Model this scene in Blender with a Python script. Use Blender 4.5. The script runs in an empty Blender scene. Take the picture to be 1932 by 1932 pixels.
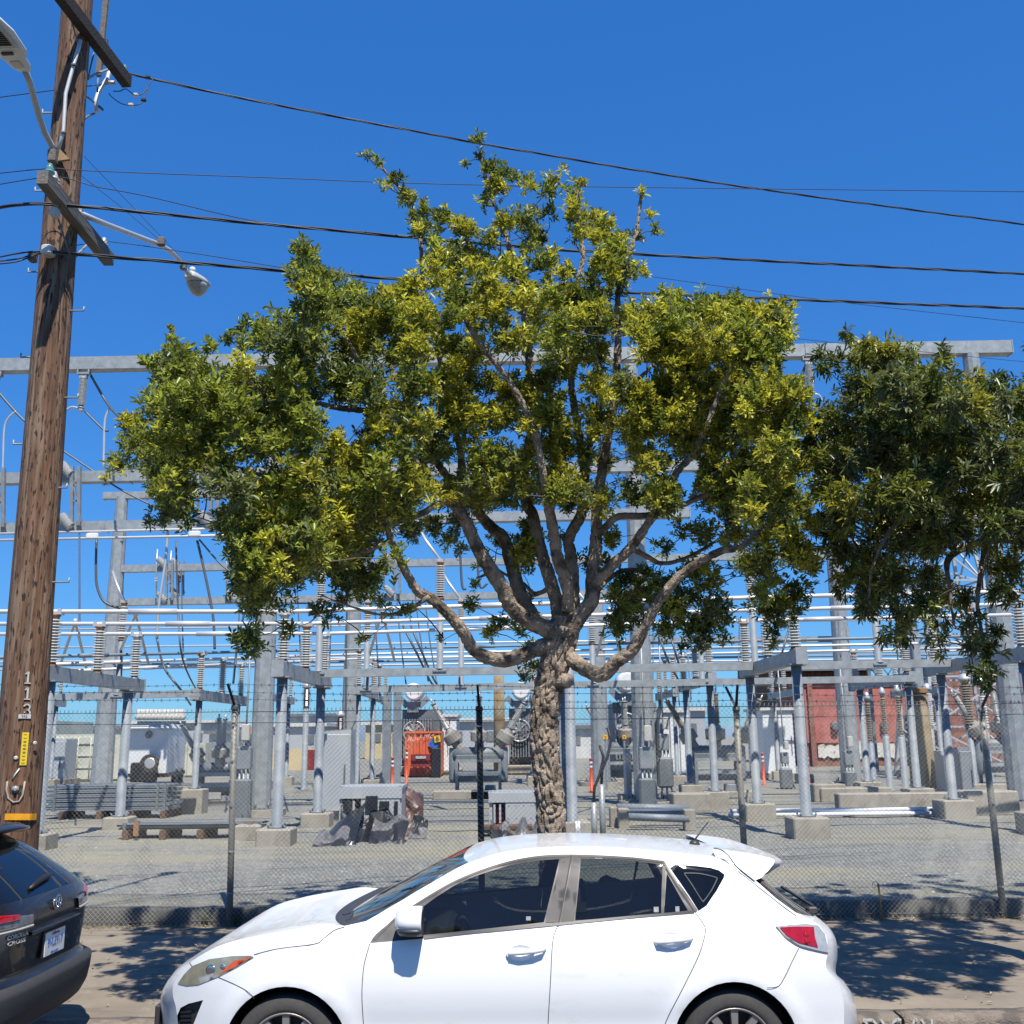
import bpy, bmesh, math, random
import numpy as np
from mathutils import Vector, Matrix, noise
from mathutils.geometry import delaunay_2d_cdt
S = bpy.context.scene
COL = S.collection
R = math.radians
rnd = random.Random(7)

# ------------------------------------------------------------------ camera
CAM_Z, PITCH, ROLL = 2.15, R(12.4), R(-0.62)
_F = Vector((0, math.cos(PITCH), math.sin(PITCH)))
_U0 = Vector((0, -math.sin(PITCH), math.cos(PITCH)))
_R0 = Vector((1, 0, 0))
_Rt = _R0 * math.cos(ROLL) + _U0 * math.sin(ROLL)
_Up = _U0 * math.cos(ROLL) - _R0 * math.sin(ROLL)
cd = bpy.data.cameras.new('camera')
cd.sensor_width = 36
cd.lens = 36.05
cd.clip_end = 3000
cam = bpy.data.objects.new('camera', cd)
COL.objects.link(cam)
m = Matrix((_Rt, _Up, -_F)).transposed().to_4x4()
m.translation = Vector((0, 0, CAM_Z))
cam.matrix_world = m
S.camera = cam

# ------------------------------------------------------------------ daylight
SUN_EL, SUN_AZ = R(60), R(17)          # behind the viewer, a little to the right
TO_SUN = Vector((math.cos(SUN_EL) * math.sin(SUN_AZ), -math.cos(SUN_EL) * math.cos(SUN_AZ), math.sin(SUN_EL)))
w = bpy.data.worlds.new('World')
S.world = w
w.use_nodes = True
nt = w.node_tree
bg = nt.nodes['Background']
sky = nt.nodes.new('ShaderNodeTexSky')
sky.sky_type = 'NISHITA'
sky.sun_disc = False
sky.sun_elevation = SUN_EL
sky.sun_rotation = math.pi - SUN_AZ
sky.altitude = 0
sky.air_density = 1.0
sky.dust_density = 0.0
sky.ozone_density = 3.5
gm = nt.nodes.new('ShaderNodeGamma')                 # a phone flattens the bright horizon
gm.inputs['Gamma'].default_value = 0.50
hs = nt.nodes.new('ShaderNodeHueSaturation')
hs.inputs['Saturation'].default_value = 1.76
tn = nt.nodes.new('ShaderNodeVectorMath')
tn.operation = 'MULTIPLY'
tn.inputs[1].default_value = (0.666, 1.348, 2.227)      # the phone's cool white balance
nt.links.new(sky.outputs[0], gm.inputs['Color'])
nt.links.new(gm.outputs[0], hs.inputs['Color'])
nt.links.new(hs.outputs[0], tn.inputs[0])
nt.links.new(tn.outputs[0], bg.inputs[0])
bg.inputs[1].default_value = 0.105
sl = bpy.data.lights.new('sun', 'SUN')
sl.energy = 5.0
sl.angle = R(0.53)
sl.color = (1.0, 0.945, 0.855)
so = bpy.data.objects.new('sun', sl)
COL.objects.link(so)
so.location = TO_SUN * 60
so.rotation_euler = TO_SUN.to_track_quat('Z', 'Y').to_euler()
S.view_settings.view_transform = 'Standard'
S.view_settings.look = 'None'
S.view_settings.exposure = 0.56
S.view_settings.gamma = 1
S.view_settings.use_curve_mapping = False

# ------------------------------------------------------------------ helpers
def P(px, py, Y):
    """the point at distance Y that a pixel of the 1932-wide photograph shows"""
    d = _Rt * ((px - 966) / 1932) + _F * 1.0014 - _Up * ((py - 966) / 1932)
    k = Y / d.y
    return Vector((d.x * k, Y, CAM_Z + d.z * k))

def PZ(px, py, z):
    d = _Rt * ((px - 966) / 1932) + _F * 1.0014 - _Up * ((py - 966) / 1932)
    k = (z - CAM_Z) / d.z
    return Vector((d.x * k, d.y * k, z))

def proj(p):
    q = Vector(p) - Vector((0, 0, CAM_Z))
    f = q.dot(_F)
    return 966 + q.dot(_Rt) / f * 1932 * 1.0014, 966 - q.dot(_Up) / f * 1932 * 1.0014

def mpp(Y, z=1.0):
    """metres per photograph pixel at distance Y, height z"""
    return (Y * math.cos(PITCH) + (z - CAM_Z) * math.sin(PITCH)) / 1932 / 1.0014

ORG = {}
def tag(o, label=None, cat=None, group=None, kind=None):
    if label: o['label'] = label
    if cat: o['category'] = cat
    if group: o['group'] = group
    if kind: o['kind'] = kind
    return o

def thing(name, label, cat, loc=(0, 0, 0), group=None, kind=None, rz=0):
    o = bpy.data.objects.new(name, None)
    o.empty_display_size = .2
    COL.objects.link(o)
    o.location = loc
    o.rotation_euler = (0, 0, rz)
    ORG[o.name] = Vector(loc)
    return tag(o, label, cat, group, kind)

def link(name, me, parent=None, loc=None):
    o = bpy.data.objects.new(name, me)
    COL.objects.link(o)
    if parent is not None:
        o.parent = parent
    if loc is not None:
        o.location = loc
    return o

def copy_tree(o, parent=None):
    c = o.copy()
    COL.objects.link(c)
    if parent is not None:
        c.parent = parent
    for ch in [x for x in o.children]:
        copy_tree(ch, c)
    return c

class MB:
    """collects simple shapes; build() links them as one mesh object"""
    def __init__(s):
        s.v, s.f, s.sm = [], [], []
    def add(s, vs, fs, smooth=False):
        n = len(s.v)
        s.v += [tuple(v) for v in vs]
        s.f += [tuple(i + n for i in f) for f in fs]
        s.sm += [smooth] * len(fs)
        return s
    def hexa(s, p):  # eight corners: 0-3 bottom ring, 4-7 top ring
        return s.add(p, [(3, 2, 1, 0), (4, 5, 6, 7), (0, 1, 5, 4), (1, 2, 6, 5), (2, 3, 7, 6), (3, 0, 4, 7)])
    def box(s, c, d, rz=0):
        x, y, z = d[0] / 2, d[1] / 2, d[2] / 2
        c = Vector(c)
        q = Matrix.Rotation(rz, 3, 'Z')
        return s.hexa([c + q @ Vector(t) for t in ((-x, -y, -z), (x, -y, -z), (x, y, -z), (-x, y, -z), (-x, -y, z), (x, -y, z), (x, y, z), (-x, y, z))])
    def cbox(s, c, d, ch=.02, rz=0):
        """box with chamfered edges"""
        x, y, z = d[0] / 2, d[1] / 2, d[2] / 2
        ch = min(ch, x * .45, y * .45, z * .45)
        q = Matrix.Rotation(rz, 3, 'Z')
        c = Vector(c)
        rings = []
        for (zz, i) in ((-z, ch), (-z + ch, 0), (z - ch, 0), (z, ch)):
            X, Y = x - i, y - i
            rings.append([c + q @ Vector(t) for t in ((-X + ch, -Y, zz), (X - ch, -Y, zz), (X, -Y + ch, zz), (X, Y - ch, zz), (X - ch, Y, zz), (-X + ch, Y, zz), (-X, Y - ch, zz), (-X, -Y + ch, zz))])
        return s.rings(rings, True, False)
    def rings(s, rings, caps=True, smooth=True):
        n = len(rings[0])
        vs = [v for r in rings for v in r]
        fs = []
        for a in range(len(rings) - 1):
            for b in range(n):
                c = (b + 1) % n
                fs.append((a * n + b, a * n + c, (a + 1) * n + c, (a + 1) * n + b))
        s.add(vs, fs, smooth)
        if caps:
            k = len(s.v) - len(vs)
            s.f.append(tuple(k + i for i in reversed(range(n)))); s.sm.append(False)
            k2 = len(s.v) - n
            s.f.append(tuple(k2 + i for i in range(n))); s.sm.append(False)
        return s
    def beam(s, a, b, w, h, up=(0, 0, 1)):
        """rectangular bar from a to b, w wide, h high"""
        a, b = Vector(a), Vector(b)
        d = (b - a).normalized()
        u = Vector(up)
        if abs(d.dot(u)) > .98: u = Vector((0, 1, 0))
        x = d.cross(u).normalized()
        u = x.cross(d).normalized()
        o = [(-x * w / 2 - u * h / 2), (x * w / 2 - u * h / 2), (x * w / 2 + u * h / 2), (-x * w / 2 + u * h / 2)]
        return s.rings([[a + t for t in o], [b + t for t in o]], True, False)
    def ibeam(s, a, b, w, h, t=.02, up=(0, 0, 1)):
        a, b = Vector(a), Vector(b)
        d = (b - a).normalized()
        x = d.cross(Vector(up)).normalized()
        u = x.cross(d).normalized()
        s.beam(a + u * (h / 2 - t / 2), b + u * (h / 2 - t / 2), w, t, u)
        s.beam(a - u * (h / 2 - t / 2), b - u * (h / 2 - t / 2), w, t, u)
        return s.beam(a, b, t, h - 2 * t, u)
    def tube(s, pts, rad, n=8, caps=True, smooth=True):
        pts = [Vector(p) for p in pts]
        if not hasattr(rad, '__len__'): rad = [rad] * len(pts)
        rings, x = [], None
        for i, p in enumerate(pts):
            d = (pts[min(i + 1, len(pts) - 1)] - pts[max(i - 1, 0)]).normalized()
            if x is None:
                x = d.cross(Vector((0, 0, 1)) if abs(d.z) < .9 else Vector((0, 1, 0))).normalized()
            else:
                x = (x - d * x.dot(d)).normalized()
            y = d.cross(x)
            rings.append([p + (x * math.cos(2 * math.pi * k / n) + y * math.sin(2 * math.pi * k / n)) * rad[i] for k in range(n)])
        return s.rings(rings, caps, smooth)
    def lathe(s, c, prof, n=16, axis=(0, 0, 1), smooth=True, caps=True):
        """prof: list of (distance along the axis, radius)"""
        c = Vector(c)
        d = Vector(axis).normalized()
        x = d.cross(Vector((0, 0, 1)) if abs(d.z) < .9 else Vector((0, 1, 0))).normalized()
        y = d.cross(x)
        rings = [[c + d * h + (x * math.cos(2 * math.pi * k / n) + y * math.sin(2 * math.pi * k / n)) * max(r, 1e-4) for k in range(n)] for h, r in prof]
        return s.rings(rings, caps, smooth)
    def prism(s, poly, ext):
        """closed outline (3D points) pushed along ext"""
        e = Vector(ext)
        a = [Vector(p) for p in poly]
        return s.rings([a, [p + e for p in a]], True, False)
    def sphere(s, c, r, n=10, sc=(1, 1, 1)):
        rings = []
        for i in range(1, n // 2 + 1):
            t = math.pi * (i - .5) / (n // 2)
            rings.append([Vector(c) + Vector((math.sin(t) * math.cos(2 * math.pi * k / n) * r * sc[0], math.sin(t) * math.sin(2 * math.pi * k / n) * r * sc[1], math.cos(t) * r * sc[2])) for k in range(n)])
        return s.rings(rings, True, True)
    def build(s, name, mat, parent=None, origin=None):
        o0 = Vector((0, 0, 0))
        if parent is not None: o0 = ORG.get(parent.name, Vector((0, 0, 0)))
        elif origin is not None: o0 = Vector(origin)
        me = bpy.data.meshes.new(name)
        me.from_pydata([(v[0] - o0.x, v[1] - o0.y, v[2] - o0.z) for v in s.v], [], s.f)
        me.polygons.foreach_set('use_smooth', s.sm)
        if mat: me.materials.append(mat)
        me.update()
        o = bpy.data.objects.new(name, me)
        COL.objects.link(o)
        if parent is not None:
            o.parent = parent
        else:
            o.location = o0
        ORG[o.name] = o0
        return o

def fix_normals(o):
    bm = bmesh.new(); bm.from_mesh(o.data)
    bmesh.ops.recalc_face_normals(bm, faces=bm.faces)
    bm.to_mesh(o.data); bm.free()
    return o

# ------------------------------------------------------------------ materials
def _n(nt, t, **k):
    n = nt.nodes.new('ShaderNode' + t)
    for a, b in k.items(): setattr(n, a, b)
    return n

KA = .82
def pm(name, col, rough=.6, metal=0, var=.15, scale=3, detail=5, bump=0, bscale=40, spec=.5, coat=0, alt=None, altscale=1.2, altlo=.5, althi=.65, stretch=None, trans=0, vor=0, vscale=30):
    """Principled surface: base colour broken up by noise, an optional second colour in patches, optional bump"""
    mt = bpy.data.materials.new(name)
    mt.use_nodes = True
    nt = mt.node_tree
    b = nt.nodes['Principled BSDF']
    L = nt.links.new
    col = tuple(c * KA for c in col)
    if alt: alt = tuple(c * KA for c in alt)
    tc = _n(nt, 'TexCoord')
    src = tc.outputs['Object']
    if stretch:
        mp = _n(nt, 'Mapping'); mp.inputs['Scale'].default_value = stretch
        L(src, mp.inputs[0]); src = mp.outputs[0]
    nz = _n(nt, 'TexNoise')
    nz.inputs['Scale'].default_value = scale
    nz.inputs['Detail'].default_value = detail
    nz.inputs['Roughness'].default_value = .62
    L(src, nz.inputs['Vector'])
    rp = _n(nt, 'ValToRGB')
    rp.color_ramp.elements[0].position = .3
    rp.color_ramp.elements[1].position = .7
    rp.color_ramp.elements[0].color = tuple(max(0, c * (1 - var)) for c in col) + (1,)
    rp.color_ramp.elements[1].color = tuple(min(1, c * (1 + var)) for c in col) + (1,)
    L(nz.outputs['Fac'], rp.inputs[0])
    out = rp.outputs[0]
    if vor:
        vo = _n(nt, 'TexVoronoi'); vo.inputs['Scale'].default_value = vscale
        L(src, vo.inputs['Vector'])
        sp = _n(nt, 'SeparateColor'); L(vo.outputs['Color'], sp.inputs[0])
        mr = _n(nt, 'MapRange'); mr.inputs[3].default_value = 1 - vor; mr.inputs[4].default_value = 1 + vor
        L(sp.outputs[0], mr.inputs[0])
        mx = _n(nt, 'VectorMath', operation='SCALE'); L(out, mx.inputs[0]); L(mr.outputs[0], mx.inputs['Scale'])
        out = mx.outputs[0]
    if alt:
        n2 = _n(nt, 'TexNoise'); n2.inputs['Scale'].default_value = altscale; n2.inputs['Detail'].default_value = 6
        L(src, n2.inputs['Vector'])
        r2 = _n(nt, 'MapRange', interpolation_type='SMOOTHSTEP'); r2.inputs[1].default_value = altlo; r2.inputs[2].default_value = althi
        L(n2.outputs['Fac'], r2.inputs[0])
        mx = _n(nt, 'Mix', data_type='RGBA'); L(r2.outputs[0], mx.inputs[0]); L(out, mx.inputs[6])
        mx.inputs[7].default_value = tuple(alt) + (1,)
        out = mx.outputs[2]
    L(out, b.inputs['Base Color'])
    b.inputs['Roughness'].default_value = rough
    b.inputs['Metallic'].default_value = metal
    b.inputs['Specular IOR Level'].default_value = spec
    b.inputs['Coat Weight'].default_value = coat
    b.inputs['Coat Roughness'].default_value = .04
    b.inputs['Transmission Weight'].default_value = trans
    if bump:
        n3 = _n(nt, 'TexNoise'); n3.inputs['Scale'].default_value = bscale; n3.inputs['Detail'].default_value = 4
        L(src, n3.inputs['Vector'])
        bp = _n(nt, 'Bump'); bp.inputs['Strength'].default_value = bump; bp.inputs['Distance'].default_value = .02
        L(n3.outputs['Fac'], bp.inputs['Height']); L(bp.outputs[0], b.inputs['Normal'])
    return mt

M = {}
M['galv'] = pm('galvanised_steel', (.345, .37, .375), .48, .25, .16, 5, vor=.09, vscale=9)
M['steel'] = pm('grey_painted_steel', (.215, .245, .27), .55, .1, .14, 4, alt=(.27, .295, .31), altscale=2)
M['dsteel'] = pm('dark_grey_steel', (.16, .18, .19), .55, .1, .15, 4)
M['alum'] = pm('bright_aluminium', (.62, .63, .63), .38, .45, .08, 6)
M['busal'] = pm('weathered_aluminium_bus', (.66, .66, .65), .45, .2, .08, 3)
M['busdk'] = pm('dull_grey_bus', (.20, .25, .30), .6, .1, .1, 3)
M['turret'] = pm('warm_grey_housing', (.33, .31, .265), .5, 0, .12, 4, alt=(.25, .23, .20), altscale=2)
M['porc'] = pm('grey_porcelain', (.52, .51, .47), .3, 0, .08, 6)
M['porcb'] = pm('brown_porcelain', (.30, .25, .18), .3, 0, .1, 6)
M['porcw'] = pm('white_porcelain', (.72, .72, .70), .35, 0, .05, 6)
M['porcd'] = pm('dark_brown_porcelain', (.10, .055, .04), .25, 0, .1, 6)
M['cable'] = pm('black_cable', (.025, .026, .03), .55, 0, .1, 8)
M['wire'] = pm('grey_conductor', (.12, .13, .14), .5, .3, .1, 8)
M['rust'] = pm('rusty_cap', (.30, .16, .07), .8, 0, .3, 20)
M['conc'] = pm('pale_concrete', (.36, .33, .27), .9, 0, .16, 3, bump=.3, bscale=60, alt=(.27, .24, .19), altscale=2.5, altlo=.52, althi=.7)
M['white'] = pm('white_paint', (.76, .78, .78), .4, 0, .05, 2)
M['black'] = pm('black_paint', (.015, .015, .017), .5, 0, .2, 5)
M['rubber'] = pm('tyre_rubber', (.045, .042, .04), .85, 0, .2, 30)
RZ = .044                # the crowned road stands a little above the kerb's foot
# ================================================================== ground, road, kerb, pavement
def sheet(name, x0, x1, y0, y1, z, mat, nx=1, ny=1, bumpz=0, sc=.6):
    vs, fs = [], []
    for j in range(ny + 1):
        for i in range(nx + 1):
            x, y = x0 + (x1 - x0) * i / nx, y0 + (y1 - y0) * j / ny
            dz = bumpz * noise.fractal(Vector((x * sc, y * sc, 3.1)), 1, 2, 4) if bumpz else 0
            vs.append((x, y, z + dz))
    for j in range(ny):
        for i in range(nx):
            a = j * (nx + 1) + i
            fs.append((a, a + 1, a + nx + 2, a + nx + 1))
    o = MB().add(vs, fs, True).build(name, mat)
    tag(o, kind='structure')
    return o

M['asphalt'] = pm('road_asphalt', (.075, .072, .068), .9, 0, .2, 14, bump=.4, bscale=220, alt=(.11, .105, .095), altscale=1.1)
M['walk0'] = pm('dusty_pavement', (.285, .24, .18), .95, 0, .15, 2.2, detail=9, bump=.35, bscale=150, alt=(.215, .18, .135), altscale=.7, altlo=.45, althi=.7)
def stained(mt, layers):
    nt = mt.node_tree; L = nt.links.new
    b = nt.nodes['Principled BSDF']
    src = b.inputs['Base Color'].links[0].from_socket
    tc = _n(nt, 'TexCoord')
    for scale, sc, lo, hi, col, amt in layers:
        mp = _n(nt, 'Mapping'); mp.inputs['Scale'].default_value = scale
        L(tc.outputs['Object'], mp.inputs[0])
        nz = _n(nt, 'TexNoise'); nz.inputs['Scale'].default_value = sc; nz.inputs['Detail'].default_value = 8; nz.inputs['Roughness'].default_value = .65
        L(mp.outputs[0], nz.inputs['Vector'])
        rr = _n(nt, 'MapRange', interpolation_type='SMOOTHSTEP'); rr.inputs[1].default_value = lo; rr.inputs[2].default_value = hi; rr.inputs[4].default_value = amt
        L(nz.outputs['Fac'], rr.inputs[0])
        mx = _n(nt, 'Mix', data_type='RGBA'); mx.inputs[7].default_value = tuple(c * KA for c in col) + (1,)
        L(rr.outputs[0], mx.inputs[0]); L(src, mx.inputs[6]); src = mx.outputs[2]
    L(src, b.inputs['Base Color'])
    return mt
M['walk'] = stained(M['walk0'], [((.5, 1.6, 1), 1.3, .52, .64, (.155, .13, .10), .65), ((1, 1, 1), 5.5, .60, .68, (.36, .31, .24), .5), ((1, 1, 1), 60, .62, .70, (.12, .10, .08), .6), ((1.2, .25, 1), 3.5, .60, .66, (.20, .165, .125), .6)])
M['stain'] = stained
def gravel_mat():
    mt = pm('grey_gravel', (.225, .225, .20), .95, 0, .36, 26, detail=8, bump=1.0, bscale=45, vor=.30, vscale=22)
    nt = mt.node_tree; L = nt.links.new
    b = nt.nodes['Principled BSDF']
    src = b.inputs['Base Color'].links[0].from_socket
    tc = _n(nt, 'TexCoord'); mp = _n(nt, 'Mapping'); mp.inputs['Scale'].default_value = (.16, .55, 1)
    L(tc.outputs['Object'], mp.inputs[0])
    for sc, lo, hi, col, amt in ((1.0, .44, .62, (.315, .285, .195), .85), (2.7, .50, .66, (.155, .155, .14), .6), (9, .56, .68, (.34, .325, .27), .5)):
        nz = _n(nt, 'TexNoise'); nz.inputs['Scale'].default_value = sc; nz.inputs['Detail'].default_value = 7; nz.inputs['Roughness'].default_value = .65
        L(mp.outputs[0], nz.inputs['Vector'])
        rr = _n(nt, 'MapRange', interpolation_type='SMOOTHSTEP'); rr.inputs[1].default_value = lo; rr.inputs[2].default_value = hi; rr.inputs[4].default_value = amt
        L(nz.outputs['Fac'], rr.inputs[0])
        mx = _n(nt, 'Mix', data_type='RGBA'); mx.inputs[7].default_value = tuple(c * KA for c in col) + (1,)
        L(rr.outputs[0], mx.inputs[0]); L(src, mx.inputs[6]); src = mx.outputs[2]
    L(src, b.inputs['Base Color'])
    return mt
M['gravel'] = gravel_mat()
M['kerb'] = pm('worn_kerb_concrete', (.23, .19, .15), .95, 0, .3, 9, detail=8, bump=.8, bscale=60, alt=(.12, .10, .085), altscale=5)
M['berm'] = pm('grey_concrete_berm', (.115, .112, .10), .95, 0, .2, 5, bump=.4, bscale=70)

sheet('road', -160, 160, -60, 8.21, RZ, M['asphalt'])
sheet('pavement', -60, 60, 8.42, 12.42, .10, M['walk'], 150, 12, .012, .8)
sheet('yard_ground', -420, 420, 23.9, 900, .296, M['gravel'])
sheet('yard_ground', -420, -15.9, 12.56, 24.0, .292, M['gravel'])
sheet('yard_ground', 15.9, 420, 12.56, 24.0, .292, M['gravel'])
def bedz(x, y):
    return .268 + .042 * min(1, (y - 12.57) / 3) + .022 * noise.fractal(Vector((x * .9, y * .9, 3.1)), 1, 2, 4)
near = sheet('yard_gravel_bed', -16, 16, 12.57, 24, .3, M['gravel'], 220, 80)
for v_ in near.data.vertices: v_.co.z = bedz(v_.co.x, v_.co.y)

for yy_, nm_ in ((11.86, 0), (12.12, 1)):
    b = MB(); pts_ = [(-14 + i * .25, yy_ + .006 * math.sin(i * 1.3 + nm_)) for i in range(113)]
    b.add([(x_, y_ + s_ * .006, .1145 + .012 * noise.fractal(Vector((x_ * .8, y_ * .8, 3.1)), 1, 2, 4)) for x_, y_ in pts_ for s_ in (-1, 1)], [(2 * i, 2 * i + 2, 2 * i + 3, 2 * i + 1) for i in range(112)])
    tag(b.build('pavement_joint', M['berm']), kind='structure')
kb = thing('kerb', None, None, (0, 8.3, 0), kind='structure')
x = -9.1
while x < 9:
    L = 2.42 + rnd.uniform(-.1, .1)
    vs, fs = [], []
    nx = 26
    prof = [(8.2, -.05), (8.205, .06), (8.22, .094), (8.25, .106), (8.34, .108), (8.43, .104), (8.43, -.05)]
    for i in range(nx + 1):
        xx = x + .012 + (L - .024) * i / nx
        e = 1 if 0 < i < nx else .55
        for j, (yy, zz) in enumerate(prof):
            dn = noise.fractal(Vector((xx * 5, yy * 9, zz * 9)), 1, 2, 4) * .012 + noise.noise(Vector((xx * 1.3, 7, j * .2))) * .006
            vs.append((xx, yy + dn * (1 if j < 4 else .3), zz + (dn * .8 if 1 < j < 6 else 0) - (1 - e) * (.02 if 1 < j < 6 else 0)))
    n = len(prof)
    for i in range(nx):
        for j in range(n - 1):
            a = i * n + j
            fs.append((a, a + n, a + n + 1, a + 1))
    b = MB().add(vs, fs, True)
    b.f.append(tuple(range(n))); b.sm.append(False)
    b.f.append(tuple(nx * n + j for j in reversed(range(n)))); b.sm.append(False)
    fix_normals(b.build('kerb_stone', M['kerb'], kb))
    x += L

# painted scrawl on the kerb face: raised paint strokes
def strokes(mb, lines, org, ex, ez, nrm, wid, sc):
    for ln in lines:
        for a, b in zip(ln[:-1], ln[1:]):
            A = org + ex * a[0] * sc + ez * a[1] * sc
            B = org + ex * b[0] * sc + ez * b[1] * sc
            mb.beam(A, B, wid, .003, nrm)
M['spray'] = pm('white_spray_paint', (.55, .55, .52), .8, 0, .25, 40)
g = MB()
kface = P(1622, 1912, 8.195)
exx = Vector((1, 0, 0)); ezz = Vector((0, 0, 1)); nf = Vector((0, -1, 0))
glyphs = [[(0, 1), (.9, 1), (1.25, .6), (1.1, .1), (.5, -.1)], [(.15, .9), (.6, .3)],
          [(1.7, 1), (2.0, .5), (2.15, 0)], [(1.6, .1), (2.2, .05), (2.6, .1)],
          [(3.6, .95), (3.2, 1.05), (2.8, .7), (2.85, .2), (3.2, -.05)], [(2.9, .45), (3.3, .5)], [(3.9, .5), (4.3, .5)],
          [(5.1, .9), (4.9, 1), (4.7, .6), (4.75, .1), (5.0, -.1)],
          [(5.5, 1), (5.8, .45), (6.1, 0)], [(6.5, 1), (6.45, .5), (6.7, 0)]]
strokes(g, glyphs, Vector((kface.x + .02, 8.192, .012)), exx, ezz, nf, .016, .078)
go = g.build('kerb_graffiti', M['spray'], kb)

bw = MB()
N = 90
top = []
for i in range(N + 1):
    xx = -14 + 28 * i / N
    dz = .008 * noise.fractal(Vector((xx * .9, 0, 5)), 1, 2, 3)
    top.append([(xx, 12.405, .05), (xx, 12.415, .255 + dz), (xx, 12.44, .278 + dz), (xx, 12.62, .276 + dz), (xx, 12.62, .05)])
for a, b in zip(top[:-1], top[1:]):
    bw.add(a + b, [(j, j + 5, j + 6, j + 1) for j in range(4)], True)
bo = bw.build('retaining_kerb', M['berm'])
tag(bo, 'low grey concrete edging along the foot of the chain-link fence', 'low wall')

# gravel stones lying on the bed and dry leaves on the pavement
def scatter_stones(n, seed, fx, r0, r1, name, mats):
    r = np.random.RandomState(seed)
    base = np.array([(1, 0, 0), (-1, 0, 0), (0, 1, 0), (0, -1, 0), (0, 0, 1), (0, 0, -1)], float)
    tri = [(0, 2, 4), (2, 1, 4), (1, 3, 4), (3, 0, 4)]
    V, Fc = [], []
    for i in range(n):
        p = fx(r)
        s = r0 + (r1 - r0) * r.rand() ** 2
        a = r.rand() * 6.28
        c, sn = math.cos(a), math.sin(a)
        sc = s * (.6 + .6 * r.rand(3))
        k = len(V)
        for b in base[:5]:
            q = b * sc
            V.append((p[0] + q[0] * c - q[1] * sn, p[1] + q[0] * sn + q[1] * c, p[2] + q[2] * .6))
        Fc += [tuple(k + j for j in t) for t in tri]
    b = MB(); b.v, b.f, b.sm = V, Fc, [False] * len(Fc)
    o = b.build(name, mats)
    tag(o, kind='stuff')
    return o
def g1(r):
    x, y = r.uniform(-9, 9), 12.65 + 10.5 * r.rand() ** 1.3
    return (x, y, bedz(x, y) - .004)
M['stone'] = pm('loose_stone', (.27, .265, .24), .9, 0, .6, 5)
scatter_stones(16000, 3, g1, .010, .034, 'gravel_stones', M['stone'])

M['dryleaf'] = pm('dry_leaf', (.42, .34, .22), .8, 0, .5, 3, alt=(.16, .10, .05), altscale=4)
def leaf_litter():
    r = np.random.RandomState(11)
    b = MB()
    for i in range(900):
        if r.rand() < .45:
            x, y = r.uniform(-6, 6), 12.36 - abs(r.normal(0, .12))
        else:
            x, y = r.uniform(-6, 6), 8.5 + 3.7 * r.rand()
        z = .112 + .012 * noise.fractal(Vector((x * .8, y * .8, 3.1)), 1, 2, 4)
        a = r.rand() * 6.28
        l, wd = r.uniform(.012, .04), r.uniform(.005, .014)
        d = Vector((math.cos(a), math.sin(a), r.uniform(-.1, .3))); e = Vector((-math.sin(a), math.cos(a), 0))
        c = Vector((x, y, z + .006))
        b.add([c - d * l, c + e * wd + Vector((0, 0, .008)), c + d * l, c - e * wd + Vector((0, 0, .008)), c], [(0, 3, 4), (3, 2, 4), (2, 1, 4), (1, 0, 4)])
    tag(b.build('fallen_leaves', M['dryleaf']), kind='stuff')
leaf_litter()

M['drygrass'] = pm('dry_grass', (.34, .28, .15), .9, 0, .3, 7)
M['weed'] = pm('weed', (.07, .085, .03), .8, 0, .4, 9)
def tufts():
    r = np.random.RandomState(12)
    b = MB()
    for i in range(700):
        x, y = r.uniform(-6.3, 6.3), 12.30 + r.normal(0, .05)
        if y > 12.39: y = 12.33
        h = .02 + .07 * r.rand() ** 3
        a = r.rand() * 6.28
        c = Vector((x, y, .105)); e = Vector((math.cos(a), math.sin(a), 0)) * .004
        t = c + Vector((r.normal(0, .03), r.normal(0, .03) - .02, h))
        b.add([c - e, c + e, t], [(0, 1, 2)])
    tag(b.build('dry_grass', M['drygrass']), kind='stuff')
tufts()
def weed(px, py, hh, n, label, seed, sp=.06):
    r = np.random.RandomState(seed)
    c0 = PZ(px, py, .1); c0.y = min(c0.y, 12.32)
    b = MB()
    for i in range(n):
        a = r.rand() * 6.28
        t = c0 + Vector((r.normal(0, sp), r.normal(0, sp * .6), hh * (.3 + .7 * r.rand())))
        b.tube([c0 + Vector((r.normal(0, .015), r.normal(0, .01), 0)), c0.lerp(t, .6) + Vector((0, 0, .01)), t], [.003, .002, .001], 4)
        for k in range(3):
            p = c0.lerp(t, .4 + .6 * r.rand())
            e = Vector((r.normal(), r.normal(), r.normal())).normalized() * .022
            f = Vector((r.normal(), r.normal(), r.normal())).normalized() * .008
            b.add([p, p + e * .5 + f, p + e, p + e * .5 - f], [(0, 1, 2, 3)])
    o = b.build('weed', M['weed'], origin=c0)
    tag(o, label, 'plant', 'weeds at the foot of the fence')
weed(405, 1737, .16, 26, 'small dark weed left of the fence post near the dark suv', 1)
weed(458, 1740, .20, 40, 'bushy dark weed right of the fence post near the white car bonnet', 2)
weed(1690, 1733, .12, 14, 'thin weed under the fence beside the yellow hose stub', 3)

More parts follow.
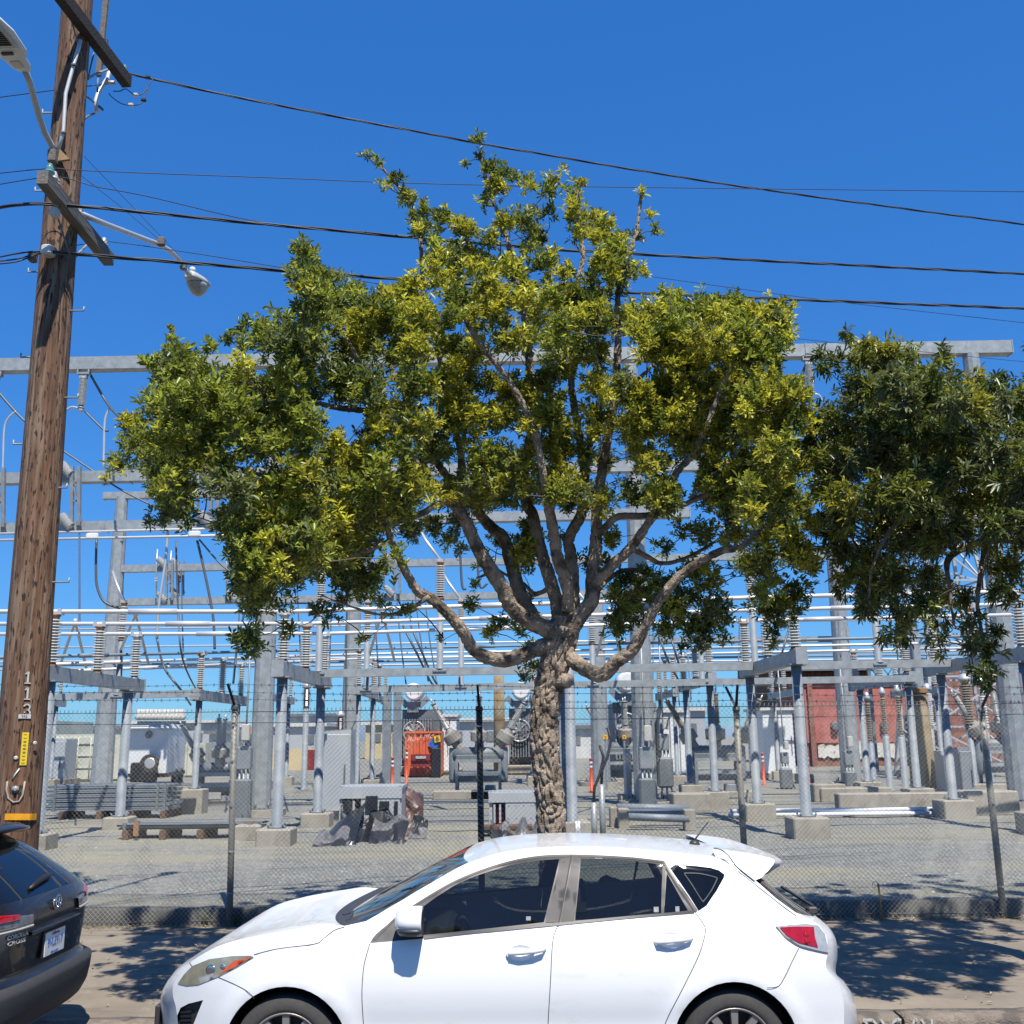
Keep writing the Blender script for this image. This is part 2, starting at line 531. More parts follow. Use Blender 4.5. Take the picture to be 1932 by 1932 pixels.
# ================================================================== chain-link fence with barbed wire
FY = 12.30
FT = P(966, 1337, FY).z      # top of the mesh
FB = .11
fence = thing('chain_link_fence', 'tall galvanised chain-link fence topped with three strands of barbed wire', 'fence', (0, FY, .1))
M['link'] = pm('galvanised_mesh_wire', (.46, .46, .42), .6, .0, .1, 3)
M['fpost'] = pm('weathered_fence_post', (.27, .26, .23), .6, .2, .15, 12)
M['fpostb'] = pm('black_fence_post', (.012, .012, .013), .5, 0, .2, 8)
x0, x1 = -7.6, 7.6
b = MB()
pit = .054
H = FT - FB
def seg(a, c, wd=.00155):
    d = (c - a)
    n = max(2, int(d.length / .22))
    b.tube([a.lerp(c, i / n) for i in range(n + 1)], wd, 3, False, False)
k = x0 - H
while k < x1:
    a, c = Vector((k, FY + .0018, FB)), Vector((k + H, FY + .0018, FT))
    if a.x < x0: a = Vector((x0, a.y, FB + (x0 - k)))
    if c.x > x1: c = Vector((x1, c.y, FB + (x1 - k)))
    if c.z - a.z > .05: seg(a, c)
    a, c = Vector((k + H, FY - .0018, FB)), Vector((k, FY - .0018, FT))
    if a.x > x1: a = Vector((x1, a.y, FB + (k + H - x1)))
    if c.x < x0: c = Vector((x0, c.y, FB + (k + H - x0)))
    if c.z - a.z > .05: seg(a, c)
    k += pit
pit = .05
# twisted ends along the top edge
k = x0
while k < x1:
    b.tube([(k - .007, FY, FT), (k + .006, FY, FT + .035)], .0022, 3, False)
    b.tube([(k + .007, FY, FT), (k - .006, FY, FT + .035)], .0022, 3, False)
    k += pit
tag(b.build('wire_mesh', M['link'], fence), kind='stuff')
for zz in (FT - .004, FT - .13, FB + .05):
    b = MB(); b.tube([(x0 + (x1 - x0) * i / 30, FY - .006, zz + .004 * math.sin(i * 1.7)) for i in range(31)], .004, 5, False)
    b.build('tension_wire', M['wire'], fence)
posts = [(-60, 1740, -48, 1335, 'fpost', 0), (433, 1740, 443, 1336, 'fpost', 1), (910, 1740, 904, 1338, 'fpostb', 2), (1412, 1740, 1389, 1338, 'fpost', 3), (1894, 1728, 1852, 1340, 'fpost', 1), (2390, 1726, 2330, 1340, 'fpost', 1)]
AT = Vector((0, -.24, .27))
arms = []
for (bx, by, tx, ty, mm, kind) in posts:
    t = P(tx, ty, FY + .035)
    base = P(bx, by, FY + .035); base.z = .1
    b = MB(); b.tube([base, base.lerp(t, .5), t], .037, 14)
    b.lathe(t, [(-.02, .046), (.0, .046), (.02, .044), (.035, .03), (.042, .012)], 12)
    po = b.build('post', M[mm], fence)
    if mm == 'fpostb': po['label'] = 'black fence post beside the tree trunk'
    lean = Vector(((.0, -.03, -.01, -.02, .035, .04)[posts.index((bx, by, tx, ty, mm, kind))], 0, 0))
    A = MB()
    for s in ((1, -1) if kind == 3 else (1,)):
        v = Vector((lean.x * (1 if s == 1 else 3), AT.y * s, AT.z))
        A.beam(t + Vector((0, 0, .02)), t + v, .028, .018, (0, 1, 0))
        if s == 1: arms.append((t + Vector((0, 0, .02)), t + v))
    A.build('barb_arm', M['fpostb'], po)
    for zz in (.35, .8, 1.3, 1.8, 2.2):
        c = base.lerp(t, zz / 2.4)
        b = MB(); b.lathe(c + Vector((0, 0, -.008)), [(0, .0395), (.016, .0395)], 12, caps=False)
        b.beam(c + Vector((.0, -.04, 0)), c + Vector((.0, -.05, 0)), .02, .02)
        b.build('post_tie', M['galv'], po)
for f in (.98, .66, .33):
    pts = []
    for i in range(len(arms) - 1):
        a, c = arms[i][0].lerp(arms[i][1], f), arms[i + 1][0].lerp(arms[i + 1][1], f)
        for j in range(16):
            t = j / 16
            pts.append(a.lerp(c, t) - Vector((0, 0, .03 * 4 * t * (1 - t) * (.6 + .4 * math.sin(i * 3 + f * 9)))))
    b = MB(); b.tube(pts, .0028, 4, False)
    for i in range(len(pts) - 1):
        p, q = pts[i], pts[i + 1]
        n = 2
        for j in range(n):
            c = p.lerp(q, (j + .3) / n)
            for s in range(3):
                d = Vector((rnd.uniform(-.4, .4), rnd.uniform(-1, 1), rnd.uniform(-1, 1))).normalized() * .022
                b.tube([c - d, c + d], .0022, 3, False)
    b.build('barbed_wire', M['wire'], fence)

# little yellow hose stub and padlock-like tie by the fence foot
M['hose'] = pm('faded_yellow_plastic', (.36, .27, .08), .7, 0, .3, 15)
hp = P(1664, 1732, 12.24); hp.z = .1
ht = thing('marker_stake', 'short faded yellow stake with wire loop at the fence foot', 'stake', hp)
b = MB(); b.tube([hp, P(1661, 1700, 12.24), P(1657, 1668, 12.24)], [.013, .011, .012], 8); b.build('stake', M['hose'], ht)
b = MB(); q = P(1657, 1668, 12.24); b.tube([q, q + Vector((-.02, 0, .03)), q + Vector((-.06, 0, .025)), q + Vector((-.065, 0, -.01))], .004, 6); b.build('wire_loop', M['galv'], ht)
# ================================================================== electricity substation behind the fence
YZ = .30
def ins(name, a, b, r, mat, parent, n=None, taper=1.0, caps=True, core=.55, cap_mat=None):
    """ribbed insulator from a to b"""
    a, b = Vector(a), Vector(b)
    L = (b - a).length
    ax = (b - a) / L
    n = n or max(6, int(L / .075))
    c0 = .07 * L if caps else 0
    prof = []
    st = (L - 2 * c0) / n
    prof.append((c0, r * core))
    for i in range(n):
        h = c0 + st * i
        q = 1 + (taper - 1) * i / n
        prof += [(h + st * .15, r * q), (h + st * .42, r * q * .96), (h + st * .62, r * core * q), (h + st * .98, r * core * q)]
    o = MB().lathe(a, prof, 12, ax, smooth=False).build(name, M[mat], parent)
    if caps:
        e = MB().lathe(a, [(-.01, r * .8), (c0 * .4, r * .8), (c0 * .5, r * .62), (c0 + .01, r * .6)], 10, ax)
        e.build('cap', M[cap_mat or 'galv'], o)
        e = MB().lathe(b - ax * c0, [(-.01, r * .6), (c0 * .5, r * .62), (c0 * .6, r * .8), (c0 + .01, r * .8)], 10, ax)
        e.build('cap', M[cap_mat or 'galv'], o)
    return o

def gpost(mb, base, top, r, n=14):
    base, top = Vector(base), Vector(top)
    mb.lathe(base, [(0, r * 1.7), (.03, r * 1.7), (.031, r), ((top - base).length, r)], n)

BUSPT = {'A': [], 'B': [], 'C': [], 'D': [], 'E': [], 'F': []}
def frame(xa, y_base, y_top, x_ped, y_ped, keys, label, r=.10, sp=2.1, ped=.8, ph=.5, bw=.17, rust=(1,), dirt=False, near_ped=True):
    g = PZ(x_ped, y_ped, YZ)
    Yn = g.y + ped / 2
    A = P(xa, y_base, Yn)
    X, zb = A.x, A.z
    h = .26
    hi = (P(xa, y_top, Yn).z - zb)
    t = thing('bus_support', label, 'bus support', (X, Yn, YZ), 'steel bus supports on concrete pedestals')
    b = MB()
    b.beam((X, Yn - .42, zb - h / 2), (X, Yn + 2 * sp + .42, zb - h / 2), bw, h)
    for yy in (Yn - .43, Yn + 2 * sp + .43): b.box((X, yy, zb - h / 2), (bw + .05, .02, h + .05))
    b.build('crossbeam', M['galv'], t)
    for yy in (Yn, Yn + 2 * sp - .3):
        p = MB(); gpost(p, (X, yy, YZ + ph), (X, yy, zb - h - .03), r)
        p.cbox((X, yy, zb - h - .015), (bw + .16, .34, .03), .005)
        for sx in (-1, 1):
            for sy in (-1, 1): p.lathe((X + sx * r * 1.35, yy + sy * r * 1.35, YZ + ph + .03), [(0, .018), (.05, .018)], 6)
        p.build('post', M['steel'], t)
        q = MB(); q.cbox((X, yy, YZ + ph / 2 - .05), (ped, ped, ph + .1), .025); q.build('pedestal', M['conc'], t)
    for i, k in enumerate(keys):
        yy = Yn + sp * i
        o = ins('insulator', (X, yy, zb), (X, yy, zb + hi), .125 if r > .09 else .11, 'porc', t, 15, cap_mat='rust' if i in rust else 'galv')
        q = MB(); q.box((X, yy, zb + hi + .02), (.26, .14, .05)); q.box((X - .09, yy, zb + hi + .055), (.06, .16, .11)); q.box((X + .09, yy, zb + hi + .055), (.06, .16, .11)); q.build('bus_clamp', M['alum'], t)
        BUSPT[k].append(Vector((X, yy, zb + hi + .06)))
    return t

frame(97, 1257, 1160, 98, 1606, 'ABC', 'grey bus support seen just right of the wooden pole, carrying three ribbed insulators', rust=(0, 1), ped=.55, ph=.28)
frame(534, 1250, 1160, 534, 1598, 'ABC', 'grey bus support between the left fence post and the silver tarp heap', rust=(1,), ped=.62, ph=.30)
frame(1500, 1227, 1131, 1520, 1585, 'ABC', 'grey bus support on a large pedestal in front of the white pipes', rust=(0, 2), ped=.66, ph=.38)
frame(1928, 1222, 1122, 1965, 1578, 'ABC', 'grey bus support at the right edge with wet-stained pedestal', ped=.7, ph=.4)
frame(377, 1302, 1236, 370, 1536, 'DEF', 'grey bus support left of the tall column, beyond the stacked steel beams', r=.085, ped=.6, ph=.62, rust=(0,))
frame(677, 1296, 1228, 676, 1500, 'DEF', 'slim grey bus support just right of the flat grey cabinet', r=.085, ped=.6, ph=.35, rust=(0, 1))
frame(1338, 1272, 1215, 1350, 1526, 'DEF', 'grey bus support on a tall pale pedestal right of the breaker with yellow sign', r=.10, ped=.62, ph=.42, rust=(0, 1))
frame(1711, 1270, 1207, 1730, 1522, 'DEF', 'grey bus support beside the thick rust-stained column', r=.10, ped=.66, ph=.45, rust=(0, 2))

def bus(pts, r, mat, label, sleeve=True):
    pts = [Vector(p) for p in pts]
    a = pts[0] + (pts[0] - pts[1]).normalized() * 7
    c = pts[-1] + (pts[-1] - pts[-2]).normalized() * 6
    t = thing('bus_tube', label, 'bus tube', pts[0], 'tubular busbars')
    b = MB(); b.tube([a] + pts + [c], r, 10); b.build('tube', M[mat], t)
    if sleeve:
        full = [a] + pts + [c]
        for p, q in zip(full[:-1], full[1:]):
            b = MB(); m0 = p.lerp(q, .42); d = (q - p).normalized()
            b.tube([m0 - d * .45, m0 + d * .45], r * 1.32, 10); b.build('sleeve', M[mat], t)
rows = {'A': ('busal', 'bright tubular busbar on the front insulators, highest and nearest of its row'), 'B': ('busal', 'bright tubular busbar on the middle insulators of the front row'), 'C': ('busal', 'bright tubular busbar on the rear insulators of the front row'),
        'D': ('busdk', 'dark grey-blue tubular busbar behind the front row of insulators'), 'E': ('busal', 'thin bright busbar just under the dark grey-blue one'), 'F': ('busal', 'thin bright busbar lowest of the far row of three')}
for k, (mm, lb) in rows.items():
    bus(BUSPT[k], .042 if k in 'ABC' else .04, mm, lb)

# long beams that tie the supports together, with tall switch posts on them
def longbeam(x0, y0, x1, y1, Y, th, label, Y1=None):
    o = MB().beam(P(x0, y0, Y), P(x1, y1, Y1 or Y), .16, th).build('tie_beam', M['galv'], None, P(x0, y0, Y))
    tag(o, label, 'beam', 'long tie beams')
longbeam(604, 1271, 1432, 1257, 22.7, .17, 'long pale steel beam passing behind the tree trunk above the red container')
longbeam(1436, 1258, 1925, 1248, 22.9, .17, 'long pale steel beam above the red brick wall')
longbeam(676, 1301, 1330, 1287, 26.8, .17, 'lower steel beam running behind the trunk, above the big bushings')
longbeam(1325, 1287, 1730, 1280, 27.2, .17, 'lower steel beam in front of the red painted wall top')
longbeam(84, 1316, 380, 1308, 26.0, .17, 'steel beam crossing in front of the white cargo trailer roof')
def tallpost(x, yb, ym, yi, Y, label, r=.075):
    b0 = P(x, yb, Y)
    t = thing('switch_post', label, 'switch post', b0, 'round posts topped with insulators')
    p = P(x, ym, Y); p.x = b0.x
    q = P(x, yi, Y); q.x = b0.x
    b = MB(); gpost(b, b0, p, r); b.cbox(b0 + Vector((0, 0, -.03)), (.3, .22, .06), .01); b.build('tube', M['steel'], t)
    ins('insulator', p, q, .11, 'porc', t, 14, cap_mat='rust')
    b = MB(); b.box(q + Vector((0, 0, .03)), (.12, .12, .08)); b.tube([q + Vector((0, 0, .05)), q + Vector((-.35, .3, .55)), q + Vector((-.55, .5, .9))], .035, 8); b.build('terminal', M['alum'], t)
tallpost(601, 1268, 1135, 1068, 22.7, 'tall switch post left of centre, half hidden by hanging leaves')
tallpost(830, 1263, 1130, 1061, 22.7, 'tall switch post under the lowest left limb of the tree')
tallpost(1425, 1255, 1116, 1050, 22.8, 'tall switch post behind the right side of the tree crown')
tallpost(1658, 1251, 1120, 1050, 22.9, 'tall switch post in front of the red brick wall')
tallpost(870, 1294, 1198, 1135, 26.8, 'smaller switch post above the angled brown bushing')
tallpost(691, 1300, 1203, 1137, 26.8, 'smaller switch post right of the slim bus support')
tallpost(222, 1312, 1208, 1138, 26.0, 'smaller switch post in front of the far left column')
tallpost(1325, 1284, 1224, 1160, 27.2, 'smaller switch post behind the right limb of the tree')
tallpost(1119, 1290, 1215, 1150, 26.8, 'smaller switch post just right of the tree fork')

# a further row of supports and tubes deeper in the yard
def far_row():
    src = [o for o in bpy.data.objects if o.name.startswith('bus_support') and o.parent is None]
    src = {o['label']: o for o in src}
    s4 = [o for l, o in src.items() if 'slim' in l][0]
    spots = [(-19.5, 40.5, 'far small bus support left of the cargo trailer'), (-9.6, 40.5, 'far small bus support between the massive left column and the grey cabinet'), (-5.7, 42, 'far small bus support between the two flat uprights and the grey cabinet'), (.8, 42, 'far small bus support behind the tree trunk'), (6.3, 41, 'far small bus support behind the yellow-signed column'), (11.2, 41, 'far small bus support behind the white enclosure with tall doors'), (16.6, 41, 'far small bus support before the brick wall'), (21.5, 41, 'far small bus support at the far right')]
    for x, y, lb in spots:
        c = copy_tree(s4); c.location = (x, y, YZ); c['label'] = lb; c['group'] = 'far bus supports'
    top = max((s4.matrix_world @ Vector(v)).z for ch in s4.children if ch.name.startswith('bus_clamp') for v in ch.bound_box) if False else None
far_row()
zt_ = {k: max(p.z for p in BUSPT[k]) for k in 'DEF'}
for i, (Y, dz, lb) in enumerate(((40.6, 0, 'thin far busbar, upper of the three deepest'), (42.6, 0, 'thin far busbar, middle of the three deepest'), (44.8, 0, 'thin far busbar, lowest of the three deepest'), (50, 1.4, 'very thin high far tube beyond the columns'), (53, 2.6, 'highest very thin far tube beyond the columns'))):
    t = thing('bus_tube', lb, 'bus tube', (-22, Y, 4), 'tubular busbars')
    z = zt_['E'] + dz
    MB().tube([(-24, Y, z), (0, Y + .3, z + .06), (28, Y + .6, z + .1)], .045, 8).build('tube', M['busal' if i != 1 else 'busdk'], t)

# big gantry: tapered columns and square beams
def column(x0, y0, x1, y1, Y, r0, r1, label, base_z=YZ, stub=True, mat='galv', n=12):
    b0 = P(x0, y0, Y); t0 = P(x1, y1, Y)
    b0 = Vector((t0.x + (b0.x - t0.x) * 1.0, Y, base_z))
    t0.x = b0.x
    t = thing('steel_column', label, 'column', b0, 'tall tapered steel columns')
    a = math.pi / n
    q = Matrix.Rotation(a, 3, 'Z')
    rings = []
    for f in (0, .25, .5, .75, 1):
        rr = r0 + (r1 - r0) * f
        c = b0.lerp(t0, f)
        rings.append([c + q @ Vector((math.cos(2 * math.pi * k / n) * rr, math.sin(2 * math.pi * k / n) * rr, 0)) for k in range(n)])
    MB().rings(rings, True, False).build('shaft', M[mat], t)
    b = MB(); b.lathe(b0 - Vector((0, 0, .1)), [(0, r0 * 2.3), (.25, r0 * 2.3)], 24, smooth=False); b.build('footing', M['conc'], t)
    b = MB()
    b.lathe(b0 + Vector((0, 0, .15)), [(0, r0 * 1.7), (.05, r0 * 1.7)], 20, smooth=False)
    for k in range(8): b.lathe(b0 + Vector((math.cos(k * .785) * r0 * 1.45, math.sin(k * .785) * r0 * 1.45, .2)), [(0, .03), (.12, .03)], 6)
    b.build('base_plate', M['dsteel'], t)
    if stub:
        for f in (.62, .86):
            c = b0.lerp(t0, f); rr = r0 + (r1 - r0) * f
            b = MB(); b.beam(c + Vector((rr * .7, -rr * .6, -.25)), c + Vector((rr * .7, -rr * .6, .2)), .16, .1, (1, 0, 0)); b.build('bracket', M['galv'], t)
    return t
GY = 27.0
column(489, 1528, 497, 690, GY, .29, .20, 'massive tapered column behind the left fence post with orange sign', )
column(1219, 1512, 1203, 672, GY + 1.5, .32, .22, 'massive tapered column right of the trunk with yellow number sign')
column(1925, 1500, 1874, 668, GY, .30, .22, 'massive tapered column at the right edge carrying the top gantry beam')
column(192, 1466, 212, 938, 41, .42, .24, 'tall tapered column behind the white cargo trailer')
column(660, 1452, 676, 1060, 41, .40, .27, 'tall tapered column behind the flat grey cabinet')
column(1133, 1440, 1120, 1060, 41, .38, .27, 'tapered column just right of the twin pipes beside the trunk')
column(1606, 1462, 1566, 1030, 38, .36, .27, 'tapered column standing before the red painted wall')
def gbeam(x0, y0, x1, y1, Y, w, h, label, ends=True):
    a, c = P(x0, y0, Y), P(x1, y1, Y)
    t = thing('gantry_beam', label, 'beam', a, 'horizontal gantry beams')
    MB().beam(a, c, w, h).build('box_girder', M['galv'], t)
    if ends:
        d = (c - a).normalized()
        for p in (a, c):
            b = MB(); b.beam(p - d * .012, p + d * .012, w + .03, h + .03); b.build('end_plate', M['galv'], t)
    for f in (.18, .5, .8):
        p = a.lerp(c, f); d = (c - a).normalized()
        b = MB(); b.beam(p - d * .01, p + d * .01, w + .05, h + .05); b.build('splice', M['galv'], t)
    return t
gbeam(-40, 692, 1905, 657, GY, .34, .36, 'topmost long galvanised gantry beam behind the tree crown')
gbeam(-40, 905, 1552, 874, GY, .30, .30, 'second galvanised gantry beam, level with the middle of the crown')
gbeam(-40, 999, 1300, 968, GY, .30, .26, 'third galvanised gantry beam, just above the two thin tubes')
gbeam(197, 936, 640, 928, 41, .3, .28, 'far short gantry beam resting on the column behind the trailer')
gbeam(218, 1074, 1560, 1047, 41, .3, .28, 'far gantry beam carrying the upper ends of the white switches')
gbeam(216, 1137, 1200, 1119, 41, .3, .27, 'far gantry beam carrying the lower ends of the white switches')
gbeam(1180, 1210, 1590, 1206, 39, .25, .22, 'dark far beam behind the hanging leaves on the right', ends=False)

# suspension insulators below the top beam with their dropper cables
def hang(x, y0, y1, Y, label):
    a, b = P(x, y0, Y - .1), P(x, y1, Y - .1); b.x = a.x
    t = thing('hanging_insulator', label, 'insulator', a, 'insulators hanging below the top gantry beam')
    q = MB(); q.box(a + Vector((0, 0, .04)), (.34, .16, .05)); q.box(a + Vector((-.15, 0, .1)), (.04, .14, .12)); q.box(a + Vector((.15, 0, .1)), (.04, .14, .12)); q.box(a + Vector((0, 0, -.04)), (.2, .12, .12)); q.build('hanger', M['galv'], t)
    ins('sheds', a - Vector((0, 0, .08)), b, .11, 'porcw', t, 19)
    q = MB(); q.sphere(b - Vector((0, 0, .05)), .08, 8); q.build('clamp', M['alum'], t)
    return b
h1 = hang(158, 708, 770, GY, 'white ribbed insulator under the top beam just right of the wooden pole')
h2 = hang(1525, 682, 742, GY, 'white ribbed insulator under the top beam between the two trees')
h3 = hang(-8, 712, 776, GY, 'white ribbed insulator under the top beam left of the wooden pole')
h4 = hang(655, 700, 762, GY, 'white ribbed insulator under the top beam hidden by the left of the crown')
h5 = hang(1790, 678, 740, GY, 'white ribbed insulator under the top beam behind the dark tree')

def cable(pts, r, label, Y=GY, mat='wire', name='dropper_cable', cat='cable', grp='dropper cables of the substation'):
    q = [P(p[0], p[1], p[2] if len(p) > 2 else Y) for p in pts]
    # smooth the path
    out = []
    for i in range(len(q) - 1):
        p0, p1, p2, p3 = q[max(i - 1, 0)], q[i], q[i + 1], q[min(i + 2, len(q) - 1)]
        for j in range(5):
            t = j / 5
            out.append(.5 * ((2 * p1) + (p2 - p0) * t + (2 * p0 - 5 * p1 + 4 * p2 - p3) * t * t + (3 * p1 - p0 - 3 * p2 + p3) * t ** 3))
    out.append(q[-1])
    o = MB().tube(out, r, 6).build(name, M[mat], None, q[0])
    tag(o, label, cat, grp)
    return o
C = cable
C([(170, 706), (205, 765), (240, 800, 24), (262, 820, 24)], .035, 'dark cable slanting down right from the insulator beside the wooden pole')
C([(158, 774), (135, 768), (118, 782), (110, 800)], .03, 'pale curved jumper from the insulator toward the wooden pole', mat='alum')
C([(160, 776), (195, 810), (205, 812)], .03, 'short dark cable joining the insulator to a drop clamp')
C([(208, 768), (200, 785), (197, 805), (196, 850), (195, 882)], .035, 'pale pipe hanging from the slanting cable down to the second beam', mat='alum')
C([(-20, 720), (30, 778), (60, 806)], .035, 'dark cable slanting down at the far left of the picture')
C([(30, 776), (15, 790), (8, 810), (6, 860), (5, 890)], .03, 'pale pipe at the far left hanging down to the second beam', mat='alum')
C([(115, 848), (170, 885), (230, 925), (300, 960)], .028, 'dark cable running down right past the second beam')
C([(182, 1018), (181, 1075), (184, 1110), (200, 1138), (240, 1150)], .035, 'dark cable curving down to the first tube at left')
C([(372, 1020), (385, 1075), (400, 1150), (404, 1190), (405, 1225)], .035, 'dark cable dropping from the white clamp to the dark busbar')
C([(318, 985), (312, 1060), (300, 1140), (296, 1205)], .04, 'pale pipe dropping past the far gantry beams', mat='alum')
C([(376, 1018), (420, 1068), (450, 1085)], .025, 'thin dark cable slanting right from the white clamp')
C([(296, 1205), (310, 1260), (340, 1300), (360, 1330, 33)], .03, 'cable sagging down to the left breaker bushing')
C([(332, 1020), (336, 1150), (345, 1245), (375, 1310, 33)], .025, 'thin cable dropping straight to the left breaker')
C([(463, 1150), (450, 1200), (445, 1240), (440, 1290)], .03, 'dark cable beside the massive left column')
C([(1520, 690), (1505, 728), (1500, 745)], .04, 'dark cable slanting left from the insulator between the trees')
C([(1527, 748), (1510, 775), (1500, 800)], .03, 'dark jumper curving down between the two trees')
C([(1530, 745), (1545, 745), (1556, 765)], .022, 'pale curved jumper right of the insulator between the trees', mat='alum')
C([(760, 1180), (790, 1240), (815, 1290, 30), (835, 1300, 30)], .03, 'cable reaching the left angled bushing near the red container')
C([(775, 1180), (800, 1240), (822, 1288, 30), (838, 1302, 30)], .03, 'twin cable reaching the left angled bushing near the red container')
C([(1240, 1190), (1262, 1250), (1285, 1290, 33), (1296, 1305, 33)], .03, 'cable slanting down to the bushing right of the trunk')
C([(1262, 1190), (1280, 1250), (1292, 1285, 33), (1300, 1302, 33)], .03, 'second cable slanting down to the bushing right of the trunk')
C([(1490, 1180), (1470, 1250), (1455, 1290, 33), (1448, 1300, 33)], .03, 'cable slanting left to the bushing before the red wall')
C([(655, 1120), (653, 1250), (652, 1400)], .03, 'dark vertical cable left of the far column', Y=36)
C([(900, 1030), (905, 1105), (920, 1100)], .03, 'looped dark cable under the tree', Y=25)
C([(868, 1035), (872, 1105), (880, 1110)], .03, 'dark hanging loop beside the tall switch post', Y=25)
C([(1860, 1120), (1862, 1200), (1870, 1290, 30)], .03, 'cable hanging at the right edge below the dark tree')
V = lambda x, y0, y1, Y0, Y1, lb, r=.022, dx=0, mat='wire': cable([(x, y0, Y0), (x + dx * .4, y0 + (y1 - y0) * .5, (Y0 + Y1) / 2), (x + dx, y1, Y1)], r, lb, mat=mat)
V(150, 998, 1180, 27, 22, 'thin dropper just right of the wooden pole, below the third beam')
V(232, 945, 1130, 41, 41, 'thin dropper along the far left column', .025)
V(342, 1075, 1240, 40, 27, 'thin dropper beside the left white switch', dx=4)
V(456, 1070, 1255, 40, 26, 'thin dropper left of the massive left column', dx=-12)
V(560, 1075, 1245, 40, 26, 'thin dropper crossing the middle busbars left of the hanging leaves', dx=8)
V(627, 1080, 1260, 40, 27, 'thin dropper between the tall switch post and the far column', dx=-6)
V(706, 1100, 1300, 38, 27, 'pair-like dropper left of the slanted pipe pair', dx=10)
V(748, 1120, 1290, 36, 30, 'thin dropper right of the slanted pipe pair', dx=18)
V(782, 1110, 1285, 36, 30, 'thin dropper under the low left limb, left one', dx=26)
V(800, 1110, 1288, 36, 31, 'thin dropper under the low left limb, right one', dx=24)
V(1232, 1080, 1300, 36, 33, 'thin dropper in front of the yellow-signed column', .02)
V(1268, 1150, 1330, 36, 34, 'thin dropper right of the yellow-signed column', dx=14)
V(1294, 1160, 1320, 36, 34, 'second thin dropper right of the yellow-signed column', dx=10)
V(1395, 1180, 1330, 36, 34, 'thin dropper behind the rear insulator of the right support', dx=-4)
V(1470, 1120, 1290, 36, 30, 'thin dropper left of the right front support', dx=-20)
V(1580, 1080, 1240, 37, 35, 'thin dropper by the column before the red wall', dx=6)
V(1690, 1160, 1300, 33, 33, 'thin dropper below the hanging dark leaves', dx=8)
V(1838, 1130, 1290, 34, 34, 'thin dropper above the amber bushing', dx=-6)
V(60, 1010, 1180, 27, 24, 'thin dropper left of the wooden pole', dx=6)
for (ax, ay, l, lo, r, ro, lb) in ((142, 1172, 109, 1268, 163, 1262, 'slanted pipe pair like a letter A near the wooden pole'), (256, 1158, 222, 1240, 280, 1252, 'slanted pipe pair like a letter A beside the far left column'), (721, 1154, 698, 1232, 744, 1246, 'slanted pipe pair like a letter A under the left limb'), (1150, 1150, 1126, 1235, 1172, 1240, 'slanted pipe pair like a letter A right of the fork')):
    t = thing('riser_pair', lb, 'pipe', P(ax, ay, 23.6), 'slanted riser pipes between busbars')
    for (x, y) in ((l, lo), (r, ro)):
        MB().tube([P(ax, ay, 23.6), P(x, y, 26.5)], .035, 8).build('riser', M['busal'], t)
    MB().sphere(P(ax, ay, 23.6), .07, 8).build('clamp', M['alum'], t)
for y0, y1, lb in ((1008, 990, 'thin bright tube right below the third gantry beam'), (1020, 1004, 'second thin tube below the third gantry beam, with white clamps')):
    t = thing('bus_tube', lb, 'bus tube', P(-40, y0, GY), 'tubular busbars')
    MB().tube([P(-40, y0, GY - .3), P(760, y1 - 1, GY - .3)], .035, 8).build('tube', M['busal'], t)
    if y0 > 1010:
        for x in (175, 368, 590):
            q = P(x, y0 - 16 * x / 760 - 4, GY - .3)
            b = MB(); b.cbox(q, (.32, .2, .16), .03); b.build('clamp', M['white'], t)

# vertical disconnect switches
def switch(x, yt, yb, Y, s, label):
    a, c = P(x, yt, Y), P(x, yb, Y)
    t = thing('disconnect_switch', label, 'switch', a, 'white disconnect switches')
    w = 20 * s * mpp(Y, 9)
    dx = Vector((1, 0, 0))
    b = MB()
    for o in (.9, 1.45):
        b.beam(a + dx * w * o + Vector((0, 0, .1)), c + dx * w * o - Vector((0, 0, .1)), .09, .09)
    b.beam(a + dx * w * .8, c + dx * w * 1.6, .05, .05)
    for f in (.3, .6): b.beam(a.lerp(c, f) + dx * w * .9, a.lerp(c, f) + dx * w * 1.45, .05, .05)
    b.build('frame', M['steel'], t)
    for p in (a, c):
        ins('insulator', p + dx * w * .85 - Vector((0, 0, .12)), p + dx * w * .05 + Vector((0, 0, .18)), .13, 'porcw', t, 12, caps=False)
    b = MB(); b.tube([a + dx * w * .02 + Vector((0, -.05, .55)), a + Vector((0, -.05, -.1)), c + Vector((0, -.05, .1))], .03, 6)
    for f in (.45, .52): b.box(a.lerp(c, f) + Vector((0, -.05, 0)), (.14, .1, .05))
    b.build('blade', M['alum'], t)
switch(296, 1062, 1128, 40.6, 1, 'white disconnect switch on the far beams, left of the two beside the crown')
switch(428, 1060, 1126, 40.6, 1, 'white disconnect switch on the far beams, touching the crown')
switch(322, 1064, 1120, 41.4, .8, 'dark small switch behind the left white disconnect switch')
switch(725, 1055, 1116, 40.6, 1, 'white disconnect switch hidden behind the low left leaves')
switch(113, 887, 985, 26.7, 1.25, 'large white disconnect switch between the second and third beams beside the pole')
switch(-30, 890, 988, 26.7, 1.25, 'large white disconnect switch at the far left edge')
switch(375, 888, 980, 26.7, 1.25, 'large white disconnect switch hidden by the left arm of the crown')

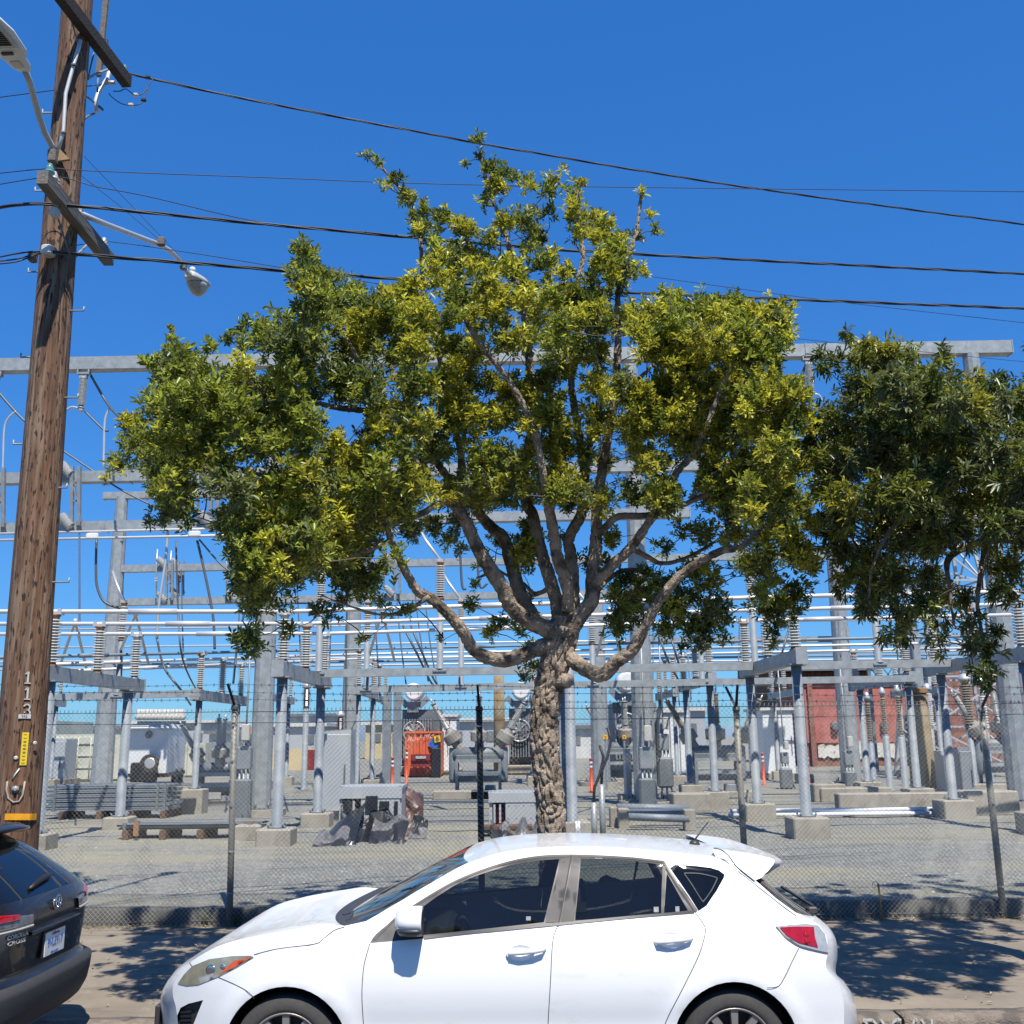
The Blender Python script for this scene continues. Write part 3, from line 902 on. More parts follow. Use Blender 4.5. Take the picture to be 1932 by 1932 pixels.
# ---------------------------------------------------------------- dead-tank breakers with slanted bushings
def breaker(cx, ybase, Y, s, label, bush='porc', lift=0, grp='grey circuit breakers'):
    k = mpp(Y, 2) * s       # metres per drawing unit (one unit = one photo pixel of the breaker by the red container)
    g = PZ(cx, ybase, YZ) if Y is None else P(cx, ybase, Y)
    O = Vector((g.x, g.y, YZ))
    def Q(dx, dy, dz=0): return O + Vector((dx * k, dz * k, -dy * k))
    t = thing('circuit_breaker', label, 'circuit breaker', O, grp)
    b = MB(); b.cbox(O + Vector((0, 0, .06)), (150 * k, 60 * k, .2), .02); b.build('plinth', M['conc'], t)
    H = -(-72)
    for sx in (-1, 1):
        for sz in (-1, 1):
            MB().beam(Q(sx * 40, 0, sz * 20), Q(sx * 40, -66, sz * 20), .09, .09).build('leg', M['steel'], t)
    b = MB()
    for y in (-66, -44):
        for sz in (-1, 1): b.beam(Q(-42, y, sz * 20), Q(42, y, sz * 20), .08, .1)
    b.build('rail', M['galv'], t)
    b = MB()
    b.cbox(Q(0, -36, 12), (76 * k, 26 * k, 16 * k), .02)
    b.cbox(Q(22, -8, -8), (20 * k, 18 * k, 28 * k), .02)
    b.build('control_box', M['steel'], t)
    b = MB()
    b.lathe(Q(-48, -78), [(0, 10 * k), (2 * k, 13 * k), (94 * k, 13 * k), (96 * k, 10 * k)], 16, (1, 0, 0))
    b.cbox(Q(0, -72), (84 * k, 30 * k, 10 * k), .02)
    b.build('tank', M['dsteel'], t)
    for sx in (-1, 1):
        b = MB(); b.lathe(Q(sx * 47, -26), [(0, 7 * k), (8 * k, 8.5 * k), (60 * k, 8.5 * k), (64 * k, 7 * k)], 14); b.build('pole_tank', M['steel'], t)
    for i, (dx, an) in enumerate(((-44, -.52), (2, 0), (46, .52))):
        for sy in ((-1, 1) if i == 1 else (1,)):
            ax = Vector((math.sin(an), -.16 * sy if i == 1 else -.05, math.cos(an))).normalized()
            p = Q(dx * .8, -84, 0 if i != 1 else -8 * sy)
            o = MB().lathe(p, [(0, 9 * k), (14 * k, 8 * k), (17 * k, 9 * k), (19 * k, 15.5 * k), (20 * k, 16.2 * k), (36 * k, 16.2 * k), (37 * k, 14.5 * k), (39 * k, 9 * k), (44 * k, 7.5 * k)], 18, ax, smooth=False)
            o = o.build('turret', M['turret'], t)
            ins('bushing', p + ax * 44 * k, p + ax * 102 * k, 7.2 * k, bush, t, 22, taper=.72, core=.72)
            MB().tube([p + ax * 102 * k, p + ax * 112 * k], .03, 6).build('terminal', M['alum'], t)
    return t
breaker(903, 1468, 34, 1.0, 'grey circuit breaker with splayed bushings in front of the red container')
breaker(412, 1478, 31, .86, 'grey circuit breaker with splayed bushings left of the massive column')
breaker(1352, 1466, 33, 1.02, 'grey circuit breaker with splayed brown bushings in front of white panels', bush='porcb')
breaker(1900, 1466, 36, 1.0, 'grey circuit breaker at the right edge partly hidden by the dark tree')
breaker(1180, 1450, 44, .8, 'small far circuit breaker just right of the trunk')

# ---------------------------------------------------------------- transformers with round cooling fans
def transformer(cx, yb, Y, label, fx, fy):
    g = P(cx, yb, Y); O = Vector((g.x, Y, YZ))
    t = thing('power_transformer', label, 'transformer', O, 'transformers with round cooling fans')
    b = MB(); b.cbox(O + Vector((.2, 1.6, 1.9)), (2.0, 2.4, 2.9), .04); b.build('tank', M['dsteel'], t)
    b = MB()
    for i in range(12): b.box(O + Vector((-.75 + i * .14, -.05, 1.85)), (.06, .55, 2.0))
    b.build('radiator', M['steel'], t)
    b = MB(); b.cbox(O + Vector((0, .2, .25)), (2.4, 3, .4), .03); b.build('plinth', M['conc'], t)
    b = MB(); b.beam(O + Vector((-.2, .2, 3.2)), O + Vector((-.2, .2, 3.75)), .6, .4, (0, 1, 0)); b.beam(O + Vector((-.5, .2, 3.5)), O + Vector((-.9, .2, 3.95)), .1, .3); b.beam(O + Vector((.1, .2, 3.5)), O + Vector((.6, .2, 3.95)), .1, .3); b.build('saddle', M['steel'], t)
    b = MB(); b.lathe(O + Vector((-.15, -.3, 4.25)), [(0, .35), (.05, .46), (1.6, .46), (1.65, .35)], 20, (0, 1, 0)); b.build('conservator', M['white'], t)
    c = P(fx, fy, Y - .5)
    r = 20 * mpp(Y, 3)
    b = MB()
    for q, rr in ((0, r), (.12, r * .97)):
        b.tube([c + Vector((math.cos(a * .2618) * rr, q, math.sin(a * .2618) * rr)) for a in range(25)], .03, 6, False)
    o = b.build('fan_ring', M['alum'], t)
    b = MB()
    for i in range(8):
        a = i * math.pi / 4 + .2
        d = Vector((math.cos(a), 0, math.sin(a))); e = Vector((-math.sin(a), 0, math.cos(a)))
        b.add([c + d * .08 + e * .03 + Vector((0, .03, 0)), c + d * r * .9 + e * .12 + Vector((0, .01, 0)), c + d * r * .9 - e * .1 + Vector((0, .09, 0)), c + d * .08 - e * .03 + Vector((0, .06, 0))], [(0, 1, 2, 3), (3, 2, 1, 0)])
    b.build('fan_blades', M['galv'], t)
    b = MB(); b.lathe(c - Vector((0, .05, 0)), [(0, .06), (.02, .09), (.14, .09)], 10, (0, 1, 0)); b.build('fan_hub', M['dsteel'], t)
    b = MB()
    for i in range(4):
        a = i * math.pi / 4
        d = Vector((math.cos(a), 0, math.sin(a)))
        b.tube([c - d * r - Vector((0, .05, 0)), c + d * r - Vector((0, .05, 0))], .012, 4)
    for rr in (.4, .7): b.tube([c + Vector((math.cos(a * .2618) * r * rr, -.05, math.sin(a * .2618) * r * rr)) for a in range(25)], .01, 4, False)
    b.build('fan_guard', M['galv'], t)
transformer(785, 1450, 55, 'dark grey transformer with round fan left of the red container', 781, 1381)
transformer(990, 1450, 55, 'dark grey transformer with round fan immediately left of the trunk', 980, 1378)
transformer(1195, 1452, 47, 'dark grey transformer with round fan behind the yellow-signed column', 1182, 1366)
# ================================================================== yard: containers, trailer, cabinets, stacks, far buildings
M['cream'] = pm('cream_container_paint', (.56, .57, .47), .6, 0, .08, 2, alt=(.42, .42, .34), altscale=1.5, altlo=.55)
M['redc'] = pm('orange_red_container_paint', (.72, .15, .055), .55, 0, .1, 2, alt=(.60, .12, .045), altscale=2)
M['dred'] = pm('dark_red_paint', (.22, .02, .02), .6, 0, .15, 3)
M['beige'] = pm('beige_wall_paint', (.58, .47, .27), .8, 0, .08, 2)
M['silver'] = pm('light_grey_cabinet_paint', (.44, .46, .47), .5, .05, .06, 2)
M['orange'] = pm('orange_delineator', (.75, .09, .03), .5, 0, .08, 6)
M['redpaint'] = pm('red_painted_brick', (.47, .15, .125), .85, 0, .18, 2.5, alt=(.36, .13, .105), altscale=.7, bump=.4, bscale=20)
M['brick'] = pm('old_brown_brick', (.30, .135, .10), .9, 0, .25, 6, alt=(.20, .095, .07), altscale=1.3, bump=.5, bscale=25)
M['oldwood'] = pm('weathered_brown_boards', (.13, .075, .045), .9, 0, .25, 5)
M['patch'] = pm('white_patched_plaster', (.66, .64, .58), .9, 0, .1, 4, alt=(.36, .32, .24), altscale=2.2, altlo=.55)
M['rustcol'] = pm('rust_stained_concrete', (.27, .215, .13), .9, 0, .2, 2, alt=(.20, .12, .05), altscale=1.2, altlo=.45, althi=.7)
M['roof'] = pm('pale_metal_roof', (.60, .60, .57), .6, 0, .1, 2)
M['hill'] = pm('haze_blue_hill', (.16, .22, .30), 1, 0, .1, .01)  # the blue of distance haze is put into the base colour
M['ysign'] = pm('yellow_sign_plate', (.80, .40, .02), .5, 0, .05, 5)
M['osign'] = pm('orange_sign_plate', (.85, .28, .05), .5, 0, .05, 5)
M['ink'] = pm('black_lettering', (.012, .012, .012), .6, 0, 0, 5)
M['paintw'] = pm('white_lettering', (.8, .8, .76), .6, 0, 0, 5)

def text(body, loc, size, mat, parent, name='lettering', rot=(math.pi / 2, 0, 0), ext=.002, sx=1, align='CENTER', shear=0, thin=0):
    cu = bpy.data.curves.new(name, 'FONT')
    cu.body = body; cu.size = size; cu.extrude = ext; cu.align_x = align; cu.align_y = 'CENTER'; cu.shear = shear; cu.offset = thin * size
    o = bpy.data.objects.new(name, cu)
    COL.objects.link(o)
    dg = bpy.context.evaluated_depsgraph_get()
    me = bpy.data.meshes.new_from_object(o.evaluated_get(dg))
    bpy.data.objects.remove(o); bpy.data.curves.remove(cu)
    me.materials.clear(); me.materials.append(mat)
    o = bpy.data.objects.new(name, me); COL.objects.link(o)
    o0 = ORG[parent.name] if parent else Vector()
    o.parent = parent
    o.location = Vector(loc) - o0
    o.rotation_euler = rot; o.scale = (sx, 1, 1)
    return o

def corrugated(mb, x0, x1, z0, z1, y, n, d):
    """ribbed sheet facing the street"""
    pts = []
    w_ = (x1 - x0) / n
    for i in range(n):
        a = x0 + i * w_
        pts += [(a, 0), (a + w_ * .3, 0), (a + w_ * .5, d), (a + w_ * .8, d)]
    pts.append((x1, 0))
    vs = [(p[0], y - p[1], z) for p in pts for z in (z0, z1)]
    mb.add(vs, [(2 * i, 2 * i + 2, 2 * i + 3, 2 * i + 1) for i in range(len(pts) - 1)])

# --- orange-red rental tank with script lettering
def red_box(xl, xr, yt, yb, Y, label, full):
    a, c = P(xl, yt, Y), P(xr, yb, Y)
    O = Vector(((a.x + c.x) / 2, Y, YZ)); w_ = c.x - a.x; h = a.z - YZ
    t = thing('container', label, 'container', O, 'orange-red containers')
    b = MB(); b.box(O + Vector((0, 1.35, h / 2 + .05)), (w_ - .02, 2.5, h - .12)); b.build('body', M['redc'], t)
    b = MB(); corrugated(b, a.x, c.x, YZ + .12, a.z - .1, Y + .05, max(2, int(w_ / .28)), .07); b.build('ribbed_wall', M['redc'], t)
    b = MB(); b.box(O + Vector((0, .02, h - .05)), (w_, .14, .1)); b.box(O + Vector((0, .02, .1)), (w_, .14, .12)); b.build('rail', M['redc'], t)
    return t, a, c
rt, ra, rc = red_box(764, 833, 1380, 1450, 52, 'orange-red container with white script and a blue and yellow emblem', True)
red_box(943, 958, 1376, 1448, 52.5, 'narrow orange-red container showing between breaker legs and fan', False)
k = mpp(51.8, 2)
q = P(792, 1392, 51.88)
text('Red Mo', q, 12 * k, M['paintw'], rt, shear=.45, rot=(math.pi / 2, R(-8), 0), sx=1.35, thin=-.022)
M['blue'] = pm('blue_emblem_paint', (.02, .14, .55), .5, 0, .05, 5)
M['yell'] = pm('yellow_emblem_paint', (.85, .50, .02), .5, 0, .05, 5)
def dia(px, py, s, mat, nm, Y, rot=.3):
    c = P(px, py, Y)
    pts = [c + Vector((math.cos(a + rot), 0, math.sin(a + rot))) * s for a in (0, math.pi / 2, math.pi, 3 * math.pi / 2)]
    MB().prism(pts, (0, .03, 0)).build(nm, mat, rt)
dia(819, 1403, 12 * k, M['blue'], 'emblem_tile', 51.88, .12)
dia(825, 1394, 10.5 * k, M['ink'], 'emblem_tile', 51.84, .95)
dia(825, 1394, 8.6 * k, M['yell'], 'emblem_tile', 51.80, .95)
text('B', P(825, 1394, 51.77), 11 * k, M['ink'], rt)
b = MB(); a = P(777, 1424, 51.6); c = P(815, 1446, 51.6); b.box(((a.x + c.x) / 2, 51.4, (a.z + c.z) / 2), (c.x - a.x, .6, a.z - c.z)); b.box(((a.x + c.x) / 2, 51.05, a.z - .12), (c.x - a.x - .1, .08, .3)); b.build('front_bin', M['dred'], rt)
b = MB(); b.box(((a.x + c.x) / 2, 50.98, a.z - .12), ((c.x - a.x) * .5, .03, .12)); b.build('name_plate', M['silver'], rt)
b = MB(); q = P(823, 1440, 51.3); b.cbox((q.x, 51.2, YZ + .7), (.45, .6, 1.4), .05); b.build('jack', M['black'], rt)

# --- white panelled enclosures
def white_box(xl, xr, yt, yb, Y, label, n, roofm='roof', mat='white', depth=3.0, cap=True):
    a, c = P(xl, yt, Y), P(xr, yb, Y)
    O = Vector(((a.x + c.x) / 2, Y, YZ)); w_ = c.x - a.x; h = a.z - YZ
    t = thing('equipment_enclosure', label, 'enclosure', O)
    b = MB(); b.box(O + Vector((0, depth / 2 + .06, h / 2)), (w_ - .06, depth, h)); b.build('body', M[mat], t)
    for i in range(n):
        b = MB(); x = a.x + w_ * (i + .5) / n
        b.cbox((x, Y, YZ + h * .5 + .05), (w_ / n - .05, .08, h - .3), .02); b.build('panel', M[mat], t)
        b = MB(); b.beam((x + w_ / n * .3, Y - .07, YZ + h * .35), (x + w_ / n * .3, Y - .07, YZ + h * .62), .03, .03); b.build('handle', M['dsteel'], t)
    if cap:
        b = MB(); b.box(O + Vector((0, depth / 2, h + .05)), (w_ + .16, depth + .3, .12)); b.build('roof', M[roofm], t)
    b = MB(); b.box(O + Vector((0, depth / 2, .1)), (w_ + .3, depth + .5, .3)); b.build('plinth', M['conc'], t)
    return t
white_box(834, 862, 1352, 1444, 54, 'white panelled enclosure between the red container and the breaker', 2)
white_box(1244, 1302, 1344, 1447, 46, 'white enclosure with tall panels right of the yellow-signed column', 3)
white_box(1436, 1502, 1340, 1447, 45, 'white enclosure with tall doors behind the fence post, near the red wall', 2)
white_box(606, 662, 1377, 1498, 24.6, 'flat light grey cabinet beside the slim bus support', 1, mat='silver', depth=.7, cap=False)
white_box(83, 120, 1395, 1470, 47, 'light grey kiosk left of the cream container', 1, mat='silver', depth=1.2, cap=False)
white_box(1177, 1194, 1413, 1492, 29.5, 'narrow grey cabinet on a post right of the trunk', 1, mat='silver', depth=.5, cap=False)
white_box(1774, 1808, 1417, 1447, 30, 'small white control box right of the rust-stained column', 1, mat='silver', depth=.5, cap=False)
white_box(1806, 1836, 1410, 1440, 28, 'small grey trapezoid control box on a pole near the right fence post', 1, mat='steel', depth=.5, cap=False)

# --- cream shipping containers with door bars
def cream(xl, xr, yt, yb, Y, label, doors):
    a, c = P(xl, yt, Y), P(xr, yb, Y)
    O = Vector(((a.x + c.x) / 2, Y, YZ)); w_ = c.x - a.x; h = a.z - YZ
    t = thing('shipping_container', label, 'container', O, 'cream containers at the back')
    b = MB(); b.box(O + Vector((0, 3.1, h / 2)), (w_, 6, h)); b.build('body', M['cream'], t)
    if doors:
        n = max(2, int(w_ / 1.2))
        for i in range(n):
            x = a.x + w_ * (i + .5) / n
            b = MB(); b.cbox((x, Y + .05, YZ + h / 2), (w_ / n - .06, .08, h - .25), .02)
            o = b.build('door', M['cream'], t)
            b = MB()
            for s in (-.25, .2): b.tube([(x + s * w_ / n, Y - .03, YZ + .15), (x + s * w_ / n, Y - .03, YZ + h - .15)], .03, 6)
            for z in (.3, .55, .8): b.box((x, Y - .01, YZ + h * z), (w_ / n * .8, .05, .05))
            b.build('lock_bar', M['cream'], o)
    else:
        b = MB(); corrugated(b, a.x, c.x, YZ + .1, a.z - .1, Y + .02, max(3, int(w_ / .3)), .06); b.build('ribbed_wall', M['cream'], t)
cream(84, 183, 1386, 1470, 50, 'cream container with locking bars behind the left bus support', True)
cream(212, 250, 1386, 1470, 51, 'ribbed cream container left of the white cargo trailer', False)
cream(350, 384, 1402, 1462, 55, 'ribbed cream fence panel right of the white cargo trailer', False)
cream(60, 84, 1360, 1470, 58, 'ribbed cream container hidden behind the wooden pole', False)

# --- enclosed cargo trailer
def trailer():
    Y = 44
    a, m_, c = P(244, 1374, Y), P(318, 1374, Y), P(352, 1374, Y + 4.6)
    bz = P(244, 1458, Y).z
    O = Vector((a.x, Y, YZ))
    t = thing('cargo_trailer', 'white enclosed cargo trailer with spare wheel on its nose', 'trailer', O)
    z0, z1 = bz - .05, a.z
    ex = (m_ - a); ex.z = 0
    ed = (Vector((c.x, Y + 4.6, 0)) - Vector((m_.x, Y, 0)))
    A, B_ = Vector((a.x, Y, 0)), Vector((m_.x, Y, 0))
    Cc, D = B_ + ed, A + ed
    up = lambda p, z: Vector((p.x, p.y, z))
    b = MB(); b.hexa([up(A, z0), up(B_, z0), up(Cc, z0), up(D, z0), up(A, z1), up(B_, z1), up(Cc, z1), up(D, z1)]); b.build('box', M['white'], t)
    b = MB(); e = .06
    cen = (A + B_ + Cc + D) / 4
    o_ = [up(p + (p - cen).normalized() * e, z1 + .002) for p in (A, B_, Cc, D)]; i_ = [up(p + (cen - p).normalized() * .35, z1 + .18) for p in (A, B_, Cc, D)]
    o2 = [up(p, z1 - .1) for p in o_]
    b.rings([o2, o_, i_], True, False); b.build('roof', M['roof'], t)
    n = ed.cross(Vector((0, 0, 1))).normalized()
    if n.y > 0: n = -n
    fr = MB(); fr.tube([P(282, 1440, Y - .35) + Vector((0, -.12, 0)), P(282, 1440, Y - .35) + Vector((0, .12, 0))], .36, 18); w_ = fr.build('spare_wheel', M['rubber'], t)
    MB().lathe(P(282, 1440, Y - .5), [(0, .07), (.012, .07), (.014, .20), (.04, .24), (.05, .24)], 16, (0, 1, 0), smooth=False).build('rim', M['alum'], w_)
    b = MB(); b.cbox(P(272, 1450, Y - .2) - Vector((0, 0, .15)), (1.0, .5, .8), .05); b.build('nose_box', M['black'], t)
    b = MB(); b.beam(up(A, z0 - .06), up(B_, z0 - .06), .1, .16); b.beam(up(B_, z0 - .06), up(Cc, z0 - .06), .1, .16); b.beam(P(268, 1462, Y - 1.2), P(282, 1458, Y), .12, .12); b.build('chassis', M['black'], t)
    for f in (.52, .82):
        p = B_ + ed * f + n * .04
        o = MB().lathe(up(p, YZ + .34), [(-.1, .30), (-.08, .34), (.08, .34), (.1, .30)], 20, n).build('wheel', M['rubber'], t)
        MB().lathe(up(p, YZ + .34) + n * .1, [(-.02, .2), (.01, .2), (.02, .1)], 14, n).build('rim', M['white'], o)
        MB().prism([up(p + n * .12 + ed.normalized() * (math.cos(g) * .46), YZ + .36 + math.sin(g) * .46) for g in [i * math.pi / 8 for i in range(9)]], -n * .14).build('mudguard', M['black'], t)
    b = MB(); q = P(281, 1386, Y - .02); b.lathe(q, [(0, .16), (.02, .16)], 14, (0, -1, 0)); b.build('badge', M['dsteel'], t)
    b = MB(); q = up(B_ + ed * .45 + n * .02, z0 + (z1 - z0) * .6); b.cbox(q, (.12, .1, .25), .02); b.build('latch', M['dsteel'], t)
trailer()

# --- stacks of steel beams
def beam_stack(xl, xr, yt, yb, Y, rows, cols, label, sleepers):
    a, c = P(xl, yt, Y), P(xr, yb, Y)
    O = Vector((a.x, Y, YZ))
    t = thing('steel_stack', label, 'steel stack', O, 'stacked galvanised steel beams')
    zb = YZ + .18
    h = (a.z - zb) / rows
    for i in range(rows):
        for j in range(cols):
            dx = rnd.uniform(-.06, .06)
            y = Y + .1 + j * .26
            b = MB(); z = zb + h * (i + .5)
            L0, L1 = a.x + dx, c.x + dx
            b.box(((L0 + L1) / 2, y + .08, z), (L1 - L0, .012, h - .02)) if False else None
            b.beam((L0, y, z), (L1, y, z), .2, h - .035)
            b.beam((L0, y - .095, z - h / 2 + .03), (L1, y - .095, z - h / 2 + .03), .05, .03)
            b.beam((L0, y - .095, z + h / 2 - .03), (L1, y - .095, z + h / 2 - .03), .05, .03)
            b.build('steel_beam', M['steel'], t)
    for x in sleepers:
        p = P(x, yb, Y)
        b = MB(); b.box((p.x, Y + cols * .13, YZ + .09), (.12, cols * .28 + .2, .18)); b.build('sleeper', M['oldwood'], t)
    b = MB()
    for x in (xr - 8, xr - 22, xl + 10):
        p = P(x, yb, Y); b.beam((p.x, Y - .04, zb), (p.x, Y - .04, a.z + .02), .06, .03, (0, 1, 0))
    b.build('strap', M['dsteel'], t)
beam_stack(92, 318, 1481, 1532, 26.3, 6, 4, 'tall stack of grey steel beams at the foot of the left bus support', (120, 190, 250, 310))
beam_stack(225, 485, 1555, 1578, 20.6, 2, 3, 'low stack of long grey steel channels on blocks near the fence', (240, 310, 380, 450))
for x in (250, 466):
    p = P(x, 1566, 20.2); o = MB().box((p.x, 20.40, p.z), (.1, .05, .26)).build('rusty_clip', M['rust'], None, p); tag(o, ('rusty brown clip at the left of the low channel stack' if x < 300 else 'rusty brown clip at the right end of the low channel stack'), 'clip')

# --- white pipes lying on the gravel
t = thing('pipe_bundle', 'long white pipes lying on the gravel behind the large pedestal', 'pipes', P(1380, 1532, 24.3))
for i, (x0_, x1_, dz, dy) in enumerate(((1378, 1802, .17, .16), (1374, 1812, .085, 0), (1384, 1822, .085, .11), (1380, 1818, .085, .22))):
    a, c = P(x0_, 1536, 24.0 + dy), P(x1_, 1536, 24.0 + dy)
    MB().tube([(a.x, 24 + dy, YZ + dz), (c.x, 24 + dy, YZ + dz)], .045, 12).build('pipe', M['white'], t)
for x in (1400, 1600, 1790):
    p = P(x, 1540, 24.2); MB().box((p.x, 24.1, YZ + .02), (.12, .6, .04)).build('sleeper', M['oldwood'], t)

# --- pipe rack bench on blocks, right of the trunk
t = thing('pipe_rack', 'grey pipes resting on concrete blocks right of the trunk', 'pipe rack', P(1180, 1545, 21.6))
for (x0_, y0_, x1_, y1_, Y, r) in ((1164, 1524, 1300, 1526, 22.2, .09), (1186, 1541, 1300, 1545, 21.3, .075), (1182, 1532, 1290, 1534, 21.8, .06)):
    MB().tube([P(x0_, y0_, Y), P(x1_, y1_, Y)], r, 10).build('pipe', M['steel'], t)
for (x, y, Y) in ((1176, 1546, 21.9), (1300, 1548, 21.4), (1160, 1538, 22.3)):
    p = P(x, y, Y); MB().cbox((p.x, Y, YZ + .2), (.22, .3, .42), .02).build('block', M['conc'], t)

# --- twin round posts right beside the trunk
t = thing('twin_posts', 'pair of tall grey round posts standing right of the tree trunk', 'posts', P(1075, 1560, 20.8))
for (x, y1_, Y, r) in ((1066, 1270, 20.6, .085), (1080, 1255, 20.3, .1)):
    p = P(x, 1545, Y); q = P(x - 4, y1_, Y); q.x = p.x
    b = MB(); gpost(b, (p.x, Y, YZ + .25), q, r); b.build('post', M['steel'], t)
p = P(1075, 1560, 20.4); MB().cbox((p.x, 20.5, YZ + .13), (.75, .8, .3), .02).build('pedestal', M['conc'], t)
for i, x in enumerate((1088, 1093)):
    p = P(x, 1585, 18.6); o = MB().tube([(p.x, 18.6, YZ), (p.x, 18.6, YZ + .42)], .03, 8).build('pipe_stub', M['alum'], None, (p.x, 18.6, YZ)); tag(o, ('short silver pipe stub nearest the trunk base', 'short silver pipe stub second from the trunk base')[i], 'pipe', 'pipe stubs beside the trunk')
for x, hh, lb in ((1122, .75, 'grey conduit stub topped with looped black cable'), (1138, 1.05, 'taller grey conduit stub with black cable right of the trunk')):
    p = P(x, 1590, 18.2); t = thing('conduit_stub', lb, 'conduit', (p.x, 18.2, YZ))
    MB().tube([(p.x, 18.2, YZ), (p.x, 18.2, YZ + hh)], .05, 10).build('conduit', M['galv'], t)
    MB().tube([(p.x, 18.2, YZ + hh), (p.x + .02, 18.2, YZ + hh + .25), (p.x + .12, 18.25, YZ + hh + .45), (p.x + .2, 18.3, YZ + hh + .75), (p.x + .14, 18.3, YZ + hh + .95)], .025, 6).build('cable_tail', M['cable'], t)

# --- orange delineator posts
for i, (x, y0_, y1_, Y, lb) in enumerate(((740, 1476, 1428, 38, 'orange marker post near the slim bus support'), (767, 1462, 1412, 44, 'orange marker post with white bands left of the red container'), (1526, 1477, 1421, 36, 'orange marker post right of the front bus support, before the red wall'), (1440, 1450, 1420, 40, 'orange marker post behind the fence post with the V arms'), (1116, 1480, 1430, 36, 'dark red marker post just right of the twin posts'))):
    g = P(x, y0_, Y); g.z = YZ; h = P(x, y1_, Y).z - YZ
    t = thing('marker_post', lb, 'marker post', g, 'orange marker posts')
    MB().lathe(g, [(0, .1), (.03, .09), (.04, .055), (h - .05, .05), (h - .04, .065), (h, .05)], 10).build('tube', M['orange'], t)
    for f in (.72, .84): MB().lathe(g + Vector((0, 0, h * f)), [(0, .056), (h * .06, .055)], 10, caps=False).build('reflective_band', M['white'], t)

# --- heaps wrapped in torn plastic
M['tarp'] = pm('silver_grey_plastic_sheet', (.175, .17, .165), .42, .1, .4, 5, spec=.5, alt=(.03, .03, .03), altscale=1.7, altlo=.50, althi=.53)
M['tarpk'] = pm('black_plastic_sheet', (.02, .02, .022), .3, 0, .2, 6, spec=.6)
M['tarpb'] = pm('brown_plastic_sheet', (.12, .065, .055), .45, 0, .2, 6)
M['redp'] = pm('red_crate_inside', (.35, .02, .025), .6, 0, .15, 8)
def crumple(xl, xr, yt, yb, Y, dep, seed, mat, name, parent, lean=0, nx=26, nz=16, amp=.13, shape=None):
    r_ = random.Random(seed)
    a, c = P(xl, yt, Y), P(xr, yb, Y)
    vs, fs = [], []
    H = a.z - YZ
    for j in range(nz + 1):
        v = j / nz
        for i in range(nx + 1):
            u = i / nx
            x = a.x + (c.x - a.x) * u
            top = shape(u) if shape else 1
            z = YZ + .01 + H * v * top
            y = Y + dep * v ** 1.4 + lean * v
            q = Vector((x * 2.6 + seed, z * 2.2 + x, seed * 1.7))
            d1 = noise.voronoi(q * 1.1)[0]
            d = (d1[1] - d1[0]) * amp * 1.4 + amp * .8 * noise.noise(q * 2)
            vs.append((x + .5 * amp * noise.noise(q + Vector((9, 0, 0))), y - d - (.15 * (1 - v) ** 3), z + (amp * .7 * noise.noise(q * 1.4 + Vector((0, 5, 0))) if j else 0)))
    for j in range(nz):
        for i in range(nx):
            k_ = j * (nx + 1) + i
            fs.append((k_, k_ + 1, k_ + nx + 2, k_ + nx + 1))
    return MB().add(vs, fs).build(name, M[mat], parent)
def crate(xl, xr, yt, yb, Y, dep, parent, win=True):
    a, c = P(xl, yt, Y), P(xr, yb, Y)
    w_, h = c.x - a.x, a.z - YZ
    x0_, z0_ = a.x, YZ
    b = MB()
    b.box((x0_ + w_ / 2, Y + dep, z0_ + h / 2), (w_, .04, h)); b.box((x0_ + w_ / 2, Y + dep / 2, a.z - .02), (w_ + .02, dep, .05)); b.box((x0_ + w_ / 2, Y + dep / 2, z0_ + .12), (w_, dep, .1))
    for x in (x0_ + .04, x0_ + w_ - .04): b.box((x, Y + dep / 2, z0_ + h / 2), (.06, dep, h))
    b.build('crate_shell', M['silver'], parent)
    b = MB(); b.cbox((x0_ + w_ * .66, Y - .01, z0_ + h * .45), (w_ * .62, .05, h * .8), .01)
    for i in range(4):
        for z in (.15, .4, .7): b.lathe((x0_ + w_ * (.42 + .16 * i), Y - .035, z0_ + h * z), [(0, .015), (.012, .012)], 6, (0, -1, 0))
    b.build('front_panel', M['silver'], parent)
    b = MB(); b.box((x0_ + w_ / 2, Y - .02, a.z - h * .12), (w_, .06, h * .22)); b.build('top_panel', M['silver'], parent)
    b = MB(); b.box((x0_ + w_ * .18, Y + dep * .5, z0_ + h * .38), (w_ * .28, dep * .5, h * .4)); b.build('red_part', M['redp'], parent)
    for s in (.12, .24): MB().box((x0_ + w_ * s, Y - .01, z0_ + h * .5), (.04, .04, h * .45)).build('slat', M['silver'], parent)
t = thing('wrapped_crate', 'grey crate wrapped in torn silver and black plastic, left of the black post', 'wrapped crate', P(690, 1580, 19.6))
crate(640, 758, 1484, 1560, 20.3, 1.0, t)
crumple(642, 740, 1512, 1572, 20.1, .25, 3, 'tarp', 'torn_sheet', t, shape=lambda u: .8 + .12 * math.sin(u * 9 + 1) + .06 * math.sin(u * 23))
crumple(600, 675, 1538, 1584, 19.3, .9, 7, 'tarpk', 'black_sheet', t, shape=lambda u: .25 + .95 * u, nx=20, nz=10)
crumple(594, 660, 1562, 1586, 19.1, .4, 11, 'tarp', 'torn_sheet', t, shape=lambda u: .7 + .15 * math.sin(u * 11), nx=18, nz=8)
crumple(665, 760, 1556, 1582, 19.5, .3, 17, 'tarpk', 'black_sheet', t, shape=lambda u: .75 + .15 * math.sin(u * 13 + 2), nx=24, nz=8)
crumple(700, 765, 1540, 1578, 19.4, .5, 23, 'tarp', 'torn_sheet', t, shape=lambda u: .85 + .12 * math.sin(u * 7 + 3), nx=20, nz=10)
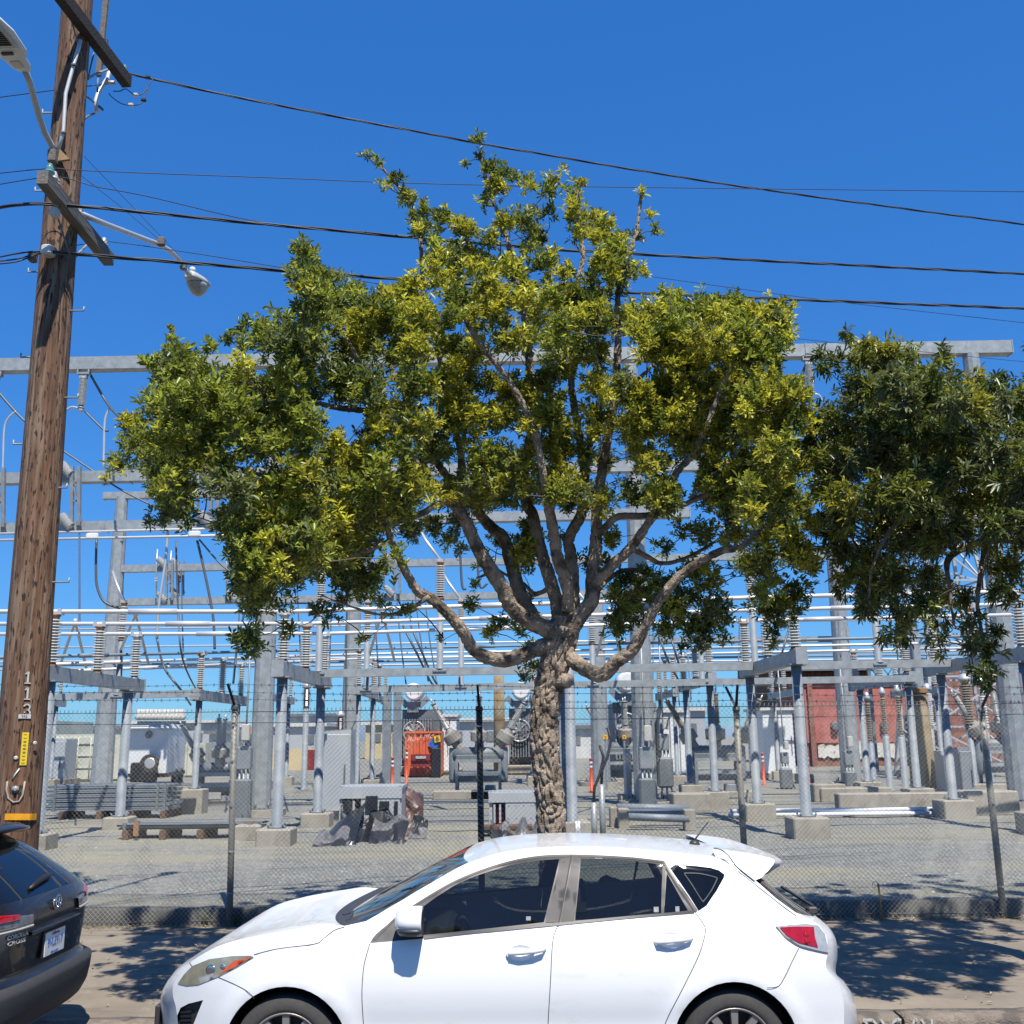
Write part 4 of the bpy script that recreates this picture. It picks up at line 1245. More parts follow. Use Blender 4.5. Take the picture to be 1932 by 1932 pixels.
for (xa_, xb_, ya_, yb_) in ((648, 662, 1510, 1534), (690, 712, 1502, 1528), (716, 734, 1512, 1524), (744, 750, 1512, 1540)):  # black slabs put the shade of the crate's recesses into colour
    p_, q_ = P(xa_, ya_, 20.22), P(xb_, yb_, 20.22); MB().box(((p_.x + q_.x) / 2, 20.24, (p_.z + q_.z) / 2), (q_.x - p_.x, .06, p_.z - q_.z)).build('recess_shade_panel', M['black'], t)
t = thing('wrapped_bundle', 'brown plastic-wrapped bundle right of the silver tarp heap', 'wrapped bundle', P(778, 1560, 20.9))
crumple(762, 797, 1490, 1556, 20.9, .3, 29, 'tarpb', 'sheet', t, shape=lambda u: 1 - .35 * u ** 2, nx=14, nz=12)
b = MB(); a = P(764, 1495, 21.3); c = P(794, 1555, 21.3); b.cbox(((a.x + c.x) / 2, 21.6, (a.z + YZ) / 2), (c.x - a.x, .7, a.z - YZ - .05), .06); b.build('load', M['tarpb'], t)
crumple(774, 806, 1546, 1566, 20.4, .2, 31, 'tarp', 'torn_sheet', t, nx=12, nz=6)
t = thing('open_crate', 'light grey crate with open red front between the black post and the trunk', 'crate', P(960, 1565, 20.2))
crate(922, 1012, 1496, 1556, 20.9, .9, t)
crumple(926, 1018, 1548, 1570, 20.2, .25, 41, 'tarp', 'torn_sheet', t, shape=lambda u: .5 + .5 * math.sin(u * 9 + 2) ** 2, nx=22, nz=6)
MB().box(P(955, 1560, 20.6), (1.0, .5, .06)).build('pallet_board', M['oldwood'], t)

# --- ground-level odds and ends
for (x, y, Y, d, lb) in ((878, 1480, 33, (2.0, .5, .28), 'low brown timber kerb in front of the breaker'), (945, 1478, 33, (1.9, .5, .28), 'rounded brown timber kerb behind the black fence post'), (1690, 1510, 27, (3.0, .4, .4), 'concrete slab lying before the rust-stained column'), (1560, 1490, 30, (.9, .6, .5), 'grey concrete block left of the slab'), (1608, 1493, 30, (2.0, .8, .4), 'broad concrete footing under the striped insulator posts'), (1860, 1512, 24.8, (1.2, .8, .55), 'dark concrete block at the right fence post'), (1302, 1512, 27, (.95, .7, .45), 'dark grey plinth left of the tall pale pedestal'), (470, 1570, 20.4, (.5, .4, .3), 'small grey box beside the left fence post')):
    p = P(x, y, Y)
    o = MB().cbox((p.x, Y, YZ + d[2] / 2 - .02), d, .03).build('concrete_block', M['conc'], None, (p.x, Y, YZ)); tag(o, lb, 'block')
def signpost(x, y, Y, w_, h, mat, label, body=None, post=True):
    c = P(x, y, Y)
    t = thing('number_sign', label, 'sign', c)
    MB().cbox(c, (w_, .03, h), .02).build('plate', M[mat], t)
    if body: text(body, c + Vector((0, -.018, 0)), h * .7, M['ink'], t, ext=.001)
    if post: MB().beam((c.x, Y + .04, YZ), (c.x, Y + .04, c.z), .06, .05, (0, 1, 0)).build('stake', M['steel'], t)
signpost(1220, 1382, 27.6, .21, .15, 'ysign', 'yellow number sign in front of the massive column right of the trunk', '103')
signpost(1086 + 92, 1391, 34, .13, .13, 'ysign', 'small yellow sign near the narrow grey cabinet', '5')
signpost(1152 - 10, 1391, 38, .18, .16, 'ysign', 'small yellow sign left of the narrow grey cabinet', '2')
signpost(468, 1380, 26.4, .19, .15, 'osign', 'orange sign on the massive left column', None, False)

# motor-drive mechanism boxes and conduits on the massive columns
def drive(x, y, Y, label, s=1):
    c = P(x, y, Y); t = thing('drive_mechanism', label, 'mechanism', (c.x, Y, YZ))
    MB().cbox(c, (.34 * s, .3, .55 * s), .02).build('box', M['steel'], t)
    MB().cbox(c + Vector((.05 * s, -.2, .62 * s)), (.2 * s, .18, .4 * s), .02).build('gearbox', M['porc'], t)
    b = MB()
    for i in range(3): b.tube([c + Vector((-.1 + .1 * i, -.05, -.27 * s)), (c.x - .1 + .12 * i, Y - .1, YZ + .5), (c.x - .15 + .2 * i, Y - .2, YZ)], .03, 6)
    b.build('conduit', M['galv'], t)
    MB().tube([c + Vector((0, 0, .3)), c + Vector((0, .1, 3.2))], .025, 6).build('shaft', M['galv'], t)
    b = MB(); b.cbox(c + Vector((0, -.05, -1.0 * s)), (.42, .3, 1.0 * s), .05); b.build('lower_box', M['dsteel'], t)
drive(1218, 1430, 27.3, 'motor drive box and conduits on the yellow-signed column')
drive(1252, 1400, 28.6, 'grey canister drive right of the yellow-signed column', .8)
drive(462, 1430, 26.3, 'motor drive box and cables on the massive left column')
drive(1480 + 0, 1430, 37, 'small drive mechanism near the white doors', .7)
drive(1600, 1430, 37, 'clustered drive mechanism on the column before the red wall', .9)

# posts with striped insulators at right
for (x, yb, ym, yi, Y, mm, rr, lb) in ((1648, 1470, 1402, 1320, 34, 'porcb', .10, 'brown striped insulator post left of two others before the red wall'), (1678, 1470, 1388, 1310, 35, 'porcb', .10, 'brown striped insulator post in the middle before the red wall'), (1708, 1478, 1390, 1306, 35, 'porcb', .10, 'brown striped insulator post nearest the rust-stained column'), (1763, 1450, 1373, 1302, 37, 'porcw', .15, 'white striped insulator right of the rust-stained column'), (1836, 1440, 1372, 1284, 36, 'porcb', .21, 'large amber ribbed bushing with a domed cap near the right fence post'), (1870, 1470, 1380, 1290, 40, 'porcw', .13, 'white striped insulator at the right edge'), (640, 1440, 1388, 1352, 40, 'porcd', .16, 'dark brown ribbed arrester between the bus support and cabinet'), (574, 1452, 1335, 1298, 40, 'porcd', .16, 'dark brown ribbed arrester behind the second bus support')):
    g = P(x, yb, Y); g.z = YZ
    t = thing('insulator_post', lb, 'insulator post', g, 'free-standing insulator posts')
    m1 = P(x, ym, Y); m1.x = g.x; m2 = P(x, yi, Y); m2.x = g.x
    b = MB(); gpost(b, g, m1, .11); b.build('post', M['steel'], t)
    ins('insulator', m1, m2, rr, mm, t, 16, core=.6)
    b = MB(); b.lathe(m2, [(0, rr * 1.1), (.08, rr * 1.1), (.2, rr * .7), (.25, .03)], 12); b.build('cap', M['alum'], t)

# thick rust-stained column and wooden poles at right
b0 = P(1744, 1483, 31); b0.z = YZ
t = thing('stained_column', 'thick round column, grey above and rust-stained below, before the red wall', 'column', b0)
m1 = P(1722, 1300, 31); m2 = P(1712, 1170, 31); m1.x = m2.x = b0.x
MB().lathe(b0, [(0, .42), (.4, .38), (m1.z - YZ, .30), (m1.z - YZ + .02, .27)], 20).build('stained_base', M['rustcol'], t)
MB().lathe(m1, [(0, .26), (m2.z - m1.z, .22)], 12, smooth=False).build('steel_top', M['galv'], t)
MB().lathe(m1 - Vector((0, 0, .12)), [(0, .34), (.12, .34)], 20, smooth=False).build('collar', M['rust'], t)
for (x0_, y0_, x1_, y1_, Y, r, lb) in ((1800, 1450, 1745, 1060, 48, .2, 'brown wooden pole behind the rust-stained column'), (945, 1440, 940, 1275, 60, .3, 'pale yellow-brown pole behind the right splayed bushing')):
    g = P(x0_, y0_, Y); q = P(x1_, y1_, Y); g.z = YZ; q.x = (g.x + q.x * 2) / 3; g.x = q.x
    o = MB().tube([g, q], [r * 1.15, r], 14).build('wooden_pole', M['rustcol'] if Y > 50 else M['oldwood'], None, g); tag(o, lb, 'pole')
t = thing('steel_conduit_frame', 'pair of flat grey perforated uprights left of the fan', 'upright', P(738, 1470, 40))
for x in (729, 748):
    g = P(x, 1470, 40); q = P(x, 1302, 40); q.x = g.x; g.z = YZ
    MB().beam(g, q, .3, .12, (0, 1, 0)).build('upright', M['steel'], t)

# --- lattice tower
def tower(xc, Y, zt, w0, w1, label, mat):
    g = P(xc, 1440, Y); O = Vector((g.x, Y, YZ))
    t = thing('lattice_tower', label, 'tower', O)
    n = 7
    lev = []
    for i in range(n + 1):
        f = i / n; hw = (w0 + (w1 - w0) * f) / 2; z = YZ + (zt - YZ) * f
        lev.append([Vector((O.x + sx * hw, Y + sy * hw, z)) for sx, sy in ((-1, -1), (1, -1), (1, 1), (-1, 1))])
    for k_ in range(4):
        MB().beam(lev[0][k_], lev[-1][k_], .13, .13).build('leg', M[mat], t)
    b = MB()
    for i in range(n):
        for k_ in range(4):
            l = (k_ + 1) % 4
            b.beam(lev[i][k_], lev[i + 1][l], .07, .07); b.beam(lev[i][l], lev[i + 1][k_], .07, .07); b.beam(lev[i + 1][k_], lev[i + 1][l], .07, .07)
    o = b.build('bracing', M[mat], t); o['kind'] = 'stuff'
    b = MB()
    for f in (.55, .78, .97):
        z = YZ + (zt - YZ) * f
        for s in (-1, 1):
            tip = Vector((O.x + s * 3.2, Y, z + .1))
            b.beam((O.x, Y - .3, z), tip, .09, .09); b.beam((O.x, Y + .3, z), tip, .09, .09); b.beam((O.x + s * .4, Y, z + .8), tip, .07, .07)
    b.build('cross_arm', M[mat], t)
tower(1812, 46, 15, 4.2, 1.2, 'white lattice pylon behind the right street tree', 'silver')
# lattice girder along the far right
t = thing('lattice_girder', 'long dark lattice girder above the red brick wall', 'girder', P(1640, 1258, 52))
a, c = P(1640, 1258, 52), P(1960, 1254, 52)
b = MB()
N_ = 14
for i in range(N_):
    p, q = a.lerp(c, i / N_), a.lerp(c, (i + 1) / N_)
    dz = Vector((0, 0, -.75))
    b.beam(p, q, .08, .08); b.beam(p + dz, q + dz, .08, .08); b.beam(p, q + dz, .05, .05); b.beam(p + dz, q, .05, .05); b.beam(p, p + dz, .05, .05)
b.build('truss', M['dsteel'], t)
for x in (1642, 1958): g = P(x, 1300, 52); MB().beam((g.x, 52, YZ), (g.x, 52, a.z), .15, .15, (0, 1, 0)).build('support_leg', M['dsteel'], t)

# --- red brick building at the right
Y = 62
a, c = P(1516, 1282, Y), P(2100, 1282, Y)
t = thing('brick_building', 'old brick building with red painted wall and white patches at right', 'building', Vector((a.x, Y, YZ)))
zt = P(1516, 1290, Y).z; zm = P(1516, 1402, Y).z; zl = P(1516, 1432, Y).z
xs = P(1516, 1300, Y).x; xe = c.x
MB().box(((xs + xe) / 2, Y + 4, (YZ + zt) / 2), (xe - xs, 7.8, zt - YZ)).build('wall', M['brick'], t)
MB().box(((xs + xe) / 2, Y + .06, (zm + zt) / 2), (xe - xs - .02, .12, zt - zm)).build('red_wall', M['redpaint'], t)
x = xs + .6
i = 0
while x < xe - 1:
    w_ = rnd.uniform(1.2, 2.2)
    b = MB(); pts = []
    n = 12
    z0_, z1_ = zl + rnd.uniform(0, .15), zm - rnd.uniform(-.05, .2)
    for j in range(n): pts.append(Vector((x + w_ * j / (n - 1), Y - .01, z1_ + rnd.uniform(-.12, .06))))
    for j in range(n): pts.append(Vector((x + w_ * (1 - j / (n - 1)), Y - .01, z0_ + rnd.uniform(-.1, .1))))
    b.prism(pts, (0, .05, 0)); b.build('plaster_patch', M['patch'], t)
    x += w_ + rnd.uniform(.1, .5)
for x in (1530, 1600, 1760, 1850, 1930): 
    p = P(x, 1350, Y); MB().box((p.x, Y - .06, (zt + YZ) / 2), (.3, .25, zt - YZ)).build('pilaster', M['brick'], t)
MB().box(((xs + xe) / 2, Y + 4, zt + .15), (xe - xs + .4, 8.4, .25)).build('coping', M['oldwood'], t)
for x in (1575, 1668): p = P(x, 1370, Y); MB().lathe((p.x, Y - .02, p.z), [(0, .28), (.1, .25), (.3, .2)], 12, (0, -1, 0)).build('wall_lamp', M['dsteel'], t)
Y = 70
t = thing('wooden_building', 'brown boarded upper storey rising behind the red wall', 'building', P(1480, 1300, Y))
a, c = P(1462, 1268, Y), P(1640, 1300, Y)
nb = 26
for i in range(nb):
    w_ = (c.x - a.x) / nb
    MB().box((a.x + w_ * (i + .5), Y + rnd.uniform(-.02, .02), (YZ + a.z) / 2), (w_ - .03, .1, a.z - YZ - rnd.uniform(0, .15))).build('board', M['oldwood'], t)
MB().box(((a.x + c.x) / 2, Y + 3.2, (YZ + a.z) / 2), (c.x - a.x, 6.2, a.z - YZ)).build('wall', M['oldwood'], t)
MB().box(((a.x + c.x) / 2, Y + 3, a.z + .12), (c.x - a.x + .8, 7.4, .2)).build('roof', M['dsteel'], t)
for x in (1556, 1592):
    p = P(x, 1285, Y); MB().cbox((p.x, Y - .08, p.z - .2), (1.2, .08, .9), .02).build('window', M['patch'] if x > 1570 else M['blue'], t)
Y = 58
a = P(1762, 1268, Y); c = P(2100, 1268, Y)
o = MB().box(((a.x + c.x) / 2, Y + 1.4, (YZ + a.z) / 2), (c.x - a.x, 2.6, a.z - YZ)).build('brick_annex', M['brick'], None, (a.x, Y, YZ)); tag(o, 'brown brick annex at the right edge behind the amber bushing', 'building')

# --- low far buildings, beige wall, red door, distant hills
t = thing('beige_wall', 'beige boundary wall with a dark red door behind the second bus support', 'wall', P(500, 1450, 66))
a, c = P(452, 1414, 66), P(655, 1452, 66)
MB().box(((a.x + c.x) / 2, 66.2, (YZ + a.z) / 2), (c.x - a.x, .4, a.z - YZ)).build('wall', M['beige'], t)
a2, c2_ = P(580, 1415, 65.9), P(604, 1452, 65.9)
MB().box(((a2.x + c2_.x) / 2, 65.93, (YZ + a2.z) / 2), (c2_.x - a2.x, .1, a2.z - YZ)).build('door', M['dred'], t)
far = [(395, 470, 1385, 90, 'roof', 'low pale warehouse far behind the left breaker'), (455, 610, 1372, 95, 'silver', 'long grey warehouse roof far behind the second bus support'), (540, 640, 1352, 120, 'roof', 'white-roofed far building left of the far column'), (690, 770, 1368, 100, 'beige', 'far yellowish building left of the fan'), (830, 960, 1362, 88, 'silver', 'far white-roofed building behind the breaker bushings'), (1010, 1160, 1376, 92, 'roof', 'pale far building behind the tree trunk'), (1225, 1330, 1342, 98, 'silver', 'far pale building behind the white enclosure'), (96, 260, 1378, 80, 'roof', 'far dark-roofed shed behind the cream containers'), (250, 400, 1366, 105, 'silver', 'far grey building behind the cargo trailer')]
for (xl, xr, yt, Y, mm, lb) in far:
    a, c = P(xl, yt, Y), P(xr, yt, Y); h = a.z - YZ
    t = thing('far_building', lb, 'building', (a.x, Y, YZ), 'low far buildings')
    MB().box(((a.x + c.x) / 2, Y + 6, YZ + h * .5), (c.x - a.x, 12, h)).build('wall', M[mm], t)
    MB().box(((a.x + c.x) / 2, Y + 6, YZ + h + .15), (c.x - a.x + .8, 12.8, .3)).build('roof', M['roof'] if mm != 'roof' else M['dsteel'], t)
    n = max(2, int((c.x - a.x) / 2.2))
    for i in range(n):
        x = a.x + (c.x - a.x) * (i + .5) / n
        o = MB().box((x, Y - .03, YZ + h * .62), (.9, .1, .8)).build('window', M['dsteel'], t)
vs, fs = [], []
for i in range(81):
    x = -900 + 1800 * i / 80
    h = 14 + 16 * noise.fractal(Vector((x * .004, 2, 0)), 1, 2, 4) + 6 * noise.noise(Vector((x * .02, 7, 0)))
    vs += [(x, 860, 0), (x, 866, max(4, h)), (x, 895, max(4, h) * .8)]
for i in range(80):
    for j in range(2): fs.append((3 * i + j, 3 * i + 3 + j, 3 * i + 4 + j, 3 * i + 1 + j))
tag(MB().add(vs, fs, True).build('hills', M['hill']), kind='structure')

# overhead capacitor bank and rooftop insulator rows behind the trailer
t = thing('capacitor_bank', 'row of small rounded insulators on a steel rack above the cargo trailer', 'capacitor bank', P(310, 1365, 58))
a, c = P(262, 1352, 58), P(350, 1352, 58)
for i in range(16):
    p = a.lerp(c, (i + .5) / 16)
    MB().lathe(p - Vector((0, .3, .2)), [(0, .12), (.1, .2), (.25, .2), (.35, .12), (.5, .16), (.6, .06)], 8).build('insulator', M['porc'], t)
b = MB(); b.beam(a - Vector((0, 0, .35)), c - Vector((0, 0, .35)), .4, .2)
for f in (0, .25, .5, .75, 1): p = a.lerp(c, f); b.beam((p.x, 58, YZ), (p.x, 58, p.z - .4), .16, .16, (0, 1, 0))
for z in (.9, 1.6, 2.3): b.beam(a - Vector((0, 0, z)), c - Vector((0, 0, z)), .3, .25)
b.build('rack', M['steel'], t)
# ================================================================== trees
def leaf_mat(name, gloss, tr):
    mt = bpy.data.materials.new(name); mt.use_nodes = True
    nt = mt.node_tree; L = nt.links.new
    b = nt.nodes['Principled BSDF']; out = nt.nodes['Material Output']
    at = _n(nt, 'Attribute'); at.attribute_name = 'tint'
    L(at.outputs['Color'], b.inputs['Base Color'])
    b.inputs['Roughness'].default_value = gloss
    b.inputs['Specular IOR Level'].default_value = .45
    tl = _n(nt, 'BsdfTranslucent')
    br = _n(nt, 'VectorMath', operation='MULTIPLY'); br.inputs[1].default_value = (1.25, 1.2, .6)
    L(at.outputs['Color'], br.inputs[0]); L(br.outputs[0], tl.inputs['Color'])
    mx = _n(nt, 'MixShader'); mx.inputs[0].default_value = tr
    L(b.outputs[0], mx.inputs[1]); L(tl.outputs[0], mx.inputs[2]); L(mx.outputs[0], out.inputs['Surface'])
    return mt
M['leafa'] = leaf_mat('evergreen_leaf', .36, .42)
M['leafb'] = leaf_mat('drooping_leaf', .33, .32)
M['bark'] = pm('corky_bark', (.38, .30, .225), .95, 0, .36, 11, detail=9, bump=1.0, bscale=80, alt=(.125, .095, .07), altscale=7, altlo=.45, althi=.66)
M['twig'] = pm('twig_bark', (.13, .10, .075), .9, 0, .25, 12)

def bark_tube(pts, rad, n, step, amp, seed, cell=.05):
    """thick-skinned limb: a smooth tube whose surface is broken into corky plates"""
    pts = [Vector(p) for p in pts]
    # Catmull-Rom resample
    out, rr = [], []
    for i in range(len(pts) - 1):
        p0, p1, p2, p3 = pts[max(i - 1, 0)], pts[i], pts[i + 1], pts[min(i + 2, len(pts) - 1)]
        k = max(2, int((p2 - p1).length / step))
        for j in range(k):
            t = j / k
            out.append(.5 * ((2 * p1) + (p2 - p0) * t + (2 * p0 - 5 * p1 + 4 * p2 - p3) * t * t + (3 * p1 - p0 - 3 * p2 + p3) * t ** 3))
            rr.append(rad[i] + (rad[i + 1] - rad[i]) * t)
    out.append(pts[-1]); rr.append(rad[-1])
    rings, x, s = [], None, 0
    for i, p in enumerate(out):
        d = (out[min(i + 1, len(out) - 1)] - out[max(i - 1, 0)]).normalized()
        if x is None: x = d.cross(Vector((0, 1, 0))).normalized()
        else: x = (x - d * x.dot(d)).normalized()
        y = d.cross(x)
        if i: s += (p - out[i - 1]).length
        ring = []
        for k in range(n):
            a = 2 * math.pi * k / n
            u = Vector((math.cos(a) * rr[i], math.sin(a) * rr[i], s * .40 + seed * 3.7)) / cell
            wv = noise.noise_vector(u * .8) * .75
            dd = noise.voronoi(u + wv)[0]
            e = dd[1] - dd[0]
            pl = noise.noise(Vector((dd[0] * 9, dd[1] * 7, 3)))
            q_ = min(1, e / .24)
            dr = amp * (q_ * q_ * (3 - 2 * q_) - .8) + amp * .35 * noise.noise(u * 3.3) + amp * .45 * noise.noise(Vector((u.x * 2.6, u.y * 2.6, u.z * .8))) + rr[i] * .09 * noise.noise(u * .22 + Vector((0, 0, 9)))
            ring.append(p + (x * math.cos(a) + y * math.sin(a)) * (rr[i] + dr))
        rings.append(ring)
    return MB().rings(rings, True, True)

class Leaves:
    def __init__(s, seed):
        s.r = np.random.RandomState(seed)
        s.p, s.d, s.l, s.w, s.c = [], [], [], [], []
    def rosette(s, c, axis, n, ln, wd, col, spread=(.5, 1.25), stem=.05, cvar=.25):
        r = s.r
        axis = np.array(axis) / (np.linalg.norm(axis) + 1e-9)
        t = np.cross(axis, (0, 0, 1.0)); t /= (np.linalg.norm(t) + 1e-6)
        b = np.cross(axis, t)
        ph = r.rand() * 6.28
        for k in range(n):
            a = ph + k * 2.4 + r.normal(0, .25)
            th = r.uniform(*spread)
            d = axis * math.cos(th) + (t * math.cos(a) + b * math.sin(a)) * math.sin(th)
            s.p.append(np.array(c) - axis * stem * (k / n) * r.uniform(.6, 1.2))
            s.d.append(d)
            q = r.uniform(.7, 1.15)
            s.l.append(ln * q); s.w.append(wd * q * r.uniform(.85, 1.15))
            f = 1 + r.normal(0, cvar)
            s.c.append(np.array(col) * max(.35, f))
    def build(s, name, mat, parent, droop=0):
        p = np.array(s.p); d = np.array(s.d); l = np.array(s.l)[:, None]; w = np.array(s.w)[:, None]; c = np.array(s.c)
        N = len(p)
        d[:, 2] -= droop * s.r.rand(N)
        d /= np.linalg.norm(d, axis=1)[:, None]
        up = np.array([0, 0, 1.0]) + s.r.normal(0, .35, (N, 3))
        sd = np.cross(d, up); sd /= (np.linalg.norm(sd, axis=1)[:, None] + 1e-6)
        nr = np.cross(sd, d)
        fold = .22 * w
        V = np.empty((N, 6, 3))
        V[:, 0] = p
        V[:, 1] = p + d * l * .36 + sd * w * .43 + nr * fold
        V[:, 2] = p + d * l * .74 + sd * w * .40 + nr * fold
        V[:, 3] = p + d * l - nr * l * .06
        V[:, 4] = p + d * l * .74 - sd * w * .40 + nr * fold
        V[:, 5] = p + d * l * .36 - sd * w * .43 + nr * fold
        o0 = np.array(ORG[parent.name])
        V = (V - o0).reshape(-1, 3)
        i0 = np.arange(N)[:, None] * 6
        F = np.concatenate([i0 + np.array([[0, 3, 2, 1]]), i0 + np.array([[0, 5, 4, 3]])], axis=1).reshape(-1)
        me = bpy.data.meshes.new(name)
        me.vertices.add(N * 6); me.vertices.foreach_set('co', V.astype(np.float32).ravel())
        me.loops.add(len(F)); me.loops.foreach_set('vertex_index', F.astype(np.int32))
        me.polygons.add(N * 2); me.polygons.foreach_set('loop_start', (np.arange(N * 2) * 4).astype(np.int32))
        me.update(calc_edges=True)
        at = me.attributes.new('tint', 'FLOAT_COLOR', 'POINT')
        cc = np.ones((N, 6, 4)); cc[:, :, :3] = np.clip(c, 0.005, .8)[:, None, :]
        at.data.foreach_set('color', cc.astype(np.float32).ravel())
        me.materials.append(mat)
        o = link(name, me, parent)
        ORG[o.name] = ORG[parent.name]
        return o

TY = 9.35
base = P(1046, 1600, TY); base.z = .1
tree1 = thing('street_tree', 'broad yellow-green evergreen street tree with corky trunk behind the white hatchback', 'tree', base)
def lim(pts, dy0, dy1, r0, r1, power=1):
    """pixels of a limb -> world points, drifting from dy0 to dy1 in depth"""
    n = len(pts); o = []; rr = []
    for i, (x, y) in enumerate(pts):
        t = (i / (n - 1)) ** power
        Y = TY + dy0 + (dy1 - dy0) * t
        o.append(P(x, y, Y))
        rr.append((r0 + (r1 - r0) * t) * mpp(Y, 4))
    return o, rr
tp = [P(1050, 1740, TY), P(1043, 1583, TY), P(1035, 1480, TY), P(1026, 1400, TY), P(1029, 1330, TY), P(1038, 1282, TY), P(1052, 1232, TY), P(1062, 1192, TY), P(1066, 1165, TY)]
tp[0].z = .06
k = mpp(TY, 2.5)
tk = bark_tube(tp, [31 * k, 26 * k, 26 * k, 27 * k, 27 * k, 26 * k, 29 * k, 30 * k, 24 * k], 112, .009, .028, 1, .058)
tk.build('trunk', M['bark'], tree1)
LIMBS = [
 ([(1050, 1212), (1010, 1225), (975, 1240), (941, 1245), (898, 1230), (875, 1194), (847, 1159), (809, 1126), (789, 1116), (762, 1072), (738, 1018), (722, 960), (700, 900)], 0, -.9, 15, 5),
 ([(1062, 1232), (1083, 1247), (1116, 1268), (1139, 1272), (1164, 1248), (1194, 1225), (1220, 1177), (1243, 1134), (1279, 1090), (1320, 1060), (1360, 1040), (1400, 1030), (1440, 990)], 0, -.8, 15, 5),
 ([(1058, 1200), (1032, 1187), (992, 1167), (964, 1144), (946, 1106), (926, 1075), (898, 1027), (873, 972), (847, 941), (815, 911), (794, 888), (757, 835), (732, 787), (705, 735), (680, 690), (653, 641)], 0, -1.0, 17, 5),
 ([(1055, 1195), (1012, 1169), (984, 1126), (966, 1068), (951, 1017), (931, 999), (908, 974), (890, 946), (865, 925), (830, 880), (795, 830), (770, 760), (735, 690)], .1, .5, 15, 4),
 ([(1062, 1190), (1055, 1160), (1048, 1126), (1032, 1075), (1017, 1025), (1005, 972), (993, 945), (990, 880), (1005, 799), (1000, 720), (997, 653), (990, 600), (982, 560), (964, 478), (943, 412), (920, 350), (905, 285)], .05, .3, 14, 3),
 ([(1072, 1150), (1070, 1106), (1053, 1055), (1045, 1005), (1035, 954), (1030, 923), (1020, 870), (1005, 800), (960, 720), (900, 640), (850, 560)], -.12, -1.2, 13, 4),
 ([(1078, 1170), (1081, 1131), (1078, 1055), (1073, 1017), (1093, 979), (1101, 954), (1103, 910), (1101, 874), (1085, 778), (1078, 716), (1095, 640), (1085, 560), (1100, 480), (1085, 400), (1095, 350)], .05, .2, 13, 3),
 ([(1070, 1205), (1093, 1164), (1116, 1131), (1119, 1080), (1124, 1030), (1126, 979), (1129, 941), (1140, 860), (1158, 760), (1166, 653), (1166, 558), (1180, 500), (1200, 440), (1210, 368)], -.05, -.1, 16, 2.5),
 ([(1119, 1100), (1131, 1091), (1164, 1058), (1192, 1032), (1210, 1007), (1230, 977), (1258, 941), (1275, 895), (1309, 853), (1343, 778), (1368, 716), (1400, 660), (1430, 600)], -.05, -1.0, 11, 3),
 ([(1125, 1012), (1145, 992), (1169, 974), (1220, 972), (1279, 956), (1340, 930), (1420, 900), (1480, 860)], -.05, -.5, 8, 3),
 ([(1192, 1034), (1220, 1050), (1253, 1063), (1300, 1050), (1370, 1010)], -.4, .5, 6, 2.5),
 ([(1055, 1130), (1040, 1110), (1010, 1120), (985, 1100), (940, 1080), (900, 1090)], .1, 1.6, 6, 2),
 ([(847, 941), (820, 955), (780, 975), (730, 985), (660, 960), (580, 930), (500, 900), (420, 870)], -.6, -.8, 7, 2.5),
 ([(732, 787), (690, 775), (640, 770), (580, 760), (500, 770), (400, 790), (320, 800)], -.85, -.5, 7, 2.5),
 ([(690, 707), (650, 680), (600, 660), (520, 660), (450, 650)], -.95, -.3, 5, 2),
 ([(653, 641), (620, 590), (600, 540), (575, 480)], -1.0, -.9, 4.5, 1.8),
 ([(865, 925), (870, 860), (850, 780), (830, 680), (800, 560), (790, 440), (750, 350), (700, 300)], .4, .6, 8, 2),
 ([(1101, 874), (1130, 800), (1180, 740), (1240, 680), (1290, 620)], .1, .8, 6, 2),
 ([(1158, 760), (1140, 720), (1120, 660), (1100, 600)], -.1, .5, 5, 2),
 ([(809, 1126), (770, 1150), (720, 1160), (650, 1140), (600, 1120)], -.7, -1.2, 4.5, 1.5),
 ([(738, 1018), (690, 1040), (620, 1050), (540, 1060), (490, 1100)], -.85, -1.2, 4.5, 1.5),
 ([(1116, 1131), (1150, 1090), (1190, 1075), (1240, 1090), (1290, 1130)], .1, 1.4, 6, 2),
]
SAMP = []
for i, (pts, a, c, r0, r1) in enumerate(LIMBS):
    q, rr = lim(pts, a, c, r0, r1)
    big = r0 >= 11
    o = bark_tube(q, rr, 36 if big else 14, .012 if big else .03, .013 if big else .006, 5 + i, .040).build('branch', M['bark'], tree1)
    for u, v in zip(q[:-1], q[1:]):
        for t in (0, .33, .66): SAMP.append(u.lerp(v, t))
# cut stub of an old branch on the right side of the trunk
b = bark_tube([P(1040, 1285, TY - .02), P(1068, 1284, TY - .12), P(1074, 1282, TY - .16)], [.07, .068, .05], 18, .012, .008, 40, .04)
b.build('branch_stub', M['bark'], tree1)

